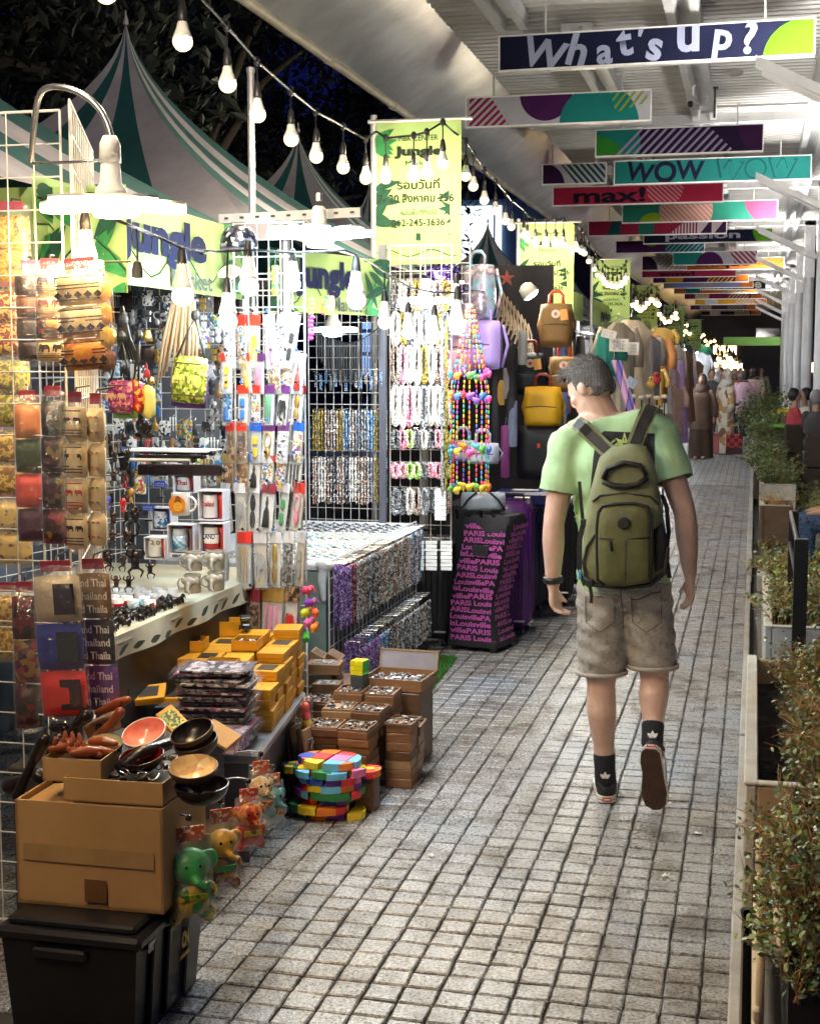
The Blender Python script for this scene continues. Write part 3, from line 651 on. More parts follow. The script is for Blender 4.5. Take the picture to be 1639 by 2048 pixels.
# ================================================================== BANNERS
BAN = M('banner_green', (.30, .42, .15), .7, var=.08, vs=2, spec=.1); BINK = M('banner_ink', (.02, .026, .018), .8, spec=.05); LEAFP = M('print_leaf', (.03, .17, .05), .7, var=.4, vs=14, spec=.1); LEAFD = M('print_leaf_dark', (.015, .055, .03), .7, var=.3, vs=14, spec=.1)
def leafp(L, W, n=8): return [(L*i/n, W*math.sin(math.pi*(i/n)**.8)) for i in range(n+1)]+[(L*i/n, -W*math.sin(math.pi*(i/n)**.8)) for i in range(n-1, 0, -1)]
def rot2(poly, a, x, z): c, s = math.cos(a), math.sin(a); return [(x+p[0]*c-p[1]*s, z+p[0]*s+p[1]*c) for p in poly]
def flat(parent, polys, mat, y, name='print', rect=None, stuff=False):
    mb = MB()
    for k, q in enumerate(polys):
        if rect: q = clipc(q, rect)
        if len(q) >= 3: mb.add([(a, y-.00007*k, b) for a, b in q], [tuple(range(len(q)))])
    if not mb.f: return None
    o = mb.build(name, mat, parent)
    if stuff or len(polys) > 1: o['kind'] = 'stuff'
    return o
def vertical_banner(label, loc, W, H, rz, words=True, seed=0):
    t = thing('vertical_banner', label, 'banner', loc, rz, group='green vertical banners along the stalls')
    MB().surf(lambda a, b: ((a-.5)*W, .012*math.sin(a*3.1+1)*1.0, -H*b), 10, 14).build('cloth', BAN, t, smooth=True)
    MB().bar((-W/2-.02, .03, .05), (-W/2-.02, .03, -loc[2]), .02, n=8).build('pole', POLE, t)
    MB().bar((-W/2-.05, .015, .01), (W/2+.06, .015, .01), .012, n=8).build('top_rail', POLE, t)
    r = random.Random(seed); rect = [(-W/2, -H), (W/2, -H), (W/2, 0), (-W/2, 0)]; y = -.004
    L1, L2 = [], []
    for s in (-1, 1):
        for (z, n_, l) in ((-.16, 8, .17), (-.52, 6, .2), (-.66, 5, .2)):
            for k in range(n_):
                a = (math.pi if s > 0 else 0)+r.uniform(-1.15, 1.15); (L1 if z > -.5 else L2).append(rot2(leafp(l*r.uniform(.7, 1.1)*W*1.6, .04*W), a, s*W*.53, z*H+r.uniform(-.06, .06)*H))
    flat(t, L1, LEAFP, y, 'leaf_print', rect, True); flat(t, L2, LEAFD, y-.001, 'leaf_print', rect, True)
    v = MB().tube([(-W*.5+W*k/16, y-.004, -H*.92+.025*H*math.sin(k*.75)) for k in range(17)], .0025, 4).build('vine_print', LEAFD, t)
    y -= .004
    for s_, z, w_, h_, m_, bo in (('MBK CENTER', .115, .46, .04, BINK, 0), ('Jungle', .215, .56, .085, BINK, .05), ('Market', .29, .3, .035, LEAFD, 0), ('รอบวันที่', .435, .5, .075, BINK, .02), ('7- 20 สิงหาคม 2566', .535, .95, .06, BINK, .02), ('สนใจพื้นที่ติดต่อ', .63, .44, .045, LEAFD, 0), ('062-245-3636', .705, .62, .05, BINK, .01)):
        text(s_, t, m_, (0.0, y, -H*z), W*w_, H*h_, bo)
    flat(t, [rot2(leafp(.045*W*2, .012), math.pi/2+s*.6, s*.012, -H*.83) for s in (-1, -.5, .5, 1)], LEAFD, y, 'emblem_print', None, True)
    return t
for k, (u0, u1, vt, Y) in enumerate(((752, 922, 246, 8.25), (1040, 1148, 448, 13.1), (1186, 1260, 520, 19.2), (1266, 1315, 572, 27), (1330, 1368, 612, 34), (1372, 1402, 640, 42))):
    a = P(u0, vt, Y=Y); b = P(u1, vt, Y=Y)
    vertical_banner(f'{["tall green market banner with event dates, nearest to the camera", "second green market banner, partly behind the row of bulbs", "third green banner behind a curved bulb string", "fourth green banner, small in the distance", "fifth green banner, faint in the distance", "farthest green banner seen along the stalls"][k]}', ((a.x+b.x)/2, Y, a.z), (b.x-a.x), .82, R_(2), seed=k)
def fascia(label, loc, W, H, rz, jx, jw, mx):
    t = thing('stall_banner', label, 'banner', loc, rz, group='jungle market stall banners')
    MB().surf(lambda a, b: ((a-.5)*W, .01*math.sin(a*9), H*(.5-b)), 14, 4).build('cloth', BAN, t, smooth=True)
    r = random.Random(int(W*100)); rect = [(-W/2, -H/2), (W/2, -H/2), (W/2, H/2), (-W/2, H/2)]; L1, L2 = [], []
    for x0, s in ((-W/2, 1), (W/2, -1), (jx-jw*.75, -1), (jx+jw*.72, 1)):
        for k in range(9): (L1 if k % 2 else L2).append(rot2(leafp(r.uniform(.12, .24), .022), (0 if s > 0 else math.pi)+r.uniform(-1.3, 1.3), x0+r.uniform(-.03, .03), r.choice((-1, 1))*H*.35+r.uniform(-.05, .05)))
    flat(t, L1, LEAFP, -.013, 'leaf_print', rect, True); flat(t, L2, LEAFD, -.0145, 'leaf_print', rect, True)
    MB().tube([(-W/2+W*k/24, -.0145, H*.4*math.sin(k*.9+1)*.5-H*.18) for k in range(25)], .003, 4).build('vine_print', LEAFD, t)
    text('Jungle', t, M('banner_navy', (.015, .02, .055), .8, spec=.05), (jx, -.018, .02), jw, H*.62, .05); text('Market', t, M('banner_grey', (.08, .10, .09), .8, spec=.05), (mx, -.018, -H*.34), jw*.5, H*.24, .02)
    return t
fascia('long jungle market banner over the souvenir stall, glaring under the lamps', (-2.22, 5.1, 2.165), 1.9, .31, math.pi/2, .05, .85, .32)
fascia('jungle market banner over the jewellery stall beside the white lamp', ((-2.28-1.93)/2, (6.55+7.5)/2, 2.13), math.hypot(.35, .95), .30, math.atan2(.95, .35), -.06, .5, .12)
fascia('green stall banner at the left edge behind the wire panel', (-2.55, 4.25, 2.12), 1.2, .34, 0, -.1, .6, .2)
# ================================================================== LAMPS OF THE STALLS
LW = EM('led_warm', (1, .66, .30), 9.); LC = EM('led_cool', (.62, .82, 1), 7.)
LBODY = M('lamp_white', (.8, .78, .72), .4)
def petal_lamp(label, loc, R, n, mat, tilt, name='led_petal_lamp', rz=0.):
    t = thing(name, label, 'lamp', loc, rz)
    MB().lathe([(.018, .11), (.026, .10), (.03, .045), (.042, .028), (.048, 0)], (0, 0, 0), 16).build('lamp_neck', LBODY, t, smooth=True)
    MB().lathe([(.0, -.05), (.045, -.045), (.06, -.02), (.055, .0)], (0, 0, 0), 16).build('lamp_core', mat, t, smooth=True)
    for k in range(n):
        a = 2*math.pi*k/n+.35; m = Euler((0, tilt, a)).to_matrix()
        pl = [(R*.18, -.035), (R*.3, -.05), (R*.75, -.055), (R*.95, -.035), (R, 0), (R*.95, .035), (R*.75, .055), (R*.3, .05), (R*.18, .035)]
        mb = MB(); q = len(pl); mb.add([m @ Vector((x, y_, z)) for z in (-.018, .0) for x, y_ in pl], [tuple(range(q))[::-1], tuple(range(q, 2*q))]+[(i, (i+1) % q, q+(i+1) % q, q+i) for i in range(q)])
        pe = mb.build('petal', mat, t)
        mb = MB(); mb.add([m @ Vector((x, y_*1.02, z)) for z in (.0005, .008) for x, y_ in pl], [tuple(range(q))[::-1], tuple(range(q, 2*q))]+[(i, (i+1) % q, q+(i+1) % q, q+i) for i in range(q)])
        mb.build('petal_back', LBODY, pe)
    return t
c1 = P(222, 400, Y=3.62)
l1 = petal_lamp('glowing warm petal lamp hanging from the curved steel arm', c1, .205, 5, LW, R_(3), rz=.25)
arm = [P(225, 318, Y=3.62), P(222, 262, Y=3.62), P(200, 212, Y=3.62), P(160, 182, Y=3.64), P(120, 176, Y=3.66), P(104, 192, Y=3.7), P(100, 260, Y=3.72), P(98, 330, Y=3.74)]
MB().tube([p-c1 for p in chk(arm)], .009, 8).build('arm', M('chrome', (.6, .58, .55), .25, metal=.9), l1, smooth=True)
MB().tube([P(222, 318, Y=3.62)-c1, P(165, 326, Y=3.64)-c1, P(100, 332, Y=3.74)-c1], .005, 6).build('brace', M('chrome'), l1, smooth=True)
MB().lathe([(.03, .1), (.028, .15), (.018, .17)], (0, 0, 0), 14).build('lamp_holder', LBODY, l1, smooth=True)
l0 = petal_lamp('added unseen warm petal lamp on a post, lighting the near goods', (-1.75, 1.75, 2.12), .205, 5, LW, R_(3)); MB().tube(chk([(0, 0, .1), (0, 0, .3), (-.15, 0, .36), (-.3, 0, .3), (-.32, 0, -2.1)]), .012, 8).build('post', POLE, l0, smooth=True)  # added out of view on the left to brighten the near-left goods
l2 = petal_lamp('dazzling white petal lamp hanging over the souvenir rack', P(638, 470, Y=5.35), .21, 7, LC, R_(-5), rz=.1)
MB().bar((0, 0, .13), (0, 0, .16), .012).build('hook', POLE, l2)
ai = thing('slotted_angle', 'slotted steel angle bar above the white petal lamp', 'steel bar', P(440, 438, Y=5.45)); q = P(722, 424, Y=5.45)-P(440, 438, Y=5.45)
MB().box(q/2, (q.length, .03, .035), (0, -math.atan2(q.z, q.x), 0)).build('angle', M('slot_steel', (.35, .34, .33), .5, metal=.4), ai)
for k in range(9): MB().box(q*(k+.5)/9-Vector((0, .017, 0)), (.016, .004, .008), (0, -math.atan2(q.z, q.x), 0)).build('slot', M('matt_black'), ai)
l3 = petal_lamp('white petal lamp deep inside the jewellery stall', P(665, 655, Y=7.3), .13, 5, LC, R_(2))
MB().bar((0, 0, .13), (0, 0, .35), .006).build('hook', POLE, l3)
l4 = petal_lamp('white petal lamp above the necklace panel', P(850, 598, Y=7.6), .16, 5, LC, R_(0)); MB().bar((0, 0, .13), (0, 0, .3), .006).build('hook', POLE, l4)
# big household bulbs on the market's own wiring
wir = [P(225, 437, Y=4.0), P(272, 455, Y=4.25), P(320, 475, Y=4.5), P(368, 497, Y=4.6), P(430, 503, Y=4.9), P(505, 500, Y=5.0), P(590, 505, Y=5.2), P(690, 500, Y=5.5), P(735, 520, Y=5.9), P(770, 545, Y=6.4), P(820, 575, Y=6.7), P(868, 585, Y=6.9), P(925, 585, Y=7.2)]
o = thing('bulb_wiring', 'black wiring with large bulbs slung along the front of the stalls', 'string light', wir[0])
MB().tube([p-wir[0] for p in wir], .005, 6).build('cable', CABLE, o, smooth=True)
for (u, v, y, r, mat, tv) in ((172, 520, 3.8, .036, B_WARM, 470), (365, 580, 4.6, .038, B_MID, 497), (455, 632, 4.9, .036, B_COOL, 500), (497, 562, 5.0, .038, B_COOL, 500), (586, 560, 5.2, .03, B_COOL, 505), (712, 590, 5.6, .04, B_COOL, 510), (769, 637, 6.3, .033, B_MID, 545), (816, 658, 6.6, .033, B_MID, 575), (868, 664, 6.8, .034, B_WARM, 585), (914, 642, 7.1, .045, B_COOL, 585), (912, 598, 7.6, .035, B_COOL, 570)):
    q = P(u, v, Y=y)-wir[0]
    put_core(mat, o, q, r); link('bulb', _bulb_mesh(r, mat, 14, 10), None, o, q+Vector((0, 0, r*.4))); link('socket', _sock_mesh(r), None, o, q+Vector((0, 0, r*.95))); link('bulb_base', _neck_mesh(r*1.02), None, o, q+Vector((0, 0, r*.95)), None, (1, 1, 1.5))
    MB().bar(q+Vector((0, 0, r*3.9)), P(u, tv, Y=y)-wir[0], .004, n=5).build('lead', CABLE, o)
MB().tube([P(272, 455, Y=4.25)-wir[0], P(275, 500, Y=4.25)-wir[0], P(275, 530, Y=4.25)-wir[0]], .004, 6).build('lead', CABLE, o)
MB().lathe([(.004, .03), (.012, .025), (.018, .0), (.018, -.022), (.012, -.024)], P(275, 540, Y=4.25)-wir[0], 10).build('empty_socket', SOCK, o)
# ================================================================== SOUVENIR STALL
WIRE = M('white_wire', (.72, .70, .66), .4); FILM = film(); FILM2 = film('crinkled_film', .17)
def panel(label, loc, rz, w_, h_, nx, nz, mat=WIRE):
    t = thing('display_grid', label, 'wire panel', loc, rz); mb = MB(); wire_grid(mb, w_, h_, nx, nz)
    tag(mb.build('wire_mesh', mat, t), kind='stuff')
    for s in (-1, 1): MB().bar((s*(w_/2-.03), .0, 0), (s*(w_/2-.03), .12, -.0), .006).build('foot', mat, t)
    return t
panel('white wire display panel at the left edge of the souvenir stall', (-2.16, 3.74, .06), 0, .5, 2.37, 6, 26)
panel('white wire panel angled into the souvenir stall behind the lamp arm', (-2.045, 4.15, .06), math.atan2(.9, -.37), .97, 2.39, 12, 26)
panel('tall white wire rack hung with souvenir packets', (-1.95, 5.62, .1), R_(2), .30, 2.2, 6, 32)
panel('white wire grid at the back of the souvenir stall', (-2.62, 6.05, .8), R_(4), 1.1, 1.3, 16, 18)
panel('white wire grid along the inner side of the souvenir stall', (-2.95, 5.0, .8), R_(80), 2.0, 1.3, 24, 18)
sc0 = thing('stock_crate', 'dark crate behind the carton under the loose books', 'crate', (-1.93, 4.1, 0)); MB().cbox((0, 0, .24), (.5, .5, .48), .006).build('crate', M('crate_dark', (.05, .045, .04), .7), sc0); MB().cbox((0, 0, .49), (.52, .52, .02), .004).build('lid', M('crate_dark'), sc0)
# elephant outline used on prints and figures
ELE = [(-1, .1), (-.98, -.75), (-.72, -.75), (-.68, -.2), (-.3, -.25), (.1, -.25), (.14, -.75), (.4, -.75), (.42, -.1), (.62, -.15), (.66, -.5), (.74, -.62), (.86, -.55), (.8, -.42), (.8, 0), (.78, .35), (.6, .6), (.3, .62), (.1, .5), (-.3, .6), (-.7, .52)]
ELE = [(-x, z) for x, z in ELE][::-1]
def tri_flat(parent, polys, mat, y, name='print'):
    """concave outlines, triangulated"""
    mb = MB()
    from mathutils.geometry import tessellate_polygon
    for q in polys:
        ids = tessellate_polygon([[Vector((a, 0, b)) for a, b in q]])
        mb.add([(a, y, b) for a, b in q], [tuple(t) for t in ids])
    o = mb.build(name, mat, parent); 
    if len(polys) > 1: o['kind'] = 'stuff'
    return o
def eleph(cx, cz, s, fl=1): return [(cx+x*s*fl, cz+z*s) for x, z in ELE][::fl]
def fold_stack(label, loc, w_, h_, t_, cols, rz=0, prints=None, headers=True, tilt=0., name='pants_packet', fm=FILM2):
    """clear sleeve with several folded garments one above the other"""
    w_ *= 1.14; o = thing(name, label, 'packet', loc, rot=(0, tilt, rz)); n = len(cols); s = h_/n; r = random.Random(int(abs(loc[0])*9999+abs(loc[2])*777))
    for i, c in enumerate(cols):
        z = -s*(i+.5); m = c if not isinstance(c, (str, tuple)) else M('cloth_'+str(c), c, .75, var=.2, vs=16, bump=.2, bs=30)
        MB().pillow((r.uniform(-.003, .003), 0, z), (w_*.95, t_*r.uniform(.85, 1.1), s*.98), 6, .28).build('folded_garment', m, o, smooth=True)
        if prints and prints[i]:
            pc, kind = prints[i]; pmx = M('ink_'+pc, pc, .7); y = -t_/2-.0015
            if kind == 'ele':
                tri_flat(o, [eleph(dx*w_, z+s*.12, w_*.19, f) for dx, f in ((-.22, 1), (.22, 1))], pmx, y)
                flat(o, [[(-w_*.43, z+dz*s), (w_*.43, z+dz*s), (w_*.43, z+dz*s+s*.03), (-w_*.43, z+dz*s+s*.03)] for dz in (-.17, -.25, -.33, .36)], pmx, y, stuff=True)
            elif kind == 'band':
                flat(o, [[(-w_*.44, z+dz*s), (w_*.44, z+dz*s), (w_*.44, z+dz*s+s*.04), (-w_*.44, z+dz*s+s*.04)] for dz in (-.35, .0, .1, .34)]+[[(x*w_*.2-w_*.09, z-.2*s), (x*w_*.2, z-.31*s), (x*w_*.2+w_*.09, z-.2*s), (x*w_*.2, z-.07*s)] for x in (-2, -1, 0, 1, 2)], pmx, y, stuff=True)
            elif kind == 'dots':
                tri_flat(o, [eleph(w_*dx, z+s*dz, w_*.1, 1) for dx in (-.3, 0, .3) for dz in (-.2, .22)], pmx, y)
            elif kind == 'oval': flat(o, [circ(0, z+.2*s, w_*.13, 16)], pmx, y)
            elif kind == 'card': flat(o, [[(-w_*.02, z-.3*s), (w_*.4, z-.3*s), (w_*.4, z+.34*s), (-w_*.02, z+.34*s)]], pmx, y)
            elif kind == 'thai':
                for q, dz in enumerate((.3, .02, -.26)): text(('land Thai', 'Thailand', 'nd Thaila')[q], o, pmx, (0, y, z+dz*s), w_*.86, s*.17, .02)
    MB().pillow((0, 0, -h_/2+.01), (w_*1.04, t_*1.25, h_+.05), 8, .22, jit=.0035).build('sleeve', fm, o, smooth=True)
    if headers: MB().box((0, 0, .025), (w_*.6, .006, .03)).build('header_card', M('header_maroon', (.3, .03, .06), .5), o)
    MB().tube([(0, 0, .035), (0, .01, .05), (0, .09, .055)], .003, 5).build('hook', M('hook_black', (.02, .02, .02), .4), o)
    return o
O_, Y3 = 'orange_pat', 3.6
ORM = MP('orange_pants', ['#e8a13a', '#d98b2a', '#c9762a', '#e3b060'], 'noise', 30); CRP = MP('cream_pants', ['#e6d3a8', '#dcc79a', '#cfb98c'], 'noise', 20); DKB = M('dark_brown_cloth', (.05, .03, .025), .7)
GPL = MP('gold_patterned', ['#1d1518', '#3a2430', '#6d5a1e', '#241c28', '#4d2a3a'], 'voronoi', 60); GPL2 = MP('teal_patterned', ['#12261f', '#27443c', '#5d7f79', '#1a1a1f', '#44302a'], 'voronoi', 50); RPL = MP('maroon_patterned', ['#4a1d2b', '#6a3140', '#8d2f3a', '#2b1a22', '#8a6a2c'], 'voronoi', 50)
ink_b, ink_r, ink_n = '#1f1b20', '#b3302a', '#2b2c52'
def PV(u, v, y): return P(u, v, Y=y)
fold_stack('clear sleeve of dark brown folded pants, top row far left', PV(63, 548, 3.78), .085, .25, .05, [DKB, M('rust_cloth', (.2, .07, .03), .75), DKB, DKB], R_(35))
fold_stack('clear sleeve of cream elephant pants beside dark brown ones, top row', PV(100, 545, 3.72), .075, .25, .05, [CRP, CRP, RPL, CRP], R_(20), [(ink_n, 'ele'), ('#6b2a44', 'ele'), None, (ink_b, 'ele')])
fold_stack('front sleeve of orange and cream patterned elephant pants under the warm bulb', PV(160, 545, 3.6), .125, .265, .055, [CRP, CRP, ORM], R_(4), [(ink_b, 'band'), (ink_n, 'band'), (ink_b, 'band')], tilt=R_(-4))
fold_stack('narrow sleeve of bright orange pants at the right of the top row', PV(203, 560, 3.62), .04, .25, .04, [M('amber_cloth', (.75, .3, .04), .7), M('amber_cloth'), M('ochre_cloth', (.6, .38, .06), .7), M('rust_cloth')], R_(-40), tilt=R_(-6))
fold_stack('sleeve of solid orange, green, coral and plum pants in the middle row', PV(55, 808, 3.74), .07, .40, .05, [M('orange_cloth', (.75, .22, .04), .7), M('darkgreen_cloth', (.03, .06, .03), .7), M('coral_cloth', (.8, .11, .09), .7), M('plum_cloth', (.08, .03, .07), .7)], R_(30))
fold_stack('sleeve of dark gold-edged patterned pants in the middle row', PV(106, 800, 3.68), .068, .41, .05, [GPL2, GPL, GPL, RPL], R_(8))
fold_stack('sleeve of white pants printed with elephant rows in the middle row', PV(150, 812, 3.62), .058, .40, .045, [CRP, CRP, CRP, CRP], 0, [('#4a2a30', 'ele'), (ink_b, 'ele'), (ink_r, 'ele'), (ink_b, 'ele')])
fold_stack('sleeve of cream pants with small coloured elephants in the middle row', PV(191, 815, 3.66), .05, .39, .045, [CRP, CRP, CRP, CRP], R_(-10), [('#b5654a', 'dots'), ('#d9762c', 'dots'), ('#3a8a60', 'dots'), ('#b14a6a', 'dots')])
fold_stack('sleeve of cream, blue and red elephant cushion covers, bottom row', PV(112, 1150, 3.55), .125, .40, .05, [M('linen', (.66, .58, .42), .8, bump=.3), M('royal_blue_cloth', (.03, .05, .35), .7), M('red_cloth', (.75, .035, .03), .6)], R_(6), [('#26202a', 'card'), ('#22343a', 'card'), ('#3a2030', 'card')], tilt=R_(-3))
fold_stack('sleeve of tan, black and purple cloths lettered Thailand, bottom row', PV(187, 1145, 3.68), .10, .40, .04, [M('tan_cloth', (.28, .15, .05), .8), M('black_cloth', (.02, .02, .025), .8), M('purple_cloth', (.13, .05, .30), .8)], R_(-4), [('#f0ead8', 'thai'), ('#f0f0f0', 'thai'), ('#e8d8f0', 'thai')], tilt=R_(-3))
fold_stack('sleeve of dark red patterned cloths behind the cushion covers', PV(50, 1190, 3.74), .07, .40, .045, [MP('redblack', ['#3b0f14', '#1c1216', '#6e1c1c', '#241a1a'], 'voronoi', 40), RPL, MP('redblack')], R_(25))
for k, (u, v, c, nm) in enumerate(((22, 470, '#b98d2a', 'mustard'), (15, 620, '#8f2a22', 'brick red'), (20, 760, '#6f7d22', 'olive'), (14, 900, '#8a6a22', 'golden'), (22, 1040, '#c9b27a', 'sand'), (24, 1230, '#a07a30', 'bronze'))):
    fold_stack(f'{nm} shawl bundle wrapped in film behind the leftmost wire panel', PV(u, v-40, 3.95), .11, .2, .05, [MP('shawl'+str(k), [c, '#d8b75a', c, '#7a4a1e'], 'noise', 45)]*2, R_(10), name='shawl_packet')
# ---- table of the stall
TBL = M('printed_tablecloth', (.55, .52, .38), .75, var=.15); 
tb = thing('souvenir_table', 'long souvenir table under a cream leaf-printed cloth', 'table', (-2.5, 5.0, 0))
MB().cbox((0, 0, .80), (.9, 1.9, .05), .015).build('table_top', TBL, tb)
MB().surf(lambda a, b: (.452+.012*math.sin(a*26)*b, -.95+1.9*a, .82-.085*b), 40, 5).build('cloth_skirt', TBL, tb, smooth=True)
flat_l = MB()
for k in range(16):
    q = rot2(leafp(.085, .012), random.uniform(.1, .5), -.92+k*.118, .75+random.uniform(0, .02)); flat_l.add([(.468+.012*math.sin((a+.95)/1.9*26)*((.82-b)/.085), a, b) for a, b in q], [tuple(range(len(q)))])
MB().surf(lambda a, b: (.44, -.95+1.9*a, .78*b), 4, 2).build('under_table_shade', M('matt_black'), tb); tag(flat_l.build('leaf_print', M('leaf_print_black', (.03, .05, .03), .7), tb), kind='stuff')  # black sheet puts in the shade of the dark gap under the table
for sx in (-1, 1):
    for sy in (-1, 1): MB().bar((sx*.4, sy*.85, 0), (sx*.4, sy*.85, .78), .018).build('leg', POLE, tb)
PAPER = M('paper', (.8, .79, .75), .6)
def price_card(label, loc, w_, h_, rot, s, ink='#3a3a6a'):
    t = thing('price_card', label, 'price card', loc, rot=rot); MB().box((0, 0, 0), (w_, .002, h_)).build('card', PAPER, t); text(s, t, M('ink_'+ink, ink, .6), (0, -.003, 0), w_*.85, h_*.5, .01); return t
price_card('large handwritten price card hanging from the table edge', PV(243, 1290, 4.45), .085, .06, (0, R_(-12), R_(40)), '5 HAPPY 50')
price_card('small yellow price tag on the table edge', PV(292, 1285, 4.62), .03, .035, (0, R_(-8), R_(40)), '3/100')
price_card('pale pink price tag on the tablecloth edge below the figurines', PV(360, 1253, 4.95), .04, .035, (0, R_(15), R_(50)), '50', '#a03a5a')
# ---- low table with the yellow boxes
lt_ = thing('low_table', 'low grey folding table holding the yellow boxes', 'table', (-1.987, 4.927, 0), R_(8))
def LT(x, y, z): return Vector((-1.987+x*.99-y*.139, 4.927+x*.139+y*.99, z))
GREYP = M('grey_plastic_sheet', (.30, .30, .31), .3, var=.2, vs=4)
MB().cbox((0, 0, .38), (.62, .95, .04), .01).build('table_top', GREYP, lt_)
MB().surf(lambda a, b: (.27+.02*math.sin(a*9)*b-.03*b, -.46+.92*a, .365-.355*b), 24, 6).build('cover_side', M('dark_cover', (.12, .12, .13), .4), lt_, smooth=True)
MB().surf(lambda a, b: (-.3+.57*a, -.46, .365-.355*b), 6, 3).build('cover_end', M('dark_cover'), lt_)
YB = M('yellow_card', (.66, .31, .012), .5, var=.1, rand=.12); YBI = M('yellow_card_in', (.03, .025, .02), .5); KRAFT = M('kraft', (.47, .29, .12), .75, var=.1, vs=5, bump=.06, bs=60)
def closed_mesh(dx, dy, dz, mi=YB):
    mb = MB(); mb.cbox((0, 0, dz*.3), (dx*.97, dy*.97, dz*.6), .001); mb.cbox((0, 0, dz*.72), (dx, dy, dz*.56), .0015); me = mb.mesh('box_body'); me.materials.append(mi); return me
BX = closed_mesh(.105, .132, .038)
def win_mesh():
    mb = MB(); mb.box((0, 0, .0392), (.065, .09, .0012)); me = mb.mesh('window'); me.materials.append(YBI); return me
WN = win_mesh()
YL = 'yellow cardboard souvenir box stacked on the low table'
def ybox(loc, rz, win, label):
    t = thing('gift_box', label, 'box', loc, rz, group='yellow gift boxes on the low table'); link('box_body', BX, None, t)
    if win: link('window', WN, None, t)
    return t
rr = random.Random(5); heights = {}
for i in range(5):
    for j in range(5):
        x = .245-i*.112; y = -.13+j*.14; top = 6 if j > 0 else 5
        if i == 0: top = (4, 5, 6, 6, 7)[j]
        if i == 1: top = (5, 6, 6, 7, 6)[j]
        if i >= 3 and j == 0: top = 3
        for k in range(top):
            if not (i == 0 or j == 0 or k >= top-2): continue
            ybox(LT(x+rr.uniform(-.006, .006), y+rr.uniform(-.005, .005), .402+k*.0388), R_(8)+rr.uniform(-.06, .06), k == top-1 and (i+j) % 2,
                 f'yellow gift box, {ORD[k]} up in stack {"front second third fourth rear".split()[j]}, {ORD[i]} row from the walkway')
        heights[i, j] = .402+top*.0388
MIXB = MP('trinket_mix', ['#c9c9cf', '#2a2024', '#a8802a', '#7a3a5a', '#e8e4dc', '#3a3a44'], 'voronoi', 90, .3, .3)
def open_box(label, loc, dx, dy, dz, rz, cont, mat=YB, fill=.6, name='open_box'):
    t = thing(name, label, 'box', loc, rz); th = .003
    mb = MB(); mb.box((0, 0, .002), (dx, dy, .004))
    for s in (-1, 1): mb.box((s*(dx/2-th/2), 0, dz/2), (th, dy, dz)); mb.box((0, s*(dy/2-th/2), dz/2+.0006), (dx-.0012, th, dz))
    mb.build('box_walls', mat, t); r = random.Random(int(dx*1e4+dz*777))
    mb = MB()
    for k in range(14):
        mb.cbox((r.uniform(-.36, .36)*dx, r.uniform(-.36, .36)*dy, dz*fill+r.uniform(-.008, .006)), (dx*r.uniform(.1, .3), dy*r.uniform(.06, .14), .012), .003, (r.uniform(-.3, .3), r.uniform(-.3, .3), r.uniform(0, 3)))
    tag(mb.build('contents', cont, t), kind='stuff'); MB().box((0, 0, dz*fill*.5), (dx*.96, dy*.96, dz*fill*.9)).build('tray', YBI, t)
    return t
open_box('large open yellow box of black keyrings leaning on the low table', P(352, 1352, Z=.53), .17, .14, .085, R_(20), MIXB).rotation_euler = (R_(8), R_(-4), R_(20))
open_box('open yellow box with red trinkets on top of the yellow stacks', LT(.02, .43, .637), .12, .11, .06, R_(12), MP('red_gold', ['#b11a1a', '#d8b45a', '#8a1414', '#e8d8a0'], 'voronoi', 120))
open_box('open yellow box of silver lighters beside the toy taxi', LT(.14, .15, .637), .1, .12, .04, R_(8), MIXB)
open_box('open yellow box of rose-gold trinkets behind the notebook pile', LT(-.08, .12, .637), .13, .11, .04, R_(10), MP('rosegold', ['#e0b8a8', '#3a2a2c', '#9a5a5a', '#e9e2dc'], 'voronoi', 110, .3, .4))
open_box('open yellow box with a foil bag on the front stack', LT(.1, -.12, .6), .115, .115, .045, R_(6), MP('foil', ['#d9d9e0', '#5a4a6a', '#23202a', '#b8a8c8'], 'voronoi', 100, .2, .7))
tk = thing('toy_tuk_tuk', 'small black and yellow three-wheeled toy taxi on the yellow boxes', 'toy', LT(.1, .3, .676), R_(-65))
MB().cbox((0, 0, .022), (.075, .036, .022), .005).build('body', M('toy_black', (.02, .02, .02), .3), tk); MB().cbox((.0, 0, .055), (.065, .04, .008), .003).build('canopy', M('toy_black'), tk)
MB().cbox((-.02, 0, .03), (.03, .038, .018), .004).build('seat', M('toy_yellow', (.7, .45, .02), .4), tk)
for px, py in ((-.028, .016), (-.028, -.016), (.03, .016), (.03, -.016)): MB().bar((px, py, .03), (px, py, .055), .0018, n=5).build('post', M('toy_black'), tk)
for px, py in ((-.022, .02), (-.022, -.02), (.032, 0)): MB().lathe([(.011, -.003), (.011, .003)], (px, py, .011), 12, rot=(math.pi/2, 0, 0)).build('wheel', M('rubber', (.015, .015, .015), .8), tk)
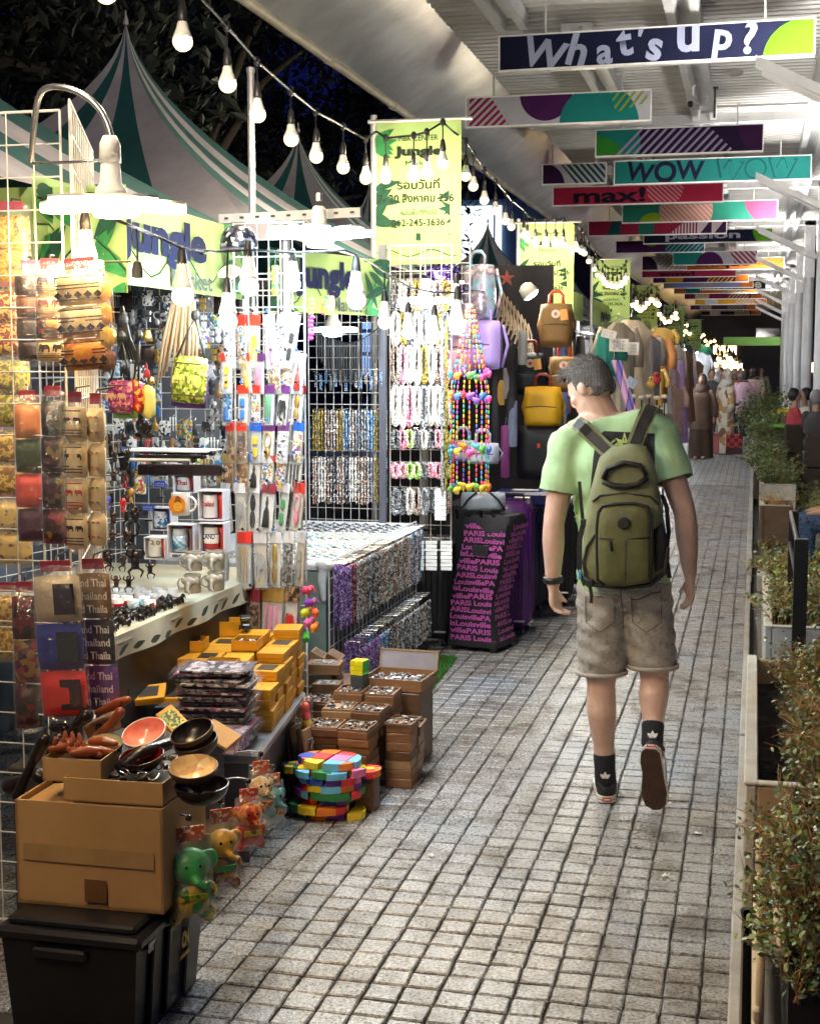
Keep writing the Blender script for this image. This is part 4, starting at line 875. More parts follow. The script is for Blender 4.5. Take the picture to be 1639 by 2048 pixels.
# ---- pile of wrapped notebooks and purses in front
NBK = [MP('nb1', ['#2a2430', '#4a3f58', '#8a8294', '#1d1a22'], 'wave', 25, .35), M('nb_magenta', (.5, .06, .22), .4), MP('nb3', ['#d8d4d8', '#8c7f8f', '#34303a', '#c9bfc9'], 'voronoi', 60, .35), MP('nb4', ['#5a3a6a', '#8a6a9a', '#c9b8d0', '#2c2434'], 'noise', 40, .35), M('nb_tan', (.4, .28, .18), .5), M('nb_black', (.02, .02, .022), .3)]
rr = random.Random(12); z = .402
for k in range(27):
    h = rr.uniform(.008, .014); ox = rr.uniform(-.018, .018)
    t = thing('wrapped_notebook', f'film-wrapped purse or notebook, {ORD[k]} from the bottom of the front pile', 'notebook', LT(.14+ox, -.36+rr.uniform(-.02, .02), z), R_(8)+rr.uniform(-.12, .12), group='pile of wrapped notebooks on the low table')
    MB().surf(lambda a, b: ((a-.5)*.24, (b-.5)*.17, h*.6+.004*math.sin(a*14+k)*1.0), 14, 2).build('cover', NBK[k % 6] if k < 26 else NBK[(0, 2)[k % 2]], t)
    MB().cbox((0, 0, h*.45), (.23, .165, h*.8), .002).build('pages', NBK[2 if k % 3 else 5], t)
    MB().surf(lambda a, b: ((a-.5)*.27, (b-.5)*.19, h*.75+.003+.005*math.sin(a*19+k*2)*math.cos(b*7+k)), 12, 6).build('sleeve', FILM2, t, smooth=True)
    z += h
for k, (u, v, y, c) in enumerate(((395, 1430, 4.2, 1), (430, 1462, 4.12, 3), (345, 1405, 4.35, 5))):
    t = thing('wrapped_notebook', f'{["magenta", "striped lilac", "glossy black"][k]} film-wrapped book lying left of the pile', 'notebook', P(u, v, Z=.5), R_(15*k-10), group='loose wrapped books'); MB().cbox((0, 0, -.03), (.2, .14, .06), .003).build('pages', NBK[c], t); MB().cbox((0, 0, .002), (.21, .15, .003), .001).build('sleeve', FILM2, t)
t = thing('gift_box', 'flat yellow window box lying left of the notebooks', 'box', P(300, 1395, Z=.56), R_(18)); t.rotation_euler = (R_(12), R_(-6), R_(18)); link('box_body', BX, None, t, scl=(1.05, .9, .6)); link('window', WN, None, t, scl=(1, .9, .6))
t = thing('gift_box', 'brown window box under the flat yellow box', 'box', P(300, 1365, Z=.54), R_(10)); t.rotation_euler = (R_(10), 0, R_(10)); link('box_body', closed_mesh(.13, .12, .03, M('ochre_card', (.42, .24, .03), .5)), None, t)
t = thing('gift_box', 'tilted yellow box with green leaf print behind the coconut bowls', 'box', P(352, 1448, Z=.62)); t.rotation_euler = (R_(30), R_(30), R_(-25)); MB().cbox((0, 0, 0), (.13, .06, .02), .002).build('box_body', YB, t); MB().box((0, -.001, .0108), (.10, .045, .001)).build('print', MP('leafy', ['#1d2a14', '#7aa03a', '#2c3a1a', '#c9c83a'], 'voronoi', 160), t)
t = thing('card_box', 'tilted plain kraft box behind the coconut bowls', 'box', P(440, 1470, Z=.6)); t.rotation_euler = (R_(25), R_(18), R_(-20)); MB().cbox((0, 0, 0), (.12, .07, .015), .002).build('box_body', KRAFT, t)
# ---- crate tower at the near corner
bn = thing('storage_bin', 'black plastic storage bin on the ground under the taped carton', 'bin', (-1.645, 3.38, 0))
BINM = M('bin_black', (.014, .015, .019), .32, var=.2)
def bin_fn(mb, w0, d0, w1, d1, z0, z1):
    q = [(-w0, -d0, z0), (w0, -d0, z0), (w0, d0, z0), (-w0, d0, z0), (-w1, -d1, z1), (w1, -d1, z1), (w1, d1, z1), (-w1, d1, z1)]
    mb.add(q, [(3, 2, 1, 0), (4, 5, 6, 7), (0, 1, 5, 4), (1, 2, 6, 5), (2, 3, 7, 6), (3, 0, 4, 7)])
mb = MB(); bin_fn(mb, .165, .205, .185, .222, 0, .27); mb.build('tub', BINM, bn)
MB().cbox((0, 0, .285), (.40, .47, .035), .010).build('lid', BINM, bn); MB().cbox((0, 0, .312), (.35, .42, .022), .006).build('lid_top', BINM, bn)
for yy in (-.13, -.03, .1): MB().cbox((.183, yy, .14), (.012, .02, .24), .004, (0, R_(4), 0)).build('rib', BINM, bn)
MB().cbox((-.02, -.232, .245), (.15, .02, .03), .006).build('handle', BINM, bn)
text('CN', bn, M('sticker_gold', (.6, .45, .05), .5), (.197, .06, .19), .05, .045, .06, (R_(0), 0, math.pi/2)); MB().box((.193, .06, .145), (.002, .06, .012), (0, R_(4), 0)).build('sticker_bar', M('sticker_gold'), bn)
MB().box((.194, -.15, .255), (.002, .04, .028), (0, R_(4), 0)).build('label', PAPER, bn)
TAPE = M('packing_tape', (.42, .27, .12), .15, var=.15, spec=.8)
bx = thing('taped_carton', 'large brown taped cardboard carton on the black bin', 'carton', (-1.638, 3.415, .325), R_(1.5))
mb = MB(); th = .006; W_, D_, H_ = .405, .31, .275
mb.box((0, 0, .004), (W_, D_, .008))
for s in (-1, 1): mb.box((s*(W_/2-th/2), 0, H_/2), (th, D_, H_)); mb.box((0, s*(D_/2-th/2), H_/2+.001), (W_-.002, th, H_))
mb.build('carton_walls', KRAFT, bx); MB().box((0, 0, H_-.02), (W_-.02, D_-.02, .01)).build('inner_flap', KRAFT, bx)
for k, (z0, dz, ang) in enumerate(((.14, .045, 0.5),)): MB().box((.0, -D_/2-.0055-.0008*k, z0), (.36, .0012, dz), (0, R_(ang), 0)).build('tape_strip', TAPE, bx)
MB().box((.02, -D_/2-.0085, .05), (.06, .001, .06)).build('tape_patch', M('tape_brown', (.18, .09, .035), .25), bx)
tr = open_box('shallow cardboard tray of black leather keyrings on the taped carton', (-1.575, 3.40, .603), .27, .25, .06, R_(2), M('leather_black', (.012, .011, .011), .3, bump=.3), KRAFT, .7, 'card_tray')
mb = MB(); r_ = random.Random(3)
for k in range(14):
    c = (r_.uniform(-.02, .11), r_.uniform(-.1, .08), .062+r_.uniform(0, .015)); a = r_.uniform(0, 6.28)
    mb.tube([(c[0]+.014*math.cos(t*.7+a), c[1]+.014*math.sin(t*.7+a), c[2]+.006*math.sin(t)) for t in range(9)], .0016, 5)
tag(mb.build('ring', M('chrome'), tr), kind='stuff')
MB().tube([(-.01, -.06, .07), (.03, -.0, .1), (.08, .07, .11)], [.02, .02, .017], 8).build('leather_roll', M('leather_black'), tr, smooth=True)
t2 = thing('card_tray', 'small cardboard tray of reddish wooden massage frogs', 'tray', (-1.70, 3.37, .645), R_(4))
mb = MB(); mb.box((0, 0, .002), (.16, .15, .004))
for s in (-1, 1): mb.box((s*.0785, 0, .03), (.003, .15, .06)); mb.box((0, s*.0735, .0305), (.158, .003, .06))
mb.build('box_walls', KRAFT, t2); MB().box((0, 0, .02), (.15, .14, .03)).build('padding', M('kraft_dark', (.12, .07, .035), .8), t2)
RW = M('red_wood', (.27, .065, .025), .28, var=.25, vs=18)
for k in range(9):
    x, y, z, a = r_.uniform(-.05, .05), -.05+.012*k, .055+r_.uniform(0, .02), r_.uniform(-.7, .7)
    f = thing('wooden_massager', f'polished red-brown wooden massager, {ORD[k]} from the front in the small tray', 'massager', (-1.70+x, 3.37+y, .645+z), a, group='wooden massagers in the small tray')
    mb = MB(); caps(mb, [(-.035, 0, 0), (0, 0, .004), (.035, 0, 0)], [.011, .014, .009], 8); me = blob(mb, .004, 3, 'handle'); link('handle', me, RW, f)
    for q in range(3 if k % 2 else 0): MB().lathe([(.006, 0), (.008, .006), (.003, .022), (0, .024)], (-.025+.024*q, 0, .01), 8).build('peg', RW, f, smooth=True)
# bowls
def bowl(label, loc, R, inm, outm, tilt, rz=0, n=1):
    t = thing('coconut_bowl', label, 'bowl', loc, rot=(tilt[0], tilt[1], rz)); pr = [(R*math.sin(a), R*.75*(1-math.cos(a))) for a in [math.pi/2*k/8 for k in range(9)]]
    MB().lathe(pr, (0, 0, 0), 28, cap=False).build('shell', outm, t, smooth=True); MB().lathe([(R, pr[-1][1]), (R*.965, pr[-1][1]+.002), (R*.94, pr[-1][1])], (0, 0, 0), 28, cap=False).build('rim', outm, t, smooth=True)
    MB().lathe([(r*.94, z*.94+.06*R) for r, z in pr], (0, 0, 0), 28, cap=False).build('lacquer', inm, t, smooth=True); return t
SHELL = M('coconut_shell', (.07, .035, .018), .35, var=.4, vs=30, stretch=(1, 1, 5)); 
bowl('pink lacquered bowl tilted at the back of the carton', P(297, 1490, Z=.69), .062, M('pink_lacquer', (.85, .32, .24), .15, var=.2, vs=30), M('white_shell', (.7, .65, .6), .3), (R_(26), R_(-6)))
bowl('dark bowl lacquered deep red inside, next to the pink bowl', P(288, 1542, Z=.66), .06, M('red_lacquer', (.22, .008, .006), .08), M('lacq_black', (.02, .012, .012), .2), (R_(12), R_(-4)))
bowl('coconut bowl with cream mother-of-pearl inside', P(388, 1566, Z=.655), .064, MP('pearl', ['#e6cfa0', '#dfc393', '#c9a87a', '#ead9b4'], 'voronoi', 45, .2), SHELL, (R_(13), R_(3)))
bowl('black coconut bowl with grooves, upper of the dark stack', P(393, 1490, Z=.72), .06, MP('blackgroove', ['#0c0a0a', '#15110f', '#241c18'], 'wave', 30, .3), SHELL, (R_(20), R_(-12)))
bowl('dark coconut bowl under the grooved one', P(400, 1512, Z=.69), .06, M('lacq_black'), SHELL, (R_(15), R_(-10)))
bowl('large black bowl under the pearl bowl at the carton edge', P(405, 1608, Z=.60), .07, M('lacq_black'), M('lacq_black'), (R_(4), 0))
bowl('pale green bowl behind the small tray', P(210, 1515, Z=.67), .055, M('pale_lacquer', (.6, .6, .35), .2), SHELL, (R_(18), 0))
# black wooden tools at the left of the carton
BW = M('black_wood', (.018, .014, .012), .25)
for k, (pts, rs, nm) in enumerate((([(35, 1590), (60, 1535), (88, 1480)], [.018, .012, .02], 'long tapered black wooden pestle leaning on the carton'), ([(20, 1572), (45, 1560)], [.024, .015], 'black wooden knob hanging at the left wire panel'), ([(120, 1560), (100, 1525), (118, 1480)], [.024, .02, .024], 'black wooden roller beside the small tray'), ([(75, 1550), (105, 1570), (125, 1540)], [.022, .018, .022], 'black wooden beads bunched behind the small tray'), ([(140, 1490), (152, 1450), (172, 1432)], [.02, .014, .022], 'black wooden massage tool with round head'), ([(105, 1455), (130, 1458), (145, 1470)], [.012, .02, .014], 'black carved wooden duck beside the massage tool'), ([(190, 1480), (225, 1445), (240, 1425)], [.016, .013, .016], 'brown turned wooden rod above the pale bowl'), ([(195, 1425), (235, 1408), (255, 1400)], [.01, .017, .012], 'carved brown wooden crocodile head above the bowls'))):
    y = 3.42+.03*k; q = [PV(a, b, y) for a, b in pts]; t = thing('wooden_tool', nm, 'wooden tool', q[0]); mb = MB(); caps(mb, [p-q[0] for p in q], rs, 10); link('body', blob(mb, .004, 4, 'body'), RW if k > 5 else BW, t); MB().tube([q[-1]-q[0], q[-1]-q[0]+Vector((0, .01, .03))], .002, 5).build('cord', M('hook_black'), t)
t = thing('wood_block', 'small wooden block with a round hole above the bowls', 'wooden block', PV(205, 1452, 3.7), R_(30)); MB().cbox((0, 0, 0), (.10, .04, .05), .006, (0, R_(-20), 0)).build('block', M('light_wood', (.33, .17, .08), .45, var=.2, vs=20), t); MB().lathe([(.008, -.001), (.012, 0), (.008, .001)], (-.01, -.0215, 0), 14, rot=(R_(90), 0, 0)).build('hole_rim', BW, t)
# ---- doll bags hanging at the walkway side
def doll_bag(label, loc, w_, h_, body, head, extra, rz, hdr='#d9622c'):
    t = thing('doll_bag', label, 'toy bag', loc, rz)
    mb = MB(); R = w_*.44
    mb.ball((0, 0, -h_*.68), (R*1.05, R*.9, R*1.0), 14, 10)
    for s in (-1, 1): mb.ball((s*R*.8, -.01, -h_*.86), (R*.4, R*.45, R*.42), 10, 8)
    for s in (-1, 1): mb.ball((s*R*.95, -.01, -h_*.62), (R*.33, R*.33, R*.5), 10, 8)
    link('doll_body', blob(mb, .005, 5, 'doll_body'), body, t)
    mb = MB(); mb.ball((0, -.006, -h_*.34), (R*.95, R*.85, R*.9), 14, 10); mb.tube([(0, -R*.6, -h_*.38), (.01, -R*1.1, -h_*.46), (.03, -R*1.15, -h_*.52)], [R*.3, R*.22, R*.16], 8)
    for s in (-1, 1): mb.ball((s*R*.95, .004, -h_*.30), (R*.5, R*.18, R*.55), 10, 8)
    link('doll_head', blob(mb, .005, 5, 'doll_head'), head, t)
    for s in (-1, 1): MB().ball((s*R*.32, -R*.82, -h_*.30), .005, 8, 6).build('eye', M('lacq_black'), t)
    MB().box((0, -R*.9, -h_*.62), (R*1.3, .004, .016), (R_(10), 0, 0)).build('sash', extra, t)
    MB().pillow((0, 0, -h_*.5), (w_, w_*.7, h_), 8, .3, jit=.004).build('bag_film', FILM, t, smooth=True)
    MB().box((0, 0, -.0), (w_*.62, .004, .04)).build('header_card', MP('hdr'+hdr, [hdr, '#f0d8c8', hdr, hdr], 'voronoi', 130), t)
    MB().tube([(0, .0, .02), (0, .01, .045), (-.03, .02, .05), (-.07, .02, .05)], .0028, 5).build('hook', M('chrome'), t); MB().ball((0, 0, .042), .009, 10, 8).build('hook_tip', M('lacq_black'), t)
SGN = MP('thai_silk_green', ['#2f8f3a', '#5aa83a', '#c9a52a', '#1f6a2c', '#d8c24a'], 'voronoi', 40, .35); SGD = MP('thai_silk_gold', ['#b98a1e', '#8fae2a', '#d8b83a', '#3f7a2a'], 'voronoi', 60, .3); SOR = MP('thai_silk_tan', ['#c97a2a', '#8a4a22', '#d8a04a', '#3a2a20'], 'noise', 30, .4)
doll_bag('green silk elephant doll in a clear bag, frontmost on the hooks', PV(378, 1668, 3.38), .125, .25, SGN, M('silk_green', (.06, .42, .12), .35), SGD, R_(35))
doll_bag('tan silk elephant doll with yellow ball head in a clear bag', PV(442, 1632, 3.58), .10, .22, SOR, M('silk_yellow', (.75, .42, .05), .4), M('silk_green'), R_(40))
doll_bag('red silk doll pair in a clear bag on the third hook', PV(497, 1590, 3.85), .09, .17, M('silk_red', (.55, .04, .03), .35), MP('silk_redgold', ['#b3221a', '#d8902a', '#c93a1e'], 'noise', 40, .35), SGD, R_(40), '#d84a2c')
doll_bag('cream cat doll in a clear bag near the low table', PV(522, 1535, 4.05), .085, .17, M('silk_teal', (.12, .32, .34), .5), MP('silk_cat', ['#c9a86a', '#e0cfa8', '#7a6a4a'], 'noise', 40), SOR, R_(40))
doll_bag('teal and white doll in a clear bag against the dark table cover', PV(545, 1560, 4.2), .08, .16, M('silk_greywhite', (.4, .42, .42), .5), M('silk_teal'), SOR, R_(45))
# ================================================================== SOUVENIR RACK: packets on hooks
def slab_mesh(w_, h_, t_, mat, name):
    mb = MB(); mb.cbox((0, 0, -h_/2), (w_, t_, h_), t_*.3); me = mb.mesh(name); me.materials.append(mat); return me
def puff_mesh(w_, h_, t_, mat, name, jit=.0012):
    mb = MB(); mb.pillow((0, 0, -h_/2), (w_, t_, h_), 6, .25, jit=jit); me = mb.mesh(name, True); me.materials.append(mat); return me
RED, BLU = M('hdr_red', (.72, .04, .02), .35), M('hdr_blue', (.02, .12, .6), .35); PURP = M('hdr_purple', (.13, .03, .16), .4); CLR = M('hdr_clear', (.75, .75, .78), .2); GLD = M('hdr_gold', (.55, .36, .1), .35, metal=.4); MAR = M('hdr_maroon', (.28, .03, .05), .4)
def mixm(nm, cols, sc=150, rough=.3, metal=0.): return MP('mix_'+nm, cols, 'voronoi', sc*.62, rough, metal)
WH = mixm('white', ['#e8e8ea', '#c8ccd4', '#f4f4f2', '#9aa0ac', '#dcdcdc', '#3a3f4a'], 170); WB = mixm('letters', ['#f0f0ec', '#20242c', '#e8e4d8', '#2f3a6a', '#f6f6f2'], 220); WC = mixm('white_colour', ['#f0f0ee', '#d8d0c0', '#e04a3a', '#3a6ad0', '#e8c23a', '#f4f4f4', '#4aa06a'], 190)
YW = mixm('yellow', ['#f2c23a', '#f8e09a', '#e89a2a', '#f6f0e0'], 120); BW_ = mixm('bluewhite', ['#5a9ac9', '#e8eef4', '#2f6a9a', '#cfe4ee', '#f8f8f8'], 130); GW = mixm('goldwhite', ['#e8dcb0', '#b08a3a', '#f4efdf', '#8a6a2a', '#fffaf0'], 170, .3, .3); SV = mixm('silver', ['#d0d4d8', '#8c9094', '#f0f2f4', '#50545a', '#babec4'], 190, .25, .5)
TANP = mixm('tan', ['#b98a4a', '#8a5a2a', '#d8b070', '#6a441e'], 110); GRY = mixm('grey', ['#8c8c90', '#5a5a60', '#b8b8bc', '#34343a'], 160, .3, .2); RBW = mixm('rainbow', ['#e83a2a', '#f2c22a', '#3aa0d8', '#4ab04a', '#f6f6f6', '#e87ab0'], 120); DKG = mixm('darkgreen', ['#24483a', '#3a6a50', '#18241f', '#7aa08a'], 120); VIO = mixm('violet', ['#b88ac8', '#e0d0ee', '#6a3a8a', '#f4f0f6'], 140); BRN = mixm('brown', ['#6a4a34', '#3a281e', '#8a6a4a', '#b09070'], 100); GOLD = mixm('gold', ['#d8b02a', '#f4de7a', '#9a7414', '#fff4b8'], 200, .25, .6)
def item_mesh(kind, mat):
    mb = MB()
    if kind == 0: mb.tube([(.3*math.sin(t), 0, -.3+.25*math.cos(t)) for t in [6.283*i/14 for i in range(14)]], .05, 6, closed=True); mb.ball((0, 0, -.72), (.24, .1, .2), 8, 6)
    elif kind == 1: [mb.bar((-.25+.25*i, 0, -.05), (-.25+.25*i, 0, -.95), .07, .05, 6) for i in range(3)]
    elif kind == 2: mb.prism([(x*.42, -.5+z*.5) for x, z in ELE], -.06, .06)
    elif kind == 3: [mb.lathe([(.22, -.05), (.26, 0), (.22, .05)], (0, 0, -.25-.48*i), 14, rot=(math.pi/2, 0, 0)) for i in range(2)]
    elif kind == 4: mb.lathe([(.3, -.95), (.22, -.5), (.08, -.35), (.12, -.25), (.05, -.05)], (0, 0, 0), 10, sy=.4)
    else: mb.cbox((0, 0, -.3), (.5, .14, .3), .05); mb.cbox((0, 0, -.72), (.44, .14, .34), .05)
    me = mb.mesh('item', kind in (0, 1, 3, 4)); me.materials.append(mat); return me
ITC = [M('item_'+n_, c, .35, metal=mt) for n_, c, mt in (('gold', (.7, .45, .1), .7), ('silver', (.7, .7, .72), .7), ('red', (.7, .05, .04), 0), ('blue', (.05, .2, .6), 0), ('wood', (.32, .17, .07), 0), ('black', (.03, .03, .03), 0), ('green', (.08, .35, .12), 0), ('pink', (.8, .25, .4), 0), ('yellow', (.8, .55, .05), 0), ('white', (.75, .75, .73), 0))]
ITM = [[item_mesh(k, m) for k in range(6)] for m in ITC]
CRD = [M('card_'+str(i), c, .5) for i, c in enumerate(((.78, .78, .76), (.70, .72, .75), (.74, .70, .58), (.45, .33, .2), (.6, .65, .72)))]
rows = [ # hook v, packet h(px), list of (u, header, content, width px, count, look)
 (632, 108, [(466, CLR, WH, 18, 4, 'clear pen packet'), (492, RED, WC, 22, 3, 'red-topped picture packet'), (520, RED, YW, 17, 3, 'red-topped yellow packet'), (548, CLR, WC, 20, 3, 'clear charm packet'), (575, CLR, WB, 20, 3, 'lettered Thailand packet'), (600, CLR, WB, 18, 3, 'black and blue lettered packet')]),
 (708, 82, [(466, RED, YW, 20, 5, 'red-topped orange and yellow packet'), (500, RED, YW, 20, 3, 'red-topped mixed yellow packet'), (528, PURP, VIO, 22, 3, 'purple-topped lilac packet'), (556, CLR, GW, 26, 3, 'white card with gold charm'), (584, CLR, GW, 26, 2, 'tilted white card with gold pendant'), (606, CLR, WH, 22, 2, 'white card with cord')]),
 (772, 80, [(468, RED, BW_, 19, 5, 'red-topped blue and white packet'), (497, RED, BW_, 20, 3, 'red-topped blue packet'), (520, RED, WC, 20, 3, 'red-topped white packet'), (548, PURP, DKG, 22, 3, 'purple-topped green packet'), (578, PURP, GRY, 20, 3, 'purple-topped grey packet'), (605, MAR, GW, 22, 2, 'maroon-topped pale packet')]),
 (846, 82, [(470, RED, TANP, 18, 4, 'red-topped bamboo packet'), (492, RED, BRN, 18, 3, 'red-topped brown packet'), (520, BLU, RBW, 24, 3, 'blue-pinned rainbow spiral packet'), (548, PURP, GW, 22, 3, 'purple-topped straw packet'), (576, PURP, WH, 20, 3, 'purple-topped silver packet'), (604, BLU, WC, 22, 2, 'blue-pinned white packet')]),
 (910, 74, [(466, GLD, TANP, 22, 3, 'gold-topped wood charm packet'), (492, GLD, TANP, 24, 2, 'gold-topped acorn packet'), (517, BLU, GRY, 24, 2, 'blue-topped grey packet'), (545, RED, WC, 24, 3, 'red-topped black and white packet'), (574, MAR, WC, 20, 2, 'maroon-topped small charm packet'), (600, GRY, GRY, 26, 2, 'plain grey picture packet')]),
 (966, 100, [(464, CLR, WH, 16, 5, 'long clear pencil packet'), (488, CLR, SV, 20, 3, 'long clear silver packet'), (516, CLR, GRY, 24, 2, 'grey lace packet'), (548, MAR, GRY, 26, 3, 'maroon-edged dark packet'), (580, CLR, DKG, 20, 2, 'tilted green packet'), (606, RED, VIO, 20, 2, 'yellow-labelled violet packet')]),
 (1062, 115, [(462, RED, GW, 24, 6, 'red-topped white card of gold earrings'), (500, RED, GW, 26, 4, 'red-topped card of mixed earrings'), (530, CLR, SV, 24, 3, 'silver earring strip packet'), (560, CLR, GOLD, 22, 3, 'gold earring strip packet'), (588, CLR, GRY, 20, 3, 'pewter charm strip packet'), (612, CLR, SV, 18, 3, 'narrow silver strip packet')]),
 (1172, 150, [(478, BRN, BRN, 30, 2, 'brown carved elephant panel strip'), (515, MAR, BRN, 32, 2, 'red-topped leather coaster strip'), (552, GLD, mixm('magnets', ['#6a5a44', '#8c9a84', '#c0c4c8', '#4a3424'], 60), 40, 2, 'sheet of bronze and white magnets'), (590, BRN, mixm('magnets2', ['#3a2a22', '#5a4434', '#8a7a6a'], 60), 30, 2, 'dark sheet of carved magnets')]),
]
rr = random.Random(21)
hookm = M('chrome')
rown = ['top', 'second', 'third', 'fourth', 'fifth', 'sixth', 'seventh', 'lowest']
for ri, (v, hp, items) in enumerate(rows):
    for ci, (u, hd, ct, wp, n_, look) in enumerate(items):
        y0 = 5.60; pw = wp/FPX*7.4; ph = hp/FPX*6.0
        ang = rr.uniform(-.06, .06)+(.12 if ci > 3 else 0)
        bd = slab_mesh(pw*.9, ph*.8, .0012, CRD[rr.choice((0, 0, 1, 2, 4)) if ct not in (TANP, BRN) else 3], 'backing_card'); ik, ic = (ri*5+ci*7) % 6, {GW: 0, GOLD: 0, SV: 1, YW: 8, BW_: 3, TANP: 4, BRN: 4, GRY: 5, DKG: 6, VIO: 7, RBW: 8, WB: 5}.get(ct, rr.randrange(10))
        hm, cm, fm_ = slab_mesh(pw, ph*.2, .0022, hd, 'header'), puff_mesh(pw*.8, ph*.7, .004, ct, 'content'), puff_mesh(pw*1.03, ph*.82, .013, FILM2, 'sleeve')
        base = P(u, v, Y=y0)
        hk = thing('display_hook', f'steel hook holding the {look}s, {rown[ri]} row of the souvenir rack', 'hook', base); MB().tube([(0, .02, .01), (0, -.085, .012), (0, -.09, .018)], .0022, 5).build('rod', hookm, hk)
        MB().ball((0, -.092, .018), .0065, 8, 6).build('tip', BLU if (ci+ri) % 3 == 0 else M('lacq_black'), hk)
        for k in range(n_):
            dx = -(n_-1-k)*.0065+rr.uniform(-.002, .002); o = thing('souvenir_packet', f'{look}, {(["rearmost", "second", "third", "fourth", "fifth"][k] if k < n_-1 else "frontmost")} on its hook, {rown[ri]} rack row', 'packet', base+Vector((dx, -.012-k*.075/n_, .004)), rot=(rr.uniform(-.08, .05), ang+rr.uniform(-.05, .05), rr.uniform(-.45, .1)+R_(-8)))
            o['group'] = 'souvenir packets on the wire rack'
            link('header', hm, None, o); link('backing_card', bd, None, o, (0, .004, -ph*.16)); (link('item', ITM[ic][ik], None, o, (0, -.005, -ph*.22), None, (pw*.9, .05, ph*.68)) if (k+ci+ri) % 3 else link('content', cm, None, o, (0, 0, -ph*.2))); link('sleeve', fm_, None, o, (0, -.001, -ph*.18))
# plush elephants strung below the rack
for k, (u, v, c) in enumerate(((612, 1180, '#d83a6a'), (618, 1205, '#8a3ab0'), (610, 1225, '#c9d82a'), (616, 1245, '#e86ab0'), (628, 1255, '#e8902a'), (612, 1275, '#4ac83a'), (630, 1225, '#e85a2a'))):
    t = thing('felt_elephant', f'small {["crimson", "purple", "lime", "pink", "orange", "green", "coral"][k]} felt elephant on the string below the rack', 'toy', P(u, v, Y=5.52), R_(20*k)); s = .022
    mb = MB(); mb.ball((0, 0, 0), (s, s*.7, s*.75), 10, 8); mb.ball((s*1.0, 0, s*.4), s*.6, 8, 6); mb.tube([(s*1.4, 0, s*.3), (s*1.8, 0, -.2*s), (s*1.9, 0, -s*.6)], [s*.25, s*.2, s*.14], 6)
    for sx in (-.6, .5): mb.ball((sx*s, 0, -s*.7), (s*.28, s*.4, s*.35), 8, 6)
    link('body', blob(mb, .004, 2, 'body'), M('felt'+c, c, .8), t); MB().ball((s*.9, -s*.5, s*.4), (s*.35, s*.1, s*.4), 8, 6).build('ear', M('felt_ear', (.6, .25, .2), .8), t); MB().bar((0, 0, s*.6), (0, 0, s*1.6), .0015, n=4).build('string', M('hook_black'), t)
cap_ = thing('sequin_cap', 'black and silver patterned cap on top of the wire rack', 'cap', P(478, 500, Y=5.45), R_(15))
MB().lathe([(.075, 0), (.077, .02), (.07, .06), (.045, .09), (0, .1)], (0, 0, 0), 20).build('crown', MP('capm', ['#15151a', '#4a4a58', '#b0b4c4', '#24242c', '#0c0c10'], 'voronoi', 55, .3), cap_, smooth=True); MB().cbox((0, -.09, .002), (.12, .07, .006), .003, (R_(12), 0, 0)).build('brim', M('capbrim', (.02, .02, .03), .4), cap_)
t = thing('hand_fan', 'cream folding fan clipped to the wire rack', 'fan', P(462, 560, Y=5.5))
FANM = M('fan_cream', (.72, .66, .45), .6)
for k in range(9): a = R_(30+k*15); MB().add([(0, 0, 0), (.062*math.cos(a), -.004, .062*math.sin(a)), (.062*math.cos(a+R_(15)), .002, .062*math.sin(a+R_(15)))], [(0, 1, 2)]).build('fan_blade', FANM, t)
MB().bar((0, -.002, -.03), (0, -.002, .05), .003, n=5).build('fan_handle', M('light_wood'), t)
for k, (u, v, y, w_, h_, nm) in enumerate(((550, 560, 5.5, .03, .12, 'green and yellow parrot'), (655, 610, 5.8, .06, .08, 'parrot and leaves'))):
    t = thing('painted_plaque', f'{nm} painted wooden plaque hanging by the lamp', 'plaque', P(u, v, Y=y)); MB().pillow((0, 0, 0), (w_, .012, h_), 6, .5).build('plaque', MP('parrot', ['#3a9a3a', '#e8c22a', '#2a6a3a', '#e86a2a', '#c9d84a', '#b83a6a'], 'voronoi', 70, .4), t, smooth=True); MB().bar((0, 0, h_/2), (0, .01, h_/2+.05), .0015, n=4).build('cord', M('hook_black'), t)
t = thing('flower_garland', 'string of pink and orange fabric flowers beside the rack', 'garland', P(622, 600, Y=5.55))
for k in range(10): MB().ball((.004*math.sin(k*2), 0, -.017*k), (.012, .01, .009), 8, 6).build('flower', M('flw_pink', (.8, .05, .3), .7) if k > 3 else M('flw_orange', (.85, .35, .05), .7), t)
# ================================================================== INSIDE THE SOUVENIR STALL
def cloth_bag(label, loc, w_, h_, mat, back, rz, pr=None, tilt=0):
    t = thing('fabric_bag', label, 'bag', loc, rot=(0, tilt, rz)); MB().pillow((0, 0, -h_/2), (w_, .05, h_), 8, .3).build('bag_body', mat, t, smooth=True)
    MB().pillow((-w_*.1, .045, -h_/2-.02), (w_*1.05, .05, h_*1.0), 8, .3).build('back_bag', back, t, smooth=True)
    if pr is not None:
        flat(t, [[(-w_*.47, -h_*.17-.0), (w_*.47, -h_*.17), (w_*.47, -h_*.14), (-w_*.47, -h_*.14)], [(-w_*.47, -h_*.84), (w_*.47, -h_*.84), (w_*.47, -h_*.81), (-w_*.47, -h_*.81)]], M('bag_trim', (.08, .06, .02), .6), -.0285)
        tri_flat(t, [eleph(-w_*.22, -h_*.48, w_*.2, -1), eleph(w_*.22, -h_*.48, w_*.2, 1)], pr, -.0295)
    for s in (-1, 1): MB().tube([(s*w_*.4, 0, -.01), (s*w_*.15, .01, .09), (0, .015, .14)], .004, 6).build('strap', M('hook_black'), t, smooth=True)
    MB().ball((0, .015, .15), (.018, .015, .02), 8, 6).build('knot', M('hook_black'), t)
    return t
